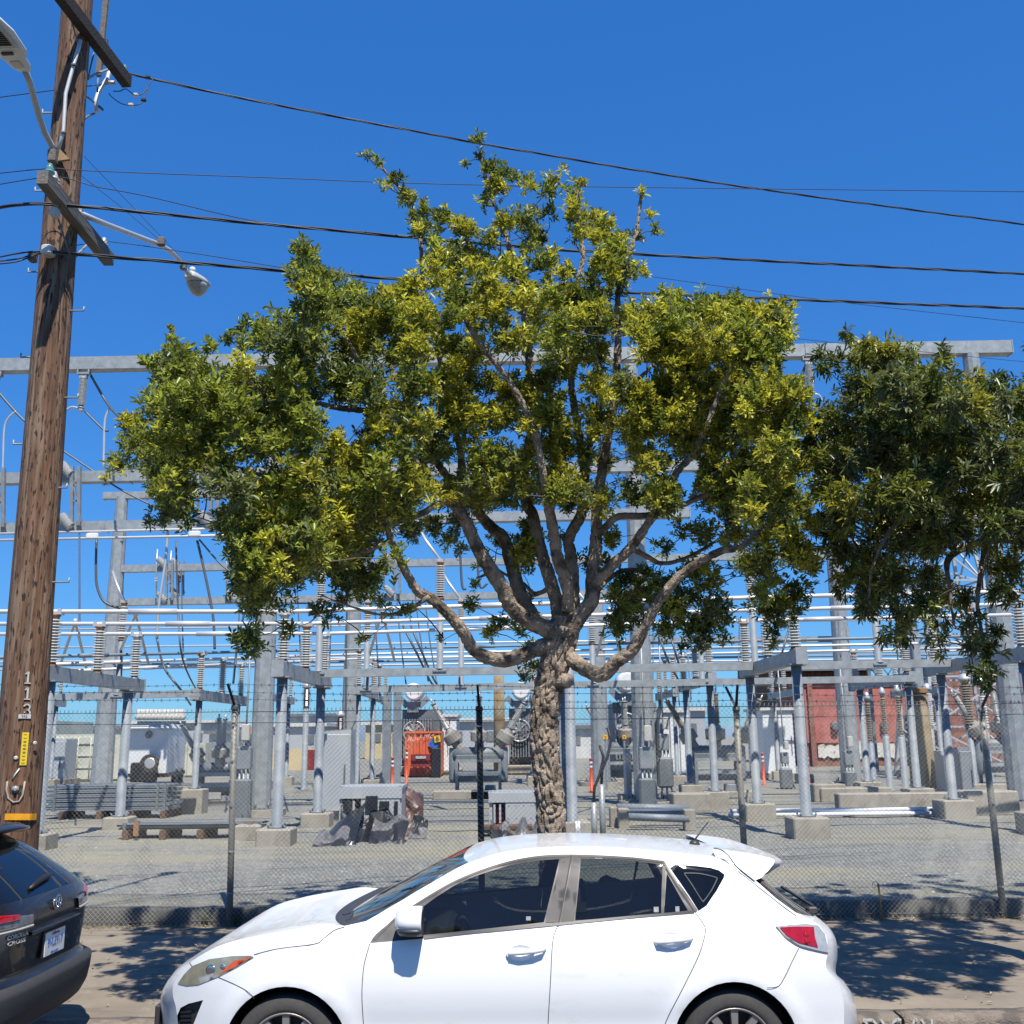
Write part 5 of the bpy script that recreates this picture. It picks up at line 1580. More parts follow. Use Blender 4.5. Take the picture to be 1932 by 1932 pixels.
# crown clumps: x, y, radius in photograph pixels
CL = """901,262,14 903,299,14 876,308,8 926,320,20 943,345,28 918,374,22 972,333,14 1005,349,22 1030,357,18 1051,341,14 1064,316,10 1097,349,13 1080,382,22 989,412,26 951,412,30 1034,403,16 1010,445,26 930,453,26 880,437,20 993,470,24 1085,416,24 1118,424,26 1143,428,22 1101,449,24 1134,462,30 1168,453,22 1160,487,32 1126,503,30 1185,503,28 1160,528,32 1134,562,22 1201,449,14 1210,362,10 1226,407,11 1239,437,16 1214,512,14 694,295,10 715,303,9 742,337,16 728,351,12 773,378,18 798,412,20 832,420,26 790,437,18 873,432,24 823,457,26 861,478,34 823,491,28 840,520,40 890,487,34 573,470,18 582,495,26 557,520,22 598,520,28 561,545,24 640,524,18 682,545,14 607,553,30 657,562,24 623,586,34 673,591,36 598,590,30 707,603,40 765,562,30 740,566,22 790,553,26 465,612,16 507,624,24 540,620,22 432,641,16 403,657,14 461,649,18 519,649,26 569,649,30 548,687,34 603,653,28 323,620,7 328,641,10 340,657,16 323,682,24 353,678,26 290,691,16 369,699,30 340,716,36 299,716,20 303,745,20 382,728,40 415,728,36 465,724,40 515,728,42 549,757,40 574,728,40 299,787,30 340,770,42 257,807,22 240,791,9 299,828,40 349,820,46 399,799,46 449,787,46 507,787,46 565,799,42 265,849,24 219,887,14 236,878,14 203,899,9 311,878,38 365,862,44 419,849,44 474,841,40 532,837,38 586,828,36 315,924,30 349,920,30 315,962,22 349,962,24 282,987,12 311,987,14 424,903,30 465,941,30 499,924,36 549,912,38 599,903,40 653,887,42 707,878,40 728,912,36 490,962,38 540,970,42 599,953,42 657,953,40 707,962,38 465,1007,32 515,1012,40 569,1007,42 632,999,36 682,1012,30 415,995,12 460,1022,30 492,1029,34 479,1054,28 511,1054,30 492,1076,26 476,1092,22 492,1108,22 549,1048,28 572,1067,22 553,1092,18 524,1137,16 486,1124,20 479,1153,14 470,1207,22 486,1181,12 600,1044,26 635,1060,26 670,1054,24 683,1092,26 699,1108,20 651,1134,16 626,1162,16 607,1156,16 549,1188,12 690,1207,9 715,1076,20 740,1060,18 766,1156,14 715,1134,18 1243,566,12 1230,599,22 1185,591,22 1201,624,28 1243,620,26 1268,624,24 1289,607,16 1326,595,18 1360,599,20 1318,637,28 1389,637,28 1360,637,26 1430,582,13 1418,616,18 1468,603,18 1451,637,22 1472,641,12 1422,657,24 1385,678,32 1335,678,34 1285,678,36 1235,678,36 1410,707,30 1368,720,36 1310,724,38 1251,728,38 1451,703,14 1476,728,16 1505,720,12 1451,737,24 1485,762,26 1518,753,16 1422,762,40 1360,770,42 1301,778,42 1243,778,40 1501,803,28 1460,812,36 1405,820,40 1347,828,40 1285,828,40 1480,853,32 1435,870,36 1385,874,36 1330,878,36 1493,903,34 1451,920,36 1401,924,36 1351,920,34 1518,945,32 1476,962,38 1426,970,38 1380,970,30 1535,999,28 1493,1012,36 1443,1012,36 1389,1020,30 1500,1060,30 1440,1070,30 1530,1070,22 1500,1110,22 1470,1140,20 1450,1100,22 1475,1180,12 1400,1070,26 1436,1130,24 1451,1160,22 1459,1193,14 1492,1143,18 1497,1165,12 1459,1211,10"""
CLB = """1156,1118,22 1169,1144,26 1169,1182,22 1151,1169,18 1194,1131,26 1220,1118,24 1245,1106,24 1207,1169,20 1246,1143,28 1284,1156,30 1297,1130,28 1322,1168,26 1335,1193,22 1297,1193,24 1259,1188,22 1348,1143,26 1360,1163,18 1365,1206,12 1284,1219,12 1322,1214,14 987,1012,28 1012,992,26 911,1055,18 979,1042,26 1004,1042,24 992,1068,18 928,1184,20 951,1169,18 979,1189,18 1004,1131,14 999,1220,14 1004,1263,14 987,1278,12 890,1136,16 837,1204,10 898,1106,12 873,1037,14 847,1017,18 1156,1017,22 1144,1068,20 1182,1093,22 1220,1075,20 1253,1030,20 1156,1106,18 1060,1020,20 940,1010,20 1110,1060,18 1300,1080,26 1340,1100,26 820,990,24 780,1010,22 860,990,24 1320,1010,24 1290,1000,20"""
def parse(t): return [tuple(int(v) for v in s.split(',')) for s in t.split()]
def halfw(y):
    for (a, b), (c, d) in zip(((240, 60), (420, 190), (600, 430), (760, 620), (900, 660), (1040, 560), (1200, 380)), ((420, 190), (600, 430), (760, 620), (900, 660), (1040, 560), (1200, 380), (1400, 250))):
        if y < c: return b + (d - b) * (y - a) / (c - a)
    return 250
def crown(tree, clumps, back, axis, TYc, seed, maxd, leaf, colfn, samp, mat, twmat, droop=0, dens=1.0, wfn=halfw, spr=(.5, 1.25), up=.75, drop2=0):
    r = np.random.RandomState(seed)
    L = Leaves(seed + 1)
    tw = MB()
    sp = np.array([tuple(q) for q in samp])
    cen = np.array(P(axis, 800, TYc))
    balls = []
    for li, lst in enumerate((clumps, back)):
        for (x, y, rad) in lst:
            ns = max(1, int(round((rad / 16.5) ** 2 * (1.14 if li == 0 else .9) * dens * (1.15 if seed == 21 and y < 540 else 1))))
            for _ in range(ns):
                a, q = r.rand() * 6.28, math.sqrt(r.rand()) * max(0, rad - 11)
                px, py = x + math.cos(a) * q, y + math.sin(a) * q
                W = wfn(py)
                dm = min(maxd, .8 * math.sqrt(max(.02, W * W - (px - axis) ** 2)) * .0051) if W > abs(px - axis) else .35
                t = (r.beta(1.0, 1.5) * 2 - 1) if li == 0 else r.uniform(.05, .75)
                if seed == 21 and t < 0 and py > 650 and 820 < px < 1400: t *= .45
                if px < 620 and seed == 21: t = r.uniform(-1, .1); dm = 2.5
                c = np.array(P(px, py, TYc + t * dm))
                R0 = min(rad * 1.15, r.uniform(17, 32) if (py > 560 or seed != 21) else r.uniform(14, 25)) * .0050
                balls.append((((sp - c) ** 2).sum(1).min(), c, R0, px, py, t))
    balls.sort(key=lambda q: q[0])
    nodes = np.empty((len(sp) + 3 * len(balls), 3)); nodes[:len(sp)] = sp; nn = len(sp)
    for (_, c, R0, px, py, t) in balls:
        out = c - cen; out[2] *= .6; out /= np.linalg.norm(out) + 1e-6
        tone = colfn(px, py, t, r)
        # a twig from the nearest limb or earlier twig
        nd = nodes[:nn]
        j = np.argmin(((nd - c) ** 2).sum(1) + np.maximum(0, nd[:, 2] - c[2] + .1) ** 2 * 3)
        s0 = Vector(nd[j]); e0 = Vector(c)
        dist = (e0 - s0).length
        mid = s0.lerp(e0, .5) + Vector((r.normal(0, .1), r.normal(0, .1), r.normal(.04, .08) - drop2)) * dist
        m1 = s0.lerp(mid, .5) + Vector(r.normal(0, .04, 3)) * dist
        tw.tube([s0, m1, mid, e0.lerp(mid, .4), e0 + Vector(out) * R0 * .6], [.0045 + .004 * dist, .0045 + .002 * dist, .004, .003, .002], 4, False)
        nodes[nn] = c; nodes[nn + 1] = mid; nodes[nn + 2] = e0.lerp(mid, .4); nn += 3
        nr = max(4, int((R0 / .005) ** 2 / 22 * r.uniform(.8, 1.2)))
        for k in range(nr):
            v = r.normal(0, 1, 3); v /= np.linalg.norm(v)
            v = v * .9 + out * .25 + np.array((0, 0, up * .4)); v /= np.linalg.norm(v)
            pos = c + v * R0 * (r.uniform(.3, 1.15) if r.rand() < .93 else r.uniform(1.1, 1.6))
            ax = v * .7 + np.array((0, 0, up)) + r.normal(0, .35, 3)
            nl = r.randint(5, 11)
            col = tone * (1 + r.normal(0, .16))
            if r.rand() < .12: col = colfn(px, py, t, r)
            L.rosette(pos, ax, nl, leaf[0] * r.uniform(.62, 1.22), leaf[1], col, spr, leaf[2])
            if k % 4 == 0:
                tw.tube([Vector(c), Vector(c).lerp(Vector(pos), .6) + Vector((0, 0, .01)), Vector(pos)], [.0024, .002, .0014], 3, False)
    o1 = L.build('crown', mat, tree, droop)
    o2 = tw.build('twigs', twmat, tree)
    tag(o2, kind='stuff')
    return len(L.p)

DK, MD, YL, BL = np.array((.11, .145, .042)), np.array((.225, .26, .055)), np.array((.42, .41, .07)), np.array((.18, .215, .105))
def colA(px, py, t, r):
    # new yellow growth sits mostly on the middle and right of the crown, fewer yellow leaves on the left arm, low down and at the back
    y = .55
    if px < 640: y = .12 if py < 860 else .38
    elif px < 780: y = .34
    if py > 1060: y *= .3
    if 850 < px < 1560 and 700 < py < 1040: y = .62
    if t > .1: y *= .35
    u = r.rand()
    if u < y: return YL * r.uniform(.65, 1.1) + MD * .15
    if u < y + (1 - y) * .5: return MD * r.uniform(.8, 1.3)
    if u < y + (1 - y) * .72: return BL
    return DK
clA = parse(CL)
for gy in range(6):
    y = 600 + gy * 66
    for gx in range(19):
        x = 640 + gx * 47 + (23 if gy % 2 else 0)
        if x > 1500: continue
        if rnd.random() < .13: continue
        clA.append((x + rnd.randint(-12, 12), y + rnd.randint(-12, 12), rnd.randint(30, 44)))
for x in (880, 930, 980, 1040, 1090): clA.append((x, 555, 38))
for t_ in '460,1000,34 500,1000,38 545,1010,36 590,1020,34 640,1030,30 690,1040,28 480,1045,32 520,1075,30 560,1090,26 600,1075,26 640,1090,24 470,1100,26 505,1120,24 480,1150,18 440,985,24 720,985,34 760,960,34 660,985,34 610,985,36'.split(): clA.append(tuple(int(v) for v in t_.split(',')))
clA += [(910, 505, 32), (965, 510, 34), (1030, 505, 32), (1075, 520, 26)]
nleaf = crown(tree1, clA, parse(CLB), 1020, TY, 21, 1.9, (.062, .0225, .06), colA, SAMP, M['leafa'], M['twig'], droop=.15)
print('leaves A', nleaf)

# ------------------------------------------------------------------ the darker neighbour on the right
TY2 = 9.0
b2 = P(2110, 1600, TY2); b2.z = .1
tree2 = thing('street_tree', 'dark green street tree with drooping leaf bunches at the right edge', 'tree', b2)
def lim2(pts, Ys, r0, r1):
    n = len(pts)
    return [P(x, y, Y) for (x, y), Y in zip(pts, Ys)], [(r0 + (r1 - r0) * i / (n - 1)) * .005 for i in range(n)]
S2 = []
L2 = [([(2110, 1700), (2105, 1500), (2095, 1300), (2080, 1150), (2060, 1050)], [TY2] * 5, 28, 20, 'trunk'),
      ([(2070, 1120), (2000, 1050), (1930, 1020), (1860, 1021), (1792, 1051), (1790, 1100), (1800, 1180)], [TY2, TY2 - .2, TY2 - .3, TY2 - .4, TY2 - .5, TY2 - .6, TY2 - .6], 13, 2, 'branch'),
      ([(2060, 1060), (1990, 960), (1900, 900), (1800, 850), (1700, 820), (1600, 800)], [TY2, TY2, TY2 - .2, TY2 - .4, TY2 - .6, TY2 - .6], 14, 3, 'branch'),
      ([(2060, 1050), (2000, 900), (1920, 820), (1840, 760), (1740, 720), (1620, 690)], [TY2, TY2 + .2, TY2 + .3, TY2 + .3, TY2 + .2, TY2], 14, 3, 'branch'),
      ([(2060, 1050), (2050, 900), (2030, 780), (2000, 700), (1980, 640)], [TY2, TY2, TY2, TY2, TY2], 16, 4, 'branch'),
      ([(1860, 1021), (1850, 1080), (1845, 1150), (1860, 1230), (1862, 1270)], [TY2 - .4, TY2 - .5, TY2 - .6, TY2 - .6, TY2 - .6], 5, 1.5, 'branch'),
      ([(1900, 900), (1800, 940), (1700, 980), (1650, 1060), (1640, 1130)], [TY2 - .2, TY2 - .6, TY2 - .9, TY2 - 1, TY2 - 1], 6, 1.5, 'branch')]
for i, (pts, Ys, r0, r1, nm) in enumerate(L2):
    q, rr = lim2(pts, Ys, r0, r1)
    if nm == 'trunk': q[0].z = .06
    bark_tube(q, rr, 30 if nm == 'trunk' else 12, .02 if nm == 'trunk' else .035, .015 if nm == 'trunk' else .006, 60 + i, .05).build(nm, M['bark'], tree2)
    for u, v in zip(q[:-1], q[1:]):
        for t in (0, .33, .66): S2.append(u.lerp(v, t))
C2 = """1599,628,8 1607,643,14 1635,648,14 1551,666,12 1579,686,20 1556,694,18 1604,679,22 1635,671,26 1670,668,22 1782,651,9 1779,674,16 1774,699,18 1759,717,18 1665,691,32 1708,684,26 1734,707,30 1696,717,32 1660,722,28 1620,712,22 1640,737,26 1607,757,26 1620,788,26 1645,803,18 1665,767,32 1708,752,36 1746,742,34 1797,747,34 1835,732,26 1837,757,30 1873,727,20 1886,757,26 1911,757,22 1924,737,14 1921,780,34 1772,788,42 1810,788,42 1860,793,42 1721,793,42 1683,808,36 1564,783,28 1544,798,24 1579,803,28 1604,831,30 1569,831,28 1539,838,24 1632,843,40 1670,838,42 1721,838,46 1772,838,46 1822,838,46 1873,838,46 1919,831,40 1520,880,20 1560,880,36 1545,920,28 1570,960,28 1580,1000,24 1590,1040,24 1600,1080,24 1590,1110,16 1632,1130,26 1658,1130,28 1632,1156,16 1683,1143,28 1708,1168,22 1734,1143,26 1683,1189,18 1663,1201,12 1696,1201,14 1708,1204,10 1746,1120,22 1784,1130,22 1822,1125,24 1784,1168,18 1774,1206,16 1777,1234,12 1835,1168,20 1843,1201,18 1827,1222,14 1860,1219,18 1868,1247,18 1853,1267,16 1873,1265,12 1860,1282,10 1886,1120,18 1914,1120,18 1878,1189,14"""
c2 = parse(C2)
for y, xs in ((885, range(1600, 2200, 56)), (935, range(1600, 2200, 56)), (985, range(1615, 2160, 66)), (1035, range(1620, 1760, 60)), (1085, range(1630, 1770, 64)), (1040, range(1900, 2100, 75)), (830, range(1965, 2240, 60)), (780, range(1960, 2240, 60)), (730, range(1960, 2200, 56)), (680, range(1980, 2160, 56))):
    for x in xs: c2.append((x + rnd.randint(-10, 10), y + rnd.randint(-12, 12), rnd.randint(32, 44)))
def colB(px, py, t, r):
    u = r.rand()
    if 1800 < px < 1880 and 700 < py < 780 and u < .6: return YL * .8
    if u < .1: return YL * .6
    if u < .4: return MD * r.uniform(.6, .9)
    if u < .75: return BL * .75
    return DK * r.uniform(.7, 1.0)
def half2(y):
    return 520 if y < 1000 else 430
nleaf = crown(tree2, c2, [(1700, 900, 60), (1820, 900, 60), (1900, 960, 60), (1740, 990, 50)], 1990, TY2, 33, 2.2, (.080, .021, .07), colB, S2, M['leafb'], M['twig'], droop=.75, dens=.70, wfn=half2, spr=(.35, 1.2), up=.25, drop2=.02)
print('leaves B', nleaf)
# ================================================================== wooden utility pole, lamps, wires
def pole_wood():
    mt = pm('pole_wood', (.165, .085, .048), .9, 0, .5, 1.0, detail=10, stretch=(38, 38, 2.0), bump=1.0, bscale=1.2, alt=(.27, .185, .125), altscale=.5, altlo=.47, althi=.66)
    nt = mt.node_tree; L = nt.links.new
    b = nt.nodes['Principled BSDF']
    src = b.inputs['Base Color'].links[0].from_socket
    tc = _n(nt, 'TexCoord'); mp = _n(nt, 'Mapping'); mp.inputs['Scale'].default_value = (46, 46, 9)
    L(tc.outputs['Object'], mp.inputs[0])
    nz = _n(nt, 'TexNoise'); nz.inputs['Scale'].default_value = 1.0; nz.inputs['Detail'].default_value = 3
    L(mp.outputs[0], nz.inputs['Vector'])
    rr = _n(nt, 'MapRange', interpolation_type='SMOOTHSTEP'); rr.inputs[1].default_value = .575; rr.inputs[2].default_value = .62
    L(nz.outputs['Fac'], rr.inputs[0])
    mx = _n(nt, 'Mix', data_type='RGBA'); mx.inputs[7].default_value = (.025, .015, .01, 1)
    L(rr.outputs[0], mx.inputs[0]); L(src, mx.inputs[6]); L(mx.outputs[2], b.inputs['Base Color'])
    return mt
M['pole'] = M['stain'](pole_wood(), [((30, 30, .55), 1.0, .63, .66, (.02, .013, .009), .9), ((9, 9, .5), 1.0, .56, .66, (.085, .05, .032), .7), ((20, 20, 1.2), 1.0, .62, .7, (.36, .27, .20), .5)])
M['armd'] = pm('dark_creosoted_timber', (.035, .026, .022), .85, 0, .3, 1, stretch=(4, 40, 40), bump=.4, bscale=1.5)
M['armg'] = pm('grey_weathered_timber', (.17, .155, .135), .9, 0, .25, 1, stretch=(30, 3, 30), bump=.4, bscale=1.5)
M['glassg'] = pm('aqua_glass_insulator', (.25, .55, .52), .1, 0, .05, 5, trans=.6)
M['lampg'] = pm('lamp_housing_grey', (.50, .51, .50), .5, .05, .06, 5)
M['lens'] = pm('lamp_lens', (.42, .42, .36), .25, 0, .12, 8, spec=.6)
M['brass'] = pm('tan_bracket_plate', (.30, .20, .10), .7, 0, .2, 9)
M['reflect'] = pm('yellow_reflective_strip', (.80, .36, .01), .5, 0, .15, 14)
M['ytag'] = pm('yellow_tag_plate', (.80, .58, .03), .5, 0, .05, 10)
M['tin'] = pm('bare_tin', (.62, .61, .57), .5, .2, .1, 30)
PY_ = 9.2
pt0, pt1 = P(136.5, 126, PY_), P(45, 1326, PY_)
ax = (pt0 - pt1) / (pt0.z - pt1.z)
def pole_at(z): return pt1 + ax * (z - pt1.z)
def pole_r(z): return .147 + (.205 - .147) * max(0, min(1.2, (9.0 - z) / 8))
pole = thing('utility_pole', 'tall weathered brown wooden utility pole with metal number 113', 'utility pole', pole_at(.1))
rings = []
NZ = 150
for i in range(NZ + 1):
    z = .05 + (11.6 - .05) * i / NZ
    c = pole_at(z); r0 = pole_r(z)
    rings.append([c + Vector((math.cos(2 * math.pi * k / 40), math.sin(2 * math.pi * k / 40), 0)) * (r0 + .0045 * noise.noise(Vector((math.cos(2 * math.pi * k / 40) * 9, math.sin(2 * math.pi * k / 40) * 9, z * .7))) + .006 * min(0, noise.noise(Vector((math.cos(2 * math.pi * k / 40) * 16, math.sin(2 * math.pi * k / 40) * 16, z * .45))) + .25)) for k in range(40)])
MB().rings(rings).build('shaft', M['pole'], pole)
def on_pole(px, py, off=.0):
    """point on the street-facing surface of the pole that the pixel shows"""
    p = P(px, py, PY_)
    c = pole_at(p.z)
    for _ in range(3):
        dx = max(-.98, min(.98, (p.x - c.x) / pole_r(p.z)))
        p = P(px, py, c.y - math.sqrt(1 - dx * dx) * pole_r(p.z) - off)
        c = pole_at(p.z)
    n = (p - c); n.z = 0
    return p, n.normalized()
for (xa, xb, y) in ((101, 80, 214), (83, 66, 361), (72, 53, 514), (59, 39, 675), (45, 25, 839), (128, 158, 587), (119, 147, 751), (108, 126, 921), (98, 130, 1099)):
    z = P(xa, y, PY_).z
    c = pole_at(z); s = 1 if xb > xa else -1
    tip = P(xb, y - 1, PY_ - .02)
    a = Vector((c.x + s * pole_r(z) * .8, PY_ - .02, tip.z))
    MB().tube([a, tip, tip + Vector((0, 0, .04))], .009, 6).build('step_bolt', M['galv'], pole)
# digits and plates
for ch, px, py, s in (('1', 53, 1278, .10), ('1', 52, 1308, .10), ('3', 50, 1340, .105)):
    p, n = on_pole(px, py, .006)
    ex = Vector((-n.y, n.x, 0)); ez = Vector((0, 0, 1)); h = s * .5
    if ch == '1': lines = [((0, -1), (0, 1), .30), ((-.42, .55), (0, 1), .2), ((-.5, -1), (.5, -1), .18)]
    else:
        arc = lambda cx, cz, r, a, b_: [(cx + r * math.cos(R(a + (b_ - a) * i / 8)), cz + r * math.sin(R(a + (b_ - a) * i / 8))) for i in range(9)]
        pts_ = arc(0, .48, .48, 160, -80) + arc(0, -.45, .55, 80, -160)
        lines = [(u, v, .24) for u, v in zip(pts_[:-1], pts_[1:])]
    b = MB()
    for u, v, wd in lines: b.beam(p + ex * u[0] * h + ez * u[1] * h, p + ex * v[0] * h + ez * v[1] * h, wd * h, .006, n)
    b.build('digit', M['tin'], pole)
def plate(px, py, w_, h, mat, nm, off=.004, ch=.003):
    p, n = on_pole(px, py, off)
    o = MB().cbox(p, (w_, .006, h), ch, rz=math.atan2(n.x, -n.y)).build(nm, M[mat], pole)
    return o, p, n
o, p, n = plate(46, 1344 + 0, .01, .01, 'tin', 'nail')
o, p, n = plate(46.5, 1352, .10, .035, 'tin', 'small_plate')
text('773', p - Vector((0, .006, 0)), .03, M['ink'], pole, 'lettering', rot=(math.pi / 2, 0, math.atan2(n.x, -n.y)), ext=.0005)
o, p, n = plate(46, 1413, .055, .275, 'ytag', 'number_tag')
for i, chh in enumerate('110088335'):
    text(chh, p + Vector((0, -.005, .12 - .03 * i)), .033, M['ink'], pole, 'lettering', rot=(math.pi / 2, R(90), math.atan2(n.x, -n.y)), ext=.0005)
for px, py, r in ((66, 1402, .018), (30, 1430, .018)):
    p, n = on_pole(px, py, .003); MB().lathe(p, [(0, r), (.004, r), (.006, r * .5)], 10, n).build('tin_tag', M['tin'], pole)
p, n = on_pole(37, 1450, .004); MB().tube([p, p + Vector((-.03, -.01, -.05)), p + Vector((-.045, -.015, -.09))], .008, 5).build('torn_strap', M['tin'], pole)
p, n = on_pole(29, 1489, .0); MB().lathe(p, [(0, .03), (.012, .03), (.014, .012), (.035, .012)], 8, n).build('bolt', M['galv'], pole)
pts = [on_pole(x, y, .003)[0] for x, y in ((14, 1474), (12, 1490), (15, 1506), (25, 1514), (36, 1512), (43, 1500), (47, 1474))]
M['chalk'] = pm('faded_white_paint_mark', (.38, .33, .28), .9, 0, .2, 20)
MB().tube(pts, .009, 5).build('painted_u_mark', M['chalk'], pole)
b = MB()
ptsr = []
for i in range(15):
    x = 9 + (69 - 9) * i / 14
    q, n = on_pole(x, 1541 + (1.5 if i % 2 else 0) * .3, .008); ptsr.append((q, n))
for (a, na), (c, nc) in zip(ptsr[:-1], ptsr[1:]):
    v = Vector((0, 0, .026)); b.hexa([a - v, c - v, c - v - nc * .01, a - v - na * .01, a + v, c + v, c + v - nc * .01, a + v - na * .01])
b.build('reflective_band', M['reflect'], pole)
# crossarms run towards and away from the street
def arm_at(xr, yr, Yr, pts, w_, h, mat, nm):
    z = P(xr, yr, Yr).z
    q = [PZ(x, y, z) for x, y in pts]
    MB().beam(q[0], q[-1], w_, h).build(nm, M[mat], pole)
    return q, z
qa, za = arm_at(236, 152, 9.92, [(105, -22), (240, 155)], .10, .13, 'armd', 'crossarm')
qb, zb = arm_at(204, 488, 9.93, [(80, 334), (206, 491)], .10, .125, 'armg', 'crossarm')
def rod(pts, r, mat, nm, Y=None):
    q = [P(p[0], p[1], p[2]) for p in pts]
    return MB().tube(q, r, 8).build(nm, M[mat], pole)
rod([(152, 76, 9.02), (138, 125, 8.99), (124, 177, 8.98), (120, 246, 8.98), (109, 287, 8.98)], .019, 'tin', 'riser_conduit')
MB().cbox(P(120, 250, 8.96), (.05, .03, .02), .004).build('conduit_clip', M['dsteel'], pole)
MB().cbox(P(139, 122, 8.97), (.05, .03, .02), .004).build('conduit_clip', M['dsteel'], pole)
b = MB(); b.beam(P(186, 143, 9.7), P(202, -20, 9.7), .055, .04, (0, 1, 0)); b.build('standoff_bar', M['armg'], pole)
b = MB(); b.beam(P(193, 120, 9.78), P(199, 75, 9.78), .05, .05, (0, 1, 0)); b.build('standoff_bar', M['armg'], pole)
rod([(129, 20, 8.85), (146, 78, 9.0), (166, 148, 9.3)], .008, 'dsteel', 'brace_rod')
rod([(177, 100, 9.4), (170, 130, 9.35), (166, 150, 9.3)], .008, 'dsteel', 'brace_rod')
rod([(166, 148, 9.3), (182, 139, 9.5), (204, 131, 9.8)], .014, 'galv', 'bracket')
rod([(210, 120, 9.9), (206, 135, 9.88), (203, 148, 9.86), (195, 160, 9.8), (186, 174, 9.72), (181, 190, 9.7), (182, 212, 9.7)], .023, 'porcw', 'cutout_fuse')
MB().cbox(P(209, 128, 9.92), (.06, .06, .11), .01).build('fuse_cap', M['tin'], pole)
rod([(157, 226, 9.25), (166, 219, 9.4), (178, 214, 9.65)], .012, 'dsteel', 'bracket')
rod([(161, 180, 9.25), (177, 193, 9.65)], .01, 'dsteel', 'bracket')
rod([(186, 200, 9.7), (195, 208, 9.72)], .014, 'dsteel', 'hook')
rod([(185, 148, 9.68), (184, 160, 9.68), (184, 174, 9.7)], .01, 'dsteel', 'fuse_lead')
MB().tube([P(203, 156, 9.85), P(217, 156, 9.85)], .022, 8).build('clamp', M['tin'], pole)
def pin(x, y, Y, s, mat, nm='insulator'):
    p = P(x, y, Y); p.z -= .06 * s
    MB().lathe(p, [(0, .03 * s), (.02 * s, .055 * s), (.035 * s, .055 * s), (.04 * s, .035 * s), (.06 * s, .05 * s), (.075 * s, .045 * s), (.08 * s, .028 * s), (.10 * s, .035 * s), (.13 * s, .02 * s)], 12).build(nm, M[mat], pole)
pin(235, 130, 9.85, .7, 'glassg'); pin(94, 320, 8.5, .85, 'glassg'); pin(103, 333, 8.7, .7, 'porc'); pin(196, 458, 9.85, .8, 'porc')
a, c = P(108, 342, 8.72), P(104, 396, 8.72)
ins('insulator', a, c, .036, 'porc', pole, 6, core=.5)
MB().cbox(c - Vector((0, 0, .03)), (.07, .09, .09), .01).build('clamp', M['tin'], pole)
rod([(106, 398, 8.72), (118, 440, 8.85), (132, 482, 8.96)], .009, 'dsteel', 'brace_rod')
rod([(166, 460, 9.7), (150, 476, 9.45), (137, 492, 9.25)], .012, 'galv', 'brace_rod')
rod([(112, 366, 8.9), (116, 382, 8.95)], .012, 'galv', 'bracket')
b = MB(); p = P(118, 290, 8.98); b.prism([P(106, 282, 8.99), P(113, 281, 8.97), P(131, 300, 8.97), P(109, 303, 8.97)], (0, .03, 0)); b.build('lamp_bracket', M['brass'], pole)
b = MB(); b.cbox(P(100, 296, 8.95), (.08, .09, .13), .01); b.build('lamp_bracket_clamp', M['armg'], pole)
MB().cbox(P(91, 474, 8.95), (.10, .12, .10), .015).build('cable_clamp', M['tin'], pole)
MB().cbox(P(62, 485, 9.0), (.07, .08, .10), .01).build('junction_box', M['armg'], pole)

# --- street lamp reaching out over the road
t = thing('street_lamp', 'grey LED street lamp head on a curved arm at the upper left corner', 'street lamp', P(101, 281, 8.97))
MB().tube([P(103, 283, 8.97), P(96, 272, 8.92), P(84, 250, 8.80), P(74, 220, 8.62), P(65, 187, 8.42), P(56, 155, 8.22), P(47, 132, 8.05)], .029, 12).build('arm', M['lampg'], t)
f0, f1 = P(46, 133, 8.05), P(-24, 50, 7.45)
d = (f1 - f0).normalized(); sd = d.cross(Vector((0, 0, 1))).normalized(); up = sd.cross(d).normalized()
L_ = .78
sec = [(0, .06, .05, 0), (.05, .085, .06, 0), (.16, .10, .07, .0), (.24, .15, .085, .01), (.5, .175, .08, .012), (.66, .15, .07, .012), (.74, .10, .05, .012), (.78, .05, .03, .012)]
rings = []
for s_, hw, hh, zo in sec:
    c = f0 + d * s_ + up * zo
    rings.append([c + sd * (math.cos(a) * hw) + up * (math.sin(a) * hh * (1 if math.sin(a) > 0 else .35)) for a in [2 * math.pi * k / 20 for k in range(20)]])
head = fix_normals(MB().rings(rings).build('head', M['white'], t))
b = MB(); c = f0 + d * .5 - up * .028; b.add([c - d * .15 - sd * .13, c + d * .18 - sd * .12, c + d * .18 + sd * .12, c - d * .15 + sd * .13, c - d * .15 - sd * .13 + up * .03, c + d * .18 - sd * .12 + up * .03, c + d * .18 + sd * .12 + up * .03, c - d * .15 + sd * .13 + up * .03], [(0, 1, 2, 3), (0, 1, 5, 4), (1, 2, 6, 5), (2, 3, 7, 6), (3, 0, 4, 7)]); b.build('lens_frame', M['lampg'], head)
b = MB()
for i in range(9): cc = f0 + d * (.40 + .026 * i) - up * .033; b.beam(cc - sd * .10, cc + sd * .10, .014, .008, up)
b.build('led_louvre', M['black'], head)
b = MB(); cc = f0 + d * .28 - up * .03; b.beam(cc - sd * .05, cc + sd * .05, .03, .012, up); b.build('latch', M['black'], head)
b = MB(); cc = f0 + d * .12 - up * .028; b.beam(cc - sd * .04, cc + sd * .04, .09, .006, up); b.build('wattage_label', M['tin'], head)
text('53', cc - up * .006, .05, M['ink'], head, rot=(math.pi, 0, math.atan2(d.y, d.x) + math.pi / 2), ext=.0005) if False else None
b = MB(); b.lathe(f0 + d * .06 + up * .06, [(0, .03), (.05, .03), (.06, .02)], 12, up); b.build('photocell', M['white'], head)

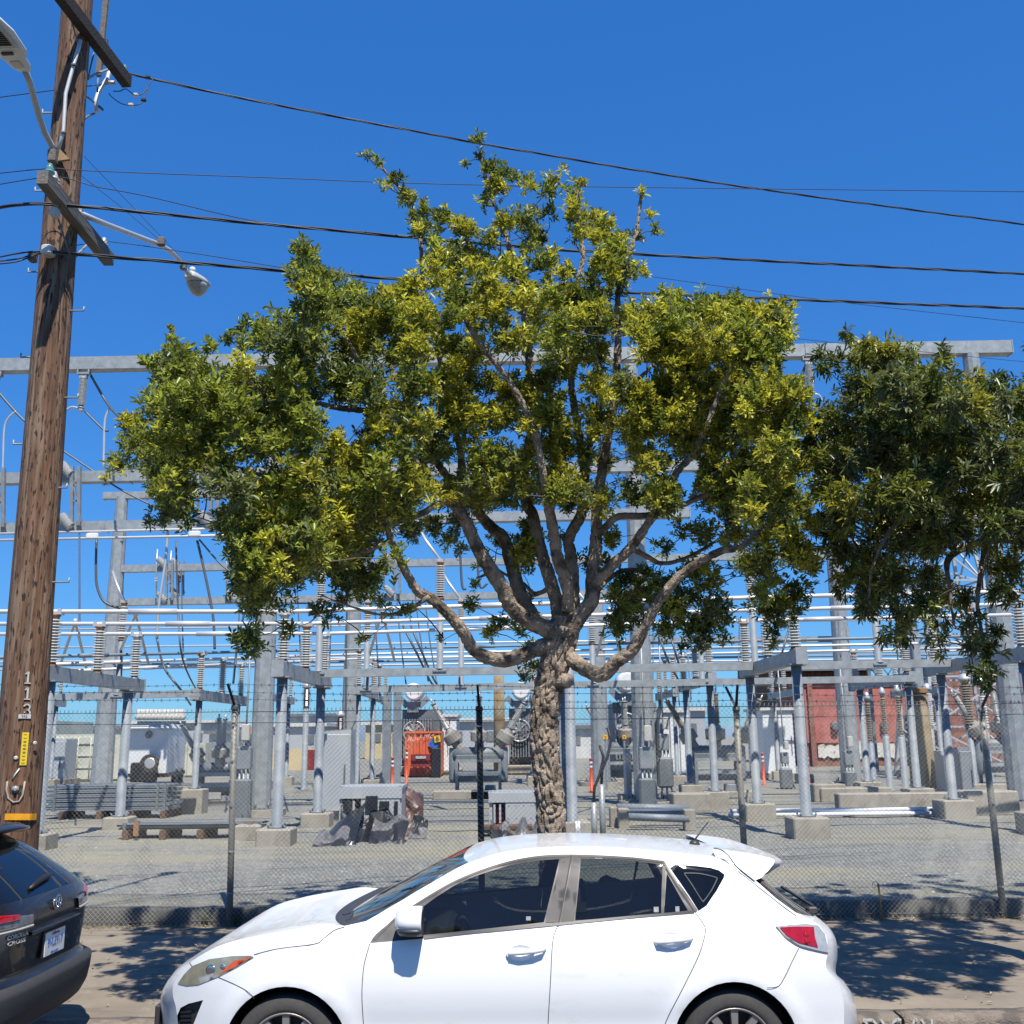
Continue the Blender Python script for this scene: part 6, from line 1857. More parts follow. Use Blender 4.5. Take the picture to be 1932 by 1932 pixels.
# --- street lamp reaching over the pavement
t = thing('street_lamp', 'cobra-head street lamp with glass bowl on a long straight arm right of the pole', 'street lamp', P(149, 403, 9.1))
MB().tube([P(140, 398, 9.05), P(200, 423, 9.6), P(260, 446, 10.15), P(300, 461, 10.55), P(322, 474, 10.8), P(337, 489, 11.0), P(345, 502, 11.1), P(352, 512, 11.2), P(359, 522, 11.25)], .028, 12).build('arm', M['alum'], t)
MB().cbox(P(304, 456, 10.5), (.085, .07, .10), .012).build('control_box', M['armg'], t)
MB().cbox(P(150, 404, 9.15), (.06, .06, .16), .01).build('arm_clamp', M['galv'], t)
MB().cbox(P(346, 503, 11.1), (.07, .07, .08), .01).build('slip_fitter', M['dsteel'], t)
f0 = P(356, 520, 11.25); f1 = P(392, 550, 11.75)
d = (f1 - f0).normalized(); sd = d.cross(Vector((0, 0, 1))).normalized(); up = sd.cross(d).normalized()
if up.z < 0: up = -up
rings = []
for s_, hw, hh in ((0, .05, .06), (.04, .075, .08), (.12, .10, .09), (.25, .135, .085), (.34, .12, .07), (.41, .06, .04)):
    c = f0 + d * s_
    rings.append([c + sd * (math.cos(a) * hw) + up * (math.sin(a) * hh * (1 if math.sin(a) > 0 else .3)) for a in [2 * math.pi * k / 18 for k in range(18)]])
head = fix_normals(MB().rings(rings).build('head', M['lampg'], t))
rings = []
for s_, hw in ((.0, .128), (.02, .126), (.06, .112), (.10, .085), (.13, .05), (.145, .015)):
    c = f0 + d * (.235) - up * (s_ + .02)
    rings.append([c + sd * (math.cos(a) * hw * .95) + d * (math.sin(a) * hw * 1.2) for a in [2 * math.pi * k / 18 for k in range(18)]])
fix_normals(MB().rings(rings).build('glass_bowl', M['lens'], head))
b = MB(); b.lathe(f0 + d * .09 + up * .08, [(0, .035), (.05, .035), (.06, .025)], 12, up); b.build('photocell', M['white'], head)

# --- wires
def wire(pts, r, label, n=10, twist=False, name='power_line', mat='cable'):
    q = [P(*p) for p in pts]
    out = []
    for i in range(len(q) - 1):
        p0, p1, p2, p3 = q[max(i - 1, 0)], q[i], q[i + 1], q[min(i + 2, len(q) - 1)]
        for j in range(n):
            t_ = j / n
            out.append(.5 * ((2 * p1) + (p2 - p0) * t_ + (2 * p0 - 5 * p1 + 4 * p2 - p3) * t_ * t_ + (3 * p1 - p0 - 3 * p2 + p3) * t_ ** 3))
    out.append(q[-1])
    if not twist:
        o = MB().tube(out, r, 6).build(name, M[mat], None, q[0]); tag(o, label, 'wire', 'overhead wires'); return o
    t = thing(name, label, 'wire', q[0], 'overhead wires')
    L_ = [0]
    for a, c in zip(out[:-1], out[1:]): L_.append(L_[-1] + (c - a).length)
    fine = []
    for i in range(len(out) - 1):
        for j in range(6): fine.append((out[i].lerp(out[i + 1], j / 6), L_[i] + (L_[i + 1] - L_[i]) * j / 6))
    fine.append((out[-1], L_[-1]))
    for k_, mm, rr in ((0, 'cable', r), (1, 'cable', r), (2, 'wire', r * .7)):
        pp = [p + Vector((0, math.cos(l * 4 + k_ * 2.09), math.sin(l * 4 + k_ * 2.09))) * r * 1.05 for p, l in fine]
        MB().tube(pp, rr, 5).build('strand', M[mm], t)
wire([(238, 138, 10.1), (277, 147, 10.2), (490, 192, 10.6), (780, 247, 11.0), (966, 281, 11.4), (1400, 352, 12.2), (1960, 427, 13.2)], .0075, 'twisted service wire from the top crossarm, highest wire across the sky', twist=True)
wire([(-20, 329, 8.6), (94, 318, 8.6), (165, 322, 8.7), (480, 334, 9.2), (966, 350, 10), (1960, 362, 11.5)], .0045, 'thin straight wire passing just above the tree top')
wire([(-20, 351, 8.8), (103, 334, 8.8), (180, 352, 8.9), (280, 371, 9.2), (480, 417, 9.8), (640, 437, 10.2), (760, 449, 10.6)], .0045, 'thin wire converging on the thick bundle left of the crown')
wire([(-20, 396, 8.7), (105, 386, 8.72), (480, 421, 9.6), (966, 464, 10.6), (1210, 480, 11.1), (1960, 518, 12.5)], .0095, 'thick twisted cable through the upper crown, hung from a clamp on the pole', twist=True)
wire([(88, 474, 8.98), (135, 479, 9.0), (330, 494, 9.6), (540, 511, 10.2), (800, 530, 10.8), (1200, 553, 11.6), (1960, 583, 13)], .0105, 'lowest thick twisted cable running behind the lamp arm', twist=True)
wire([(-20, 489, 8.9), (40, 477, 8.95), (88, 474, 8.97)], .008, 'upper strand of the cable bundle left of the pole')
wire([(-20, 494, 8.85), (30, 489, 8.9), (66, 479, 8.95), (90, 475, 8.97)], .007, 'middle strand of the cable bundle left of the pole')
wire([(-20, 499, 8.8), (30, 494, 8.85), (66, 481, 8.95), (90, 476, 8.97)], .007, 'lowest strand of the cable bundle left of the pole')
wire([(-20, 487, 9.3), (150, 462, 9.8), (196, 455, 10.1), (360, 477, 10.6), (544, 507, 11.2), (757, 543, 12)], .0045, 'thin wire from the right end of the grey crossarm to the left crown')
wire([(1180, 515, 12), (1555, 566, 13), (1960, 612, 14)], .004, 'very thin wire below the thick cables on the right')
wire([(1180, 605, 13), (1484, 637, 14), (1793, 669, 15), (1960, 685, 15.5)], .004, 'very thin wire crossing the gantry beam on the right')
wire([(-20, 186, 9.6), (104, 170, 9.6), (180, 161, 9.75), (216, 157, 9.85)], .005, 'thin wire behind the pole near the top left corner')
wire([(206, 176, 9.8), (210, 182, 9.8), (228, 195, 9.9), (247, 199, 10), (262, 197, 10), (271, 190, 10.05), (279, 165, 10.1)], .005, 'looped jumper wire under the dark crossarm end', n=5)
wire([(214, 172, 9.8), (226, 172, 9.9), (238, 168, 10), (256, 180, 10.1), (272, 174, 10.15), (286, 152, 10.2), (294, 149, 10.25)], .006, 'second jumper loop joining the highest wire', n=5)
for (x, y, Y, mm, lb) in ((279, 146, 10.2, 'black', 'black wire clamp on the highest wire'), (271, 189, 10.05, 'black', 'black wire clamp at the right of the jumper loop'), (256, 179, 10.1, 'tin', 'pale wire clamp on the second jumper loop'), (247, 198, 10, 'tin', 'pale wire clamp at the bottom of the jumper loop')):
    o = MB().cbox(P(x, y, Y), (.055, .04, .035), .008).build('wire_clamp', M[mm], None, P(x, y, Y)); tag(o, lb, 'clamp', 'wire clamps')
wire([(158, 294, 9.1), (250, 390, 10), (337, 482, 10.95), (345, 500, 11.1)], .0032, 'thin guy wire from the pole to the lamp arm elbow', name='guy_wire', mat='wire')
wire([(149, 328, 9.1), (230, 392, 9.9), (300, 452, 10.5)], .0032, 'thin guy wire from the pole to the lamp control box', name='guy_wire', mat='wire')
# ================================================================== vehicles
def paint(name, col, flake=0):
    mt = pm(name, col, .35, 0, .01, 2, coat=.7, spec=.4)
    return mt
M['cwhite'] = M['stain'](paint('white_car_paint', (.86, .865, .86)), [((1, 1, 3), 2.2, .56, .74, (.60, .58, .54), .35), ((1, 1, 1), 40, .66, .74, (.50, .47, .42), .35)])
M['cblack'] = paint('black_car_paint', (.012, .013, .016))
M['trim'] = pm('dull_black_trim', (.045, .042, .042), .45, 0, .12, 7)
M['trimp'] = pm('sun_faded_pillar_trim', (.10, .09, .085), .5, 0, .2, 5, spec=.3)
M['plastic'] = pm('dark_grey_bumper_plastic', (.045, .045, .048), .65, 0, .12, 30)
M['alloy'] = pm('bronze_grey_alloy', (.36, .33, .30), .35, .5, .08, 9)
M['chrome'] = pm('chrome', (.75, .75, .75), .12, 1, .02, 5)
M['smokelens'] = pm('smoky_clear_lens', (.13, .13, .135), .12, .2, .3, 30, coat=1)
M['redlens'] = pm('red_lamp_lens', (.36, .004, .006), .15, 0, .2, 25, coat=1)
M['clearlens'] = pm('clear_lamp_lens', (.42, .43, .42), .12, .2, .15, 20, coat=1)
M['hazylens'] = pm('yellowed_headlamp_lens', (.30, .28, .20), .18, .15, .3, 12, coat=1, alt=(.5, .52, .53), altscale=9)
M['amber'] = pm('amber_lens', (.65, .09, .02), .2, 0, .1, 15, coat=1)
M['seat'] = pm('dark_seat_cloth', (.03, .03, .032), .9, 0, .2, 20)
M['gap'] = pm('panel_gap', (.06, .06, .06), .8, 0, 0, 5)
def glass(name, tint, refl):
    mt = bpy.data.materials.new(name); mt.use_nodes = True
    nt = mt.node_tree; L = nt.links.new
    out = nt.nodes['Material Output']; nt.nodes.remove(nt.nodes['Principled BSDF'])
    tr = _n(nt, 'BsdfTransparent'); tr.inputs[0].default_value = tuple(tint) + (1,)
    gl = _n(nt, 'BsdfGlossy'); gl.inputs['Roughness'].default_value = .015; gl.inputs[0].default_value = (refl, refl, refl, 1)
    fr = _n(nt, 'Fresnel'); fr.inputs[0].default_value = 1.5
    df = _n(nt, 'BsdfDiffuse'); df.inputs[0].default_value = (.10, .10, .10, 1)
    m0 = _n(nt, 'MixShader'); m0.inputs[0].default_value = .05
    L(tr.outputs[0], m0.inputs[1]); L(df.outputs[0], m0.inputs[2])
    mx = _n(nt, 'MixShader')
    L(fr.outputs[0], mx.inputs[0]); L(m0.outputs[0], mx.inputs[1]); L(gl.outputs[0], mx.inputs[2]); L(mx.outputs[0], out.inputs[0])
    return mt
M['sideglass'] = glass('tinted_side_glass', (.56, .60, .58), 1)
M['wind'] = glass('windscreen_glass', (.55, .62, .60), 1)
M['darkglass'] = glass('dark_rear_glass', (.05, .055, .06), 1)

def lerp_tab(tab, v):
    if v <= tab[0][0]: return tab[0][1]
    for (a, b), (c, d) in zip(tab[:-1], tab[1:]):
        if v <= c:
            t = (v - a) / (c - a); t = t * t * (3 - 2 * t) * .35 + t * .65
            return b + (d - b) * t
    return tab[-1][1]

# ------------------------------------------------------------------ white hatchback
CYC, CX0, CX1 = 7.38, P(306, 1900, 7.38).x, P(1614, 1900, 7.38).x
LEN = CX1 - CX0
WF = [P(539, 1980, 6.55), P(1387, 1974, 6.55)]
WZ = .316 + RZ
WTAB = [(.10, .80), (.2, .835), (.32, .858), (.46, .866), (.6, .877), (.70, .880), (.78, .876), (.84, .868), (.90, .858), (.95, .842), (1.0, .815), (1.1, .762), (1.2, .712), (1.3, .66), (1.36, .62), (1.42, .555), (1.47, .47), (1.6, .3)]
def Wd(x, z):
    u = (x - CX0) / LEN
    w_ = lerp_tab(WTAB, z)
    if u < .24: w_ *= 1 - .50 * ((.24 - u) / .24) ** 2.4
    if u > .84: w_ *= 1 - .30 * ((u - .84) / .16) ** 2.2
    for c in WF:
        d = math.hypot(x - c.x, z - WZ)
        w_ += .016 * math.exp(-((d - .40) / .055) ** 2) * (1 if z < .9 else 0)
    # soft feature line and hollow low on the doors
    w_ -= .010 * math.exp(-((z - .50) / .10) ** 2) * (1 if .2 < u < .8 else 0)
    return w_
def sp(px, py, off=0):
    w_ = .86
    for _ in range(7):
        q = P(px, py, CYC - w_)
        w_ = .5 * w_ + .5 * Wd(q.x, q.z)
    return (q.x, q.z)
def s3(x, z, off=0): return Vector((x, CYC - Wd(x, z) - off, z))
def dens(poly, step=.03):
    out = []
    for i, a in enumerate(poly):
        b = poly[(i + 1) % len(poly)]
        n = max(1, int(math.hypot(b[0] - a[0], b[1] - a[1]) / step))
        for k in range(n): out.append((a[0] + (b[0] - a[0]) * k / n, a[1] + (b[1] - a[1]) * k / n))
    return out
def inside(p, poly):
    c = False; j = len(poly) - 1
    for i in range(len(poly)):
        if (poly[i][1] > p[1]) != (poly[j][1] > p[1]) and p[0] < (poly[j][0] - poly[i][0]) * (p[1] - poly[i][1]) / (poly[j][1] - poly[i][1]) + poly[i][0]: c = not c
        j = i
    return c
def smooth_px(pts, n=6, closed=False):
    out = []
    N = len(pts)
    rng = range(N if closed else N - 1)
    for i in rng:
        g = lambda k: Vector((*pts[k % N], 0)) if closed else Vector((*pts[max(0, min(N - 1, k))], 0))
        p0, p1, p2, p3 = g(i - 1), g(i), g(i + 1), g(i + 2)
        for j in range(n):
            t = j / n
            q = .5 * ((2 * p1) + (p2 - p0) * t + (2 * p0 - 5 * p1 + 4 * p2 - p3) * t * t + (3 * p1 - p0 - 3 * p2 + p3) * t ** 3)
            out.append((q.x, q.y))
    if not closed: out.append(tuple(pts[-1]))
    return out
def region(outer, holes, name, mat, parent, step=.035, off=0, both=True, smooth=True, yfun=None):
    polys = [dens(outer, step)] + [dens(h, step) for h in holes]
    co, ed = [], []
    for pl in polys:
        k = len(co); co += [Vector(p) for p in pl]
        ed += [(k + i, k + (i + 1) % len(pl)) for i in range(len(pl))]
    xs = [p[0] for p in outer]; zs = [p[1] for p in outer]
    x = min(xs) + step / 2; r = 0
    while x < max(xs):
        z = min(zs) + (step / 2 if r % 2 else step)
        while z < max(zs):
            if inside((x, z), outer) and not any(inside((x, z), h) for h in holes):
                if all((x - p[0]) ** 2 + (z - p[1]) ** 2 > (step * .45) ** 2 for pl in polys for p in pl[::1] if abs(x - p[0]) < step): co.append(Vector((x, z)))
            z += step
        x += step; r += 1
    v2, _, f2, *_ = delaunay_2d_cdt(co, ed, [], 0, 1e-5)
    fs = []
    for f in f2:
        c = sum((v2[i] for i in f), Vector((0, 0))) / len(f)
        if inside(c, outer) and not any(inside(c, h) for h in holes): fs.append(tuple(f))
    yf = yfun or s3
    b = MB()
    vs = [yf(v.x, v.y, off) for v in v2]
    # faces must point to the street
    fs2 = []
    for f in fs:
        n = (vs[f[1]] - vs[f[0]]).cross(vs[f[2]] - vs[f[0]])
        fs2.append(f if n.y < 0 else tuple(reversed(f)))
    b.add(vs, fs2, smooth)
    if both:
        MB().add([Vector((v.x, 2 * CYC - v.y, v.z)) for v in vs], [tuple(reversed(f)) for f in fs2], smooth).build(name, M[mat], parent)
    return b.build(name, M[mat], parent)
def ribbon(px, name, mat, parent, w_=.006, off=.0015, smooth_n=5, both=False):
    q = [sp(*p) for p in smooth_px(px, smooth_n)]
    b = MB()
    vs, fs = [], []
    for i, (x, z) in enumerate(q):
        a, c = q[max(0, i - 1)], q[min(len(q) - 1, i + 1)]
        dx, dz = c[0] - a[0], c[1] - a[1]; l = math.hypot(dx, dz) + 1e-9
        nx, nz = -dz / l * w_ / 2, dx / l * w_ / 2
        vs += [s3(x - nx, z - nz, off), s3(x + nx, z + nz, off)]
    for i in range(len(q) - 1): fs.append((2 * i, 2 * i + 2, 2 * i + 3, 2 * i + 1))
    b.add(vs, fs, True)
    return b.build(name, M[mat], parent)

car = thing('parked_car', 'white five-door hatchback parked at the kerb in front of the tree', 'car', (WF[0].x, CYC, 0))
Epx = [(327, 1975), (322, 1930), (318, 1900), (317, 1880), (322, 1858), (340, 1836), (364, 1812), (414, 1784), (470, 1769), (524, 1759), (575, 1750), (612, 1744), (650, 1747), (691, 1738), (737, 1711), (784, 1683), (822, 1661), (857, 1641), (885, 1627), (931, 1612), (966, 1605), (1004, 1600), (1078, 1597), (1130, 1598), (1178, 1600), (1254, 1606), (1310, 1612), (1352, 1618), (1388, 1631), (1424, 1660), (1450, 1682), (1474, 1702), (1502, 1722), (1530, 1736), (1548, 1748), (1560, 1770), (1566, 1798), (1567, 1824), (1585, 1845), (1600, 1872), (1606, 1905), (1604, 1975)]
Cpx = [(314, 1975), (308, 1930), (306, 1905), (307, 1885), (314, 1862), (331, 1838), (357, 1810), (426, 1770), (476, 1754), (530, 1740), (575, 1729), (610, 1722), (640, 1718), (669, 1714), (717, 1689), (765, 1664), (805, 1643), (840, 1627), (876, 1612), (931, 1593), (966, 1588), (1004, 1584), (1078, 1581), (1130, 1581), (1178, 1583), (1254, 1588), (1310, 1593), (1352, 1598), (1392, 1625), (1433, 1655), (1463, 1678), (1492, 1698), (1526, 1719), (1541, 1731), (1551, 1741), (1561, 1762), (1567, 1790), (1568, 1822), (1589, 1838), (1604, 1862), (1613, 1900), (1612, 1975)]
def tuck(i, p, n):
    k = max(0, min(1, (5 - i) / 3)) * 13 - max(0, min(1, (i - n + 7) / 3)) * 13
    return (p[0] + k, p[1])
Epx = [tuck(i, p, len(Epx)) for i, p in enumerate(Epx)]; Cpx = [tuck(i, p, len(Cpx)) for i, p in enumerate(Cpx)]
E = [s3(*sp(*p)) for p in Epx]
Cc = [P(x, y, CYC) for x, y in Cpx]
NT = 9
def top_point(i, t):
    e, c = E[i], Cc[i]
    y = e.y + (CYC - e.y) * t
    g = math.sin(t * math.pi / 2) ** .85
    return Vector((e.x + (c.x - e.x) * g, y, e.z + (c.z - e.z) * g))
def strip(i0, i1, name, mat, t0=0, inset=0, off=0, sub=4):
    """skin from the near edge over the centre line to the far edge, between stations i0 and i1"""
    rows = []
    idx = []
    for i in range(i0, i1): idx += [(i, j / sub) for j in range(sub)]
    idx.append((i1, 0))
    ts = [t0 + (1 - t0) * k / NT for k in range(NT + 1)]
    def row(i, f, t):
        if f == 0: return top_point(i, t)
        a, b_, c, d = top_point(max(i - 1, 0), t), top_point(i, t), top_point(i + 1, t), top_point(min(i + 2, len(E) - 1), t)
        if i - 1 < i0: a = b_ * 2 - c
        if i + 2 > i1: d = c * 2 - b_
        return .5 * ((2 * b_) + (c - a) * f + (2 * a - 5 * b_ + 4 * c - d) * f * f + (3 * b_ - a - 3 * c + d) * f ** 3)
    for (i, f) in idx:
        near = [row(i, f, t) for t in ts]
        rows.append(near + [Vector((p.x, 2 * CYC - p.y, p.z)) for p in reversed(near[:-1])])
    n = len(rows[0])
    vs = [p + Vector((0, 0, off)) for r in rows for p in r]
    fs = [(a * n + b_, (a + 1) * n + b_, (a + 1) * n + b_ + 1, a * n + b_ + 1) for a in range(len(rows) - 1) for b_ in range(n - 1)]
    o = MB().add(vs, fs, True).build(name, M[mat], car)
    return o
strip(0, 5, 'front_bumper', 'cwhite')
strip(5, 12, 'bonnet', 'cwhite')
strip(12, 13, 'cowl', 'trim')
strip(13, 18, 'windscreen', 'wind')
strip(18, 28, 'roof', 'cwhite')
strip(29, 32, 'rear_window', 'darkglass')
strip(28, 29, 'hatch_top', 'trim')
strip(32, 38, 'hatch', 'cwhite')
strip(38, 41, 'rear_bumper', 'cwhite')

def circ(c, r, n=40, a0=0, a1=2 * math.pi): return [(c.x + math.cos(a0 + (a1 - a0) * k / n) * r, WZ + math.sin(a0 + (a1 - a0) * k / n) * r) for k in range(n)]
outline = []
for i in range(len(Epx) - 1):
    # match the near edge of the top skins
    a, b_, c, d = E[max(i - 1, 0)], E[i], E[i + 1], E[min(i + 2, len(E) - 1)]
    brk = {5, 12, 13, 18, 28, 29, 32, 38}
    if i in brk: a = b_ * 2 - c
    if i + 1 in brk: d = c * 2 - b_
    for j in range(4):
        f = j / 4
        q = .5 * ((2 * b_) + (c - a) * f + (2 * a - 5 * b_ + 4 * c - d) * f * f + (3 * b_ - a - 3 * c + d) * f ** 3)
        outline.append((q.x, q.z))
outline.append((E[-1].x, E[-1].z))
zb = .19
a0, a1 = WF[0], WF[1]
outline += [(E[-1].x - .05, zb + .05), (a1.x + .5, zb)]
RA = .372
dz = math.sqrt(RA ** 2 - (WZ - zb) ** 2)
outline += [(a1.x + math.cos(t) * RA, WZ + math.sin(t) * RA) for t in [math.atan2(zb - WZ, dz) + (math.pi - 2 * math.atan2(zb - WZ, dz)) * k / 30 for k in range(31)]]
outline += [(a0.x + math.cos(t) * RA, WZ + math.sin(t) * RA) for t in [math.atan2(zb - WZ, dz) + (math.pi - 2 * math.atan2(zb - WZ, dz)) * k / 30 for k in range(31)]]
outline += [(a0.x - .45, zb), (E[0].x + .03, zb + .02)]
dlo = [sp(*p) for p in smooth_px([(698, 1779), (710, 1762), (747, 1732), (784, 1706), (820, 1683), (857, 1663), (894, 1646), (931, 1634), (968, 1624), (1004, 1617), (1040, 1614), (1078, 1613)], 3) + [(1105, 1613), (1178, 1617), (1254, 1625), (1283, 1672), (1313, 1721), (1200, 1730), (1105, 1739), (1053, 1744), (900, 1760), (796, 1771)]]
qw = [sp(*p) for p in [(1264, 1638), (1274, 1632), (1313, 1634), (1340, 1637), (1357, 1642), (1367, 1650), (1366, 1656), (1352, 1681), (1333, 1709), (1318, 1719), (1300, 1690)]]
hl = [sp(*p) for p in [(335, 1856), (346, 1840), (362, 1823), (394, 1810), (438, 1804), (473, 1803), (479, 1806), (443, 1827), (409, 1844), (374, 1858), (352, 1860)]]
tl = [sp(*p) for p in [(1464, 1748), (1490, 1745), (1521, 1743), (1544, 1746), (1556, 1762), (1562, 1785), (1561, 1797), (1546, 1794), (1509, 1784), (1482, 1768)]]
fog = [sp(*p) for p in [(383, 1887), (355, 1894), (340, 1902), (332, 1920), (331, 1945), (350, 1950), (365, 1932)]]
side = region(outline, [dlo, qw, hl, tl, fog], 'body_side', 'cwhite', car, .04)
fd = [sp(*p) for p in [(757, 1752), (791, 1716), (824, 1692), (857, 1671), (894, 1654), (931, 1642), (962, 1633), (992, 1627), (1025, 1623), (1055, 1621), (1041, 1680), (1026, 1740), (900, 1754), (801, 1764), (765, 1767)]]
rd = [sp(*p) for p in [(1096, 1620), (1150, 1621), (1200, 1625), (1252, 1632), (1249, 1680), (1248, 1724), (1160, 1731), (1085, 1737)]]
rq = [sp(*p) for p in [(1258, 1647), (1278, 1683), (1298, 1718), (1253, 1723)]]
region(dlo, [fd, rd, rq], 'window_trim', 'trim', car, .04, .001)
region(qw, [], 'quarter_window', 'sideglass', car, .05, -.001)
for g_, nm in ((fd, 'side_window'), (rd, 'side_window'), (rq, 'side_window')): region(g_, [], nm, 'sideglass', car, .06, -.003)
pf = [sp(*p) for p in [(1058, 1620), (1077, 1617), (1055, 1741), (1029, 1740)]]
pb = [sp(*p) for p in [(1080, 1617), (1094, 1619), (1083, 1737), (1057, 1741)]]
for g_ in (pf, pb): region(g_, [], 'pillar_trim', 'trimp', car, .05, .004)
ribbon([(1252, 1632), (1283, 1680), (1311, 1719)], 'window_channel', 'gap', car, .012, .004)
ribbon([(1279, 1668), (1298, 1694), (1314, 1719)], 'window_channel', 'trimp', car, .018, .005)
ribbon([(1253, 1633), (1251, 1680), (1250, 1723)], 'window_channel', 'trimp', car, .018, .004)
ribbon([(1078, 1613), (1066, 1680), (1053, 1747)], 'window_channel', 'gap', car, .008, .006)
ribbon([(706, 1772), (747, 1732), (784, 1707), (857, 1664), (931, 1635), (1004, 1618), (1078, 1614), (1178, 1618), (1252, 1626)], 'window_moulding', 'trimp', car, .012, .005)
ribbon([(800, 1769), (900, 1758), (1053, 1743), (1105, 1738), (1200, 1729), (1310, 1720)], 'belt_moulding', 'trim', car, .014, .006)
# panel gaps, doors
for pts, nm in (([(698, 1780), (691, 1804), (686, 1827), (683, 1869), (684, 1905), (688, 1960)], 'door_gap'), ([(1052, 1746), (1044, 1770), (1041, 1800), (1039, 1844), (1034, 1932), (1033, 1965)], 'door_gap'), ([(1312, 1722), (1325, 1740), (1331, 1754), (1327, 1776), (1316, 1808), (1286, 1869), (1262, 1915), (1250, 1945)], 'door_gap'),
                ([(479, 1801), (524, 1790), (593, 1781), (610, 1771), (631, 1755), (650, 1749)], 'bonnet_gap'), ([(412, 1844), (440, 1856), (463, 1868), (477, 1880), (480, 1884)], 'bumper_gap'), ([(1507, 1789), (1494, 1815), (1480, 1844), (1468, 1861), (1447, 1864)], 'bumper_gap'),
                ([(1360, 1620), (1374, 1628), (1388, 1640), (1424, 1668), (1472, 1706), (1502, 1728)], 'hatch_gap'), ([(357, 1816), (362, 1823), (368, 1825)], 'bonnet_gap')):
    ribbon(pts, nm, 'gap', car, .0045)
# handles
def handle(cx, cy, xa, ya, xb, yb):
    c = sp(cx, cy)
    t = thing('door_handle', None, None, (0, 0, 0)) if False else None
    rg = []
    b = MB(); n = 20
    M_ = .085; m_ = .042
    # recessed cup
    vs = []
    for ring, (s_, dpt) in enumerate(((1, -.0012), (.8, .006), (.45, .013), (.05, .015))):
        for k in range(n):
            a = 2 * math.pi * k / n
            vs.append(s3(c[0] + math.cos(a) * M_ * s_, c[1] + math.sin(a) * m_ * s_, -dpt + .002 * (1 - s_)))
    fs = [(r_ * n + k, r_ * n + (k + 1) % n, (r_ + 1) * n + (k + 1) % n, (r_ + 1) * n + k) for r_ in range(3) for k in range(n)]
    # the cup sits just proud of the skin as a shallow dish with a raised rim
    b.add([v + Vector((0, -.018, 0)) for v in vs], fs, True)
    cup = b.build('handle_cup', M['cwhite'], car)
    p, q = sp(xa, ya), sp(xb, yb)
    A, B_ = s3(*p), s3(*q)
    d = (B_ - A).normalized()
    pts = [A + d * .0, A + d * .02 + Vector((0, -.03, .002)), A.lerp(B_, .35) + Vector((0, -.042, .002)), A.lerp(B_, .7) + Vector((0, -.042, 0)), B_ - d * .02 + Vector((0, -.034, 0)), B_ + Vector((0, -.005, 0))]
    rings = []
    for i, p_ in enumerate(pts):
        h = (.008, .013, .0145, .0155, .014, .006)[i]; w_ = (.006, .010, .012, .012, .011, .006)[i]
        rings.append([p_ + Vector((0, math.cos(a) * w_, math.sin(a) * h)) for a in [2 * math.pi * k / 10 for k in range(10)]])
    hb = fix_normals(MB().rings(rings).build('door_handle', M['cwhite'], car))
    return hb, B_
hb, B_ = handle(982, 1797, 955, 1799, 1031, 1789)
MB().lathe(B_ + Vector((-.045, -.043, 0)), [(0, .006), (.003, .006)], 10, (0, -1, 0)).build('keyhole', M['gap'], hb)
handle(1265, 1773, 1233, 1778, 1308, 1768)

# lamps
region(hl, [], 'headlight', 'hazylens', car, .03, .004)
region([sp(*p) for p in [(442, 1812), (463, 1808.5), (474, 1806), (446, 1823), (414, 1838), (424, 1828)]], [], 'indicator_lens', 'amber', car, .03, .0065)
for (x, y, r) in ((398, 1832, .036), (420, 1826, .02)):
    q = sp(x, y); p = s3(*q, .004)
    MB().lathe(p + Vector((0, .004, 0)), [(0, r), (.003, r), (.005, r * .8), (.0055, .002)], 16, (-.35, -1, 0)).build('lamp_projector', M['chrome'], car)
region(tl, [], 'taillight', 'clearlens', car, .03, .003)
region([sp(*p) for p in [(1471, 1749), (1500, 1747.5), (1535, 1748), (1537, 1768), (1543, 1787), (1508, 1779), (1484, 1765)]], [], 'brake_lens', 'redlens', car, .03, .008)
ribbon([(1464, 1748), (1482, 1768), (1509, 1785), (1546, 1795), (1562, 1798)], 'lamp_seal', 'trimp', car, .008, .005)
for (x, y) in ((1521, 1765), (1523, 1777)):
    q = sp(x, y); MB().lathe(s3(*q, .007), [(0, .02), (.003, .018), (.004, .002)], 14, (.2, -1, 0)).build('bulb_dome', M['redlens'], car)
region(fog, [], 'fog_lamp_recess', 'trim', car, .03, -.03)
b = MB()
for i in range(4): q = sp(345, 1912 + i * 8); b.beam(s3(q[0] - .02, q[1], -.015), s3(q[0] + .05, q[1] + .012, -.015), .012, .012)
b.build('fog_lamp_grille', M['black'], car)
# front number-plate bracket, grille
c0 = P(308, 1903, CYC)
b = MB(); b.cbox(c0 + Vector((.03, 0, .0)), (.035, .42, .14), .01); b.build('plate_bracket', M['trim'], car)
b = MB(); b.cbox(c0 + Vector((.13, 0, -.13)), (.05, .7, .2), .02); b.build('lower_grille', M['black'], car)
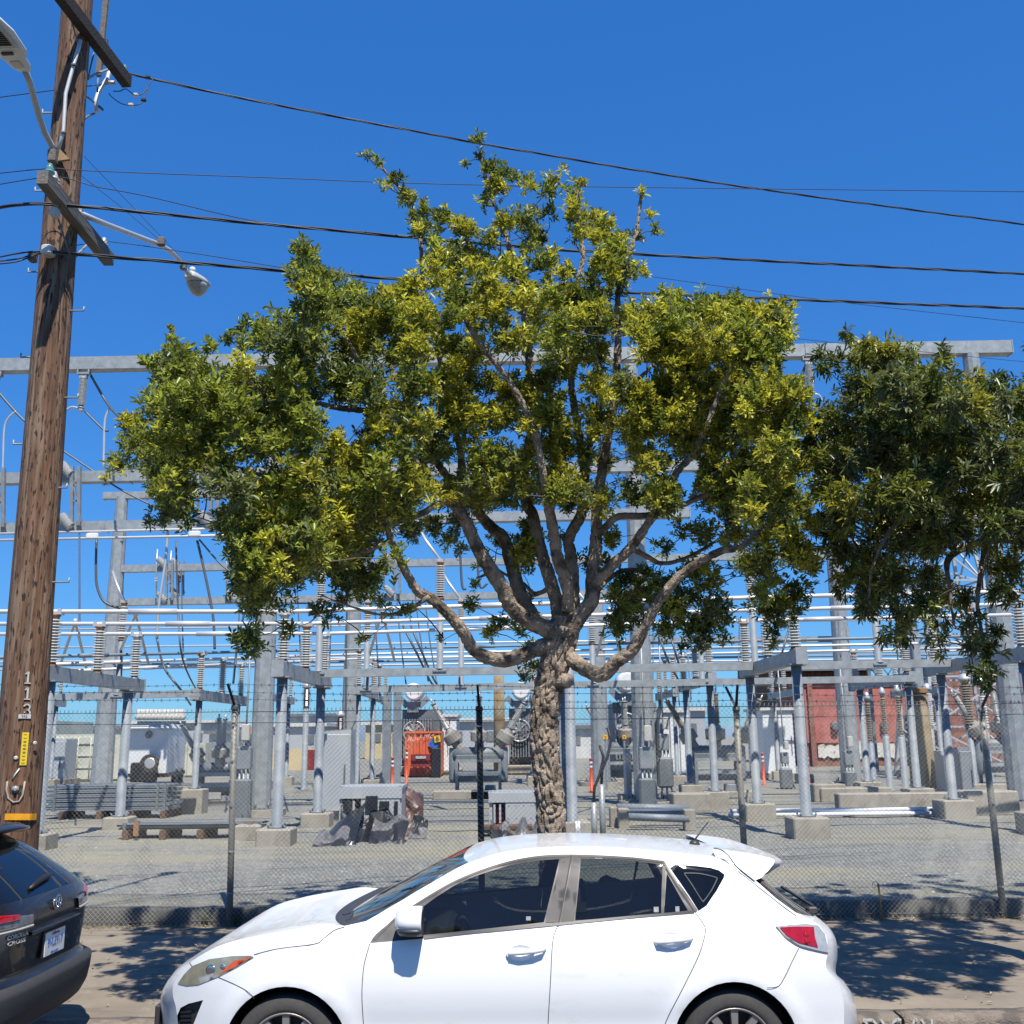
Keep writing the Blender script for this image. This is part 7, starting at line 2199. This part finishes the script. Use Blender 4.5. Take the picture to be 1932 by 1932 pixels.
# wheels
def wheel(c, y, s, name='wheel', parent=car, r=.316, alloy='alloy', spokes=10):
    """s = -1 outer face towards the street"""
    cc = Vector((c.x, y, r + RZ))
    ax_ = Vector((0, s, 0))
    w_ = .205
    prof = [(-w_ / 2, r * .70), (-w_ / 2 + .01, r * .80), (-w_ / 2 + .02, r * .93), (-w_ / 2 + .04, r * .985), (-w_ / 2 + .07, r), (w_ / 2 - .07, r), (w_ / 2 - .04, r * .985), (w_ / 2 - .02, r * .94), (w_ / 2 - .006, r * .86), (w_ / 2, r * .78), (w_ / 2 - .004, r * .71), (w_ / 2 - .03, r * .69)]
    root = thing(name, None, None, cc - ORG[parent.name])
    root.parent = parent; ORG[root.name] = cc
    MB().lathe(cc, prof, 56, ax_, caps=False).build('tyre', M['rubber'], root)
    b = MB(); b.lathe(cc, [(w_ / 2 - .012, r * .70), (w_ / 2 - .002, r * .715), (w_ / 2 + .002, r * .70), (w_ / 2 - .012, r * .66), (.0, r * .62)], 48, ax_, caps=False)
    for k in range(spokes):
        a = 2 * math.pi * k / spokes + .31
        d = Vector((math.cos(a), 0, math.sin(a))); e = Vector((-math.sin(a), 0, math.cos(a)))
        o1, o2 = cc + ax_ * (w_ / 2 - .012), cc + ax_ * (w_ / 2 - .035)
        w0, w1 = .018, .027
        b.hexa([o2 + d * .05 - e * w0, o2 + d * .05 + e * w0, o2 + d * r * .68 + e * w1, o2 + d * r * .68 - e * w1, o1 + d * .05 - e * w0 * .8, o1 + d * .05 + e * w0 * .8, o1 + d * r * .68 + e * w1 * .8, o1 + d * r * .68 - e * w1 * .8])
    b.lathe(cc, [(w_ / 2 - .05, .07), (w_ / 2 - .012, .065), (w_ / 2 - .004, .04)], 20, ax_)
    b.build('rim', M[alloy], root)
    MB().lathe(cc, [(-.02, r * .64), (.0, r * .64)], 32, ax_, smooth=False).build('brake_disc', M['black'], root)
for c in (a0, a1):
    wheel(c, CYC - .77, -1); wheel(c, CYC + .77, 1)
    b = MB()
    for s_ in (-1, 1):
        vs, fs = [], []
        for k in range(25):
            t = -.35 + (math.pi + .7) * k / 24
            for yy in (.86, .55): vs.append((c.x + math.cos(t) * (RA - .002), CYC + s_ * yy if yy < .8 else CYC + s_ * (Wd(c.x + math.cos(t) * RA, WZ + math.sin(t) * RA) - .002), WZ + math.sin(t) * (RA - .002)))
        for k in range(24): fs.append((2 * k, 2 * k + 1, 2 * k + 3, 2 * k + 2))
        vs.append((c.x, CYC + s_ * .55, WZ)); n0 = len(vs) - 1
        for k in range(24): fs.append((2 * k + 1, n0, 2 * k + 3))
        MB().add(vs, fs, True).build('arch_liner', M['black'], car)
MB().box(((a0.x + a1.x) / 2, CYC, .24), (3.7, 1.5, .12)).build('underbody_light_block', M['black'], car)  # unseen dark box, added to block light beneath the car
# door mirror
def mirror(s_):
    q = sp(772, 1742); c = s3(*q)
    c = Vector((P(772, 1738, c.y - .16).x, CYC + s_ * (CYC - c.y + .13), P(772, 1738, c.y - .13).z))
    rings = []
    for f, w1, h1 in ((-.5, .02, .03), (-.46, .05, .055), (-.3, .075, .075), (0, .085, .083), (.3, .088, .085), (.42, .086, .083), (.45, .080, .078)):
        rings.append([c + Vector((f * .17, math.cos(a) * w1 * 1.25, math.sin(a) * h1 * (1 if math.sin(a) > 0 else .82) + .0)) for a in [2 * math.pi * k / 20 for k in range(20)]])
    o = fix_normals(MB().rings(rings).build('door_mirror', M['cwhite'], car))
    rings = []
    for f, w1, h1 in ((-.42, .03, .03), (-.3, .078, .045), (0, .09, .05), (.3, .092, .05), (.46, .084, .045)):
        rings.append([c + Vector((f * .172, math.cos(a) * w1 * 1.27, -.035 + math.sin(a) * h1)) for a in [math.pi + math.pi * k / 10 for k in range(11)]])
    fix_normals(MB().rings(rings).build('mirror_base', M['trim'], o))
    MB().beam(c + Vector((.0, -s_ * .07, -.06)), c + Vector((.0, -s_ * .20, -.075)), .09, .035).build('mirror_stalk', M['trim'], o)
    MB().add([c + Vector((.078, math.cos(a) * .095, math.sin(a) * .066)) for a in [2 * math.pi * k / 16 for k in range(16)]], [tuple(range(16))]).build('mirror_glass', M['chrome'], o)
mirror(-1); mirror(1)
# roof antenna, spoiler, wipers
p = P(1310, 1590, CYC)
b = MB(); b.lathe(p - Vector((0, 0, .012)), [(0, .04), (.02, .03), (.03, .015)], 12); b.tube([p + Vector((0, 0, .015)), P(1336, 1551, CYC + .1)], [.006, .004], 6); b.build('antenna', M['trim'], car)
def spoiler():
    npx = [(1344, 1603), (1362, 1604), (1385, 1606.5), (1410, 1610), (1432, 1613.5), (1452, 1618), (1462, 1623)]
    cpx = [(1344, 1596.5), (1362, 1598), (1387, 1601), (1414, 1605), (1438, 1609), (1460, 1613.5), (1467, 1618)]
    near = [s3(*sp(*p), .004) for p in npx]; cen = [P(x, y, CYC) for x, y in cpx]
    rows = []
    for e, c in zip(near, cen):
        h = []
        for k in range(9):
            t = k / 8; g_ = math.sin(t * math.pi / 2)
            h.append(Vector((e.x + (c.x - e.x) * g_, e.y + (CYC - e.y) * t, e.z + (c.z - e.z) * g_)))
        rows.append(h + [Vector((q.x, 2 * CYC - q.y, q.z)) for q in reversed(h[:-1])])
    tip = rows[-1]
    rows.append([q + Vector((-.015, 0, -.035)) for q in tip])
    rows.append([q + Vector((-.10, 0, -.085)) for q in tip])
    n = len(rows[0])
    vs = [q for r_ in rows for q in r_]
    fs = [(a_ * n + k, (a_ + 1) * n + k, (a_ + 1) * n + k + 1, a_ * n + k + 1) for a_ in range(len(rows) - 1) for k in range(n - 1)]
    MB().add(vs, fs, True).build('spoiler', M['cwhite'], car)
    poly = [sp(*p) for p in npx + [(1459, 1631), (1449, 1643), (1437, 1656), (1424, 1661), (1404, 1645), (1384, 1629), (1366, 1621), (1350, 1616)]]
    region(poly, [], 'spoiler_side', 'cwhite', car, .03, .003)
    ribbon([(1346, 1600), (1360, 1603), (1370, 1610), (1378, 1619), (1388, 1633), (1404, 1647), (1424, 1663)], 'hatch_gap', 'gap', car, .006, .006)
spoiler()
b = MB(); q = P(1529, 1716, CYC); b.cbox(q + Vector((.01, 0, .0)), (.07, .06, .04), .012); b.beam(q + Vector((.02, 0, .02)), q + Vector((-.1, .35, .10)), .02, .015); b.build('rear_wiper', M['trim'], car)
b = MB()
for (x0_, y0_, x1_, y1_, oy) in ((648, 1728, 700, 1712, .25), (655, 1738, 668, 1722, .55)):
    a = P(x0_, y0_, CYC - oy); c = P(x1_, y1_, CYC - oy * .3); b.beam(a, c, .02, .02)
b.build('wiper', M['trim'], car)
# cabin
def seat(x, y, w_):
    t = thing('seat', None, None, Vector((x, y, .35)) - ORG[car.name]); t.parent = car; ORG[t.name] = Vector((x, y, .35))
    b = MB(); b.cbox((x, y, .45), (.5, w_, .18), .05); b.build('cushion', M['seat'], t)
    b = MB(); b.rings([[Vector((x + .22 + dx, y + sy * w_ / 2, z)) for dx, sy in ((-.06, -1), (.06, -1), (.06, 1), (-.06, 1))] for z, dx0 in ((.5, 0),)] + [[Vector((x + .40 + dx, y + sy * w_ / 2 * .85, 1.02)) for dx, sy in ((-.05, -1), (.05, -1), (.05, 1), (-.05, 1))]], True, False); b.build('backrest', M['seat'], t)
    b = MB(); b.cbox((x + .44, y, 1.13), (.09, .26, .17), .03); b.build('headrest', M['seat'], t)
xs_ = a0.x + 1.32
seat(xs_, CYC - .36, .5); seat(xs_, CYC + .36, .5); seat(xs_ + .95, CYC, 1.25)
b = MB(); b.cbox((a0.x + .72, CYC, .78), (.5, 1.36, .30), .08); b.build('dashboard', M['seat'], car)
b = MB(); cst = Vector((a0.x + 1.02, CYC - .36, .88)); b.tube([cst + Vector((math.cos(a) * .05, math.cos(a + 1.57) * .18, math.sin(a + 1.57) * 0 + math.sin(a) * .17)) for a in [2 * math.pi * k / 20 for k in range(21)]], .014, 6, False); b.beam(cst, cst + Vector((-.3, 0, -.1)), .05, .05); b.build('steering_wheel', M['seat'], car)
MB().box((a0.x + 1.75, CYC, .33), (2.9, 1.45, .06)).build('floor_pan', M['seat'], car)
b = MB(); b.box((a1.x + .12, CYC, .62), (.7, 1.2, .5)); b.build('boot_trim', M['seat'], car)
M['decal'] = pm('pale_window_sticker', (.5, .5, .48), .6, 0, .3, 90)
for (x, y) in ((1074 - 0, 1734),):
    pass
q = sp(997, 1734); MB().box(s3(*q, .002), (.028, .002, .03)).build('window_sticker', M['decal'], car)
q = sp(1238, 1716); MB().box(s3(*q, .002), (.03, .002, .03)).build('window_sticker', M['decal'], car)
q = sp(1278, 1715); MB().box(s3(*q, .002), (.024, .002, .03)).build('window_sticker', M['decal'], car)
ribbon([(1291, 1647), (1320, 1648), (1350, 1655), (1352, 1660), (1342, 1680), (1329, 1698), (1324, 1698), (1305, 1668), (1291, 1648)], 'window_print_edge', 'plastic', car, .006, .003)
# scuffs on the rear bumper corner
for pts in ([(1597, 1872), (1600, 1880), (1602, 1892)], [(1606, 1908), (1604, 1922), (1605, 1930)]):
    q = [P(x, y, CYC - .45) for x, y in pts]; MB().tube([v + Vector((.012, 0, 0)) for v in q], .004, 5).build('bumper_scuff', M['gap'], car)

# ------------------------------------------------------------------ dark compact suv at the left edge
SY = 7.42
_XT = [(.22, -3.40), (.30, -3.22), (.37, -3.09), (.46, -3.045), (.55, -3.03), (.62, -3.025), (.65, -3.03), (.655, -3.05), (.67, -3.10), (.75, -3.09), (.88, -3.075), (.98, -3.065), (1.05, -3.075), (1.10, -3.10), (1.12, -3.13), (1.2, -3.24), (1.3, -3.39), (1.40, -3.56), (1.43, -3.64), (1.50, -3.80), (1.56, -4.1), (1.60, -4.7)]
_HT = [(.22, .80), (.30, .86), (.46, .90), (.62, .912), (.67, .895), (.9, .895), (1.0, .885), (1.10, .86), (1.2, .81), (1.3, .755), (1.4, .70), (1.5, .65), (1.56, .60), (1.60, .48)]
up_ = lambda z: z if z < .66 else .66 + (z - .66) * 1.075
XT = [(up_(z), x - .08) for z, x in _XT]; HT = [(up_(z), h) for z, h in _HT]
def lin(tab, v):
    for (a, b), (c, d) in zip(tab[:-1], tab[1:]):
        if v <= c: return b + (d - b) * (v - a) / (c - a)
    return tab[-1][1]
def suv(t, z, off=0):
    x, h = lin(XT, z), lin(HT, z)
    cr = .20 if z < 1.1 else .20
    s_ = max(-1, min(1, t))
    px_ = x - (.17 * abs(s_) ** 5 if z < .66 else .19 * abs(s_) ** 4) - max(0, abs(t) - 1) * 3.2
    return Vector((px_ + off * (1 - abs(s_) ** 4), SY + s_ * h + off * s_ ** 5 * 1.0, z))
van = thing('parked_car', 'black compact suv seen from behind at the left edge', 'car', (-3.9, SY, 0))
def band(z0, z1, nz, name, mat, t0=-2, t1=2, off=0, nt=48, parent=van):
    ts = []
    for k in range(nt + 1): ts.append(t0 + (t1 - t0) * k / nt)
    vs = [suv(t, z0 + (z1 - z0) * j / nz, off) for j in range(nz + 1) for t in ts]
    n = nt + 1
    fs = [(j * n + k, j * n + k + 1, (j + 1) * n + k + 1, (j + 1) * n + k) for j in range(nz) for k in range(nt)]
    return MB().add(vs, fs, True).build(name, M[mat], parent)
band(.22, .66, 16, 'rear_bumper', 'plastic')
band(.66, up_(1.12), 14, 'tailgate', 'cblack')
band(up_(1.12), up_(1.42), 8, 'rear_window', 'darkglass', -.93, .93)
band(up_(1.12), up_(1.42), 8, 'rear_pillar', 'cblack', -2, -.93, nt=20)
band(up_(1.12), up_(1.42), 8, 'rear_pillar', 'cblack', .93, 2, nt=20)
band(up_(1.42), up_(1.60), 8, 'roof', 'cblack')
vs = [suv(t, up_(1.60)) for t in [-2 + .2 * k for k in range(21)]]
MB().add(vs, [tuple(range(21))]).build('roof_panel', M['cblack'], van)
MB().box((-4.4, SY, .55), (1.7, 1.6, .6)).build('cabin_floor', M['black'], van)
b = MB(); b.cbox((-4.6, SY, .95), (.2, 1.3, .5), .05); b.build('rear_seat', M['seat'], van)
# spoiler lip
rows = []
for k in range(17):
    t = -1 + k / 8
    y = SY + t * .66
    e = abs(t) ** 4
    x0_ = -3.86; x1_ = -3.50 - .10 * e
    rows.append([Vector((x0_ - .08, y, up_(1.53) - .03 * e)), Vector((-3.68 - .08 * e - .08, y, up_(1.525) - .03 * e)), Vector((x1_ - .08, y, up_(1.50) - .035 * e)), Vector((x1_ + .008 - .08, y, up_(1.487) - .035 * e)), Vector((x1_ - .05 - .08, y, up_(1.462) - .03 * e)), Vector((-3.72 - .08, y, up_(1.44)))])
fix_normals(MB().rings(rows, True, True).build('spoiler', M['cblack'], van))
def patch(t0, t1, zf0, zf1, name, mat, off, parent=van, nt=16, nz=5):
    ts = [t0 + (t1 - t0) * k / nt for k in range(nt + 1)]
    vs = []
    for j in range(nz + 1):
        for t in ts: vs.append(suv(t, zf0(t) + (zf1(t) - zf0(t)) * j / nz, off))
    # closed rim so that the lens has thickness
    n = nt + 1
    fs = [(j * n + k, j * n + k + 1, (j + 1) * n + k + 1, (j + 1) * n + k) for j in range(nz) for k in range(nt)]
    m0 = len(vs)
    vs += [suv(t, zf0(t), -.01) for t in ts] + [suv(t, zf1(t), -.01) for t in ts]
    fs += [(k + 1, k, m0 + k, m0 + k + 1) for k in range(nt)] + [(nz * n + k, nz * n + k + 1, m0 + n + k + 1, m0 + n + k) for k in range(nt)]
    return MB().add(vs, fs, True).build(name, M[mat], parent)
for s_ in (-1, 1):
    A_, B2 = (-1.12, -.40) if s_ < 0 else (.40, 1.12)
    k_ = lambda t: max(0, min(1, (abs(t) - .44) / .5))
    patch(A_, B2, lambda t: 1.0, lambda t: 1.06 + .055 * k_(t), 'taillight', 'smokelens', .018)
    a3, b3 = (-1.12, -.58) if s_ < 0 else (.58, 1.12)
    patch(a3, b3, lambda t: 1.05, lambda t: 1.07 + .045 * k_(t), 'brake_lens', 'redlens', .026)
    patch(A_, B2, lambda t: .988, lambda t: 1.0, 'lamp_trim', 'tin', .022, nz=1)
# number-plate recess, plate, lettering, emblem
patch(-.42, .42, lambda t: .935, lambda t: .955, 'tailgate_garnish', 'cblack', .03, nz=2)
b = MB(); c = suv(0, .835); b.cbox(c + Vector((.012, 0, 0)), (.02, .33, .175), .006); pl = b.build('plate_frame', M['black'], van)
b = MB(); b.box(c + Vector((.024, 0, -.002)), (.006, .30, .148)); b.build('number_plate', M['white'], pl)
rot = (math.pi / 2, 0, math.pi / 2)
text('9VLE917', c + Vector((.0285, 0, .0)), .075, M['blue'], pl, rot=rot, sx=.86, ext=.0006)
text('California', c + Vector((.0285, 0, .055)), .03, M['redp'], pl, rot=rot, ext=.0006)
text('dmv.ca.gov', c + Vector((.0285, 0, -.06)), .026, M['blue'], pl, rot=rot, ext=.0006)
b = MB(); c2 = suv(-.5, .835, .012)
for z, w_, nm in ((.955, .2, 'COROLLA'), (.918, .2, 'CROSS')):
    q = suv(-.56, z, .006)
    text(nm, q, .036, M['tin'], van, rot=(math.pi / 2, 0, math.pi / 2 - .18), sx=1.25 if nm == 'COROLLA' else 1.6, ext=.003)
c = suv(0, 1.085, .018)
b = MB()
def ell(cy, cz, ry, rz): b.tube([c + Vector((0, cy + math.cos(a) * ry, cz + math.sin(a) * rz)) for a in [2 * math.pi * k / 24 for k in range(25)]], .0055, 6, False)
ell(0, 0, .062, .043); ell(0, 0, .022, .042); ell(0, .020, .045, .018)
b.build('emblem', M['chrome'], van)
b = MB(); q = suv(.25, 1.14, .02); q2 = suv(-.22, 1.16, .03)
b.rings([[p_ + Vector((0, 0, dz)) + Vector((dx, 0, 0)) for dx, dz in ((0, -h), (.03, 0), (0, h), (-.01, 0))] for p_, h in ((suv(-.24, 1.20, .012), .008), (suv(-.05, 1.22, .02), .02), (suv(.15, 1.235, .025), .024), (suv(.27, 1.24, .02), .015))], True, True); b.build('rear_wiper', M['black'], van)
# silver skid plate and wheels
patch(-.62, .62, lambda t: .235, lambda t: .30, 'skid_plate', 'lampg', .012, nz=2)
b = MB(); b.tube([suv(-.75, .23, .02), suv(-.66, .27, .02), suv(-.60, .31, .018)], .008, 6); b.build('exhaust_trim', M['chrome'], van)
class _C: pass
for yy, s_ in ((SY - .78, -1), (SY + .78, 1)):
    c = _C(); c.x = -3.98
    wheel(c, yy, s_, parent=van, r=.34)
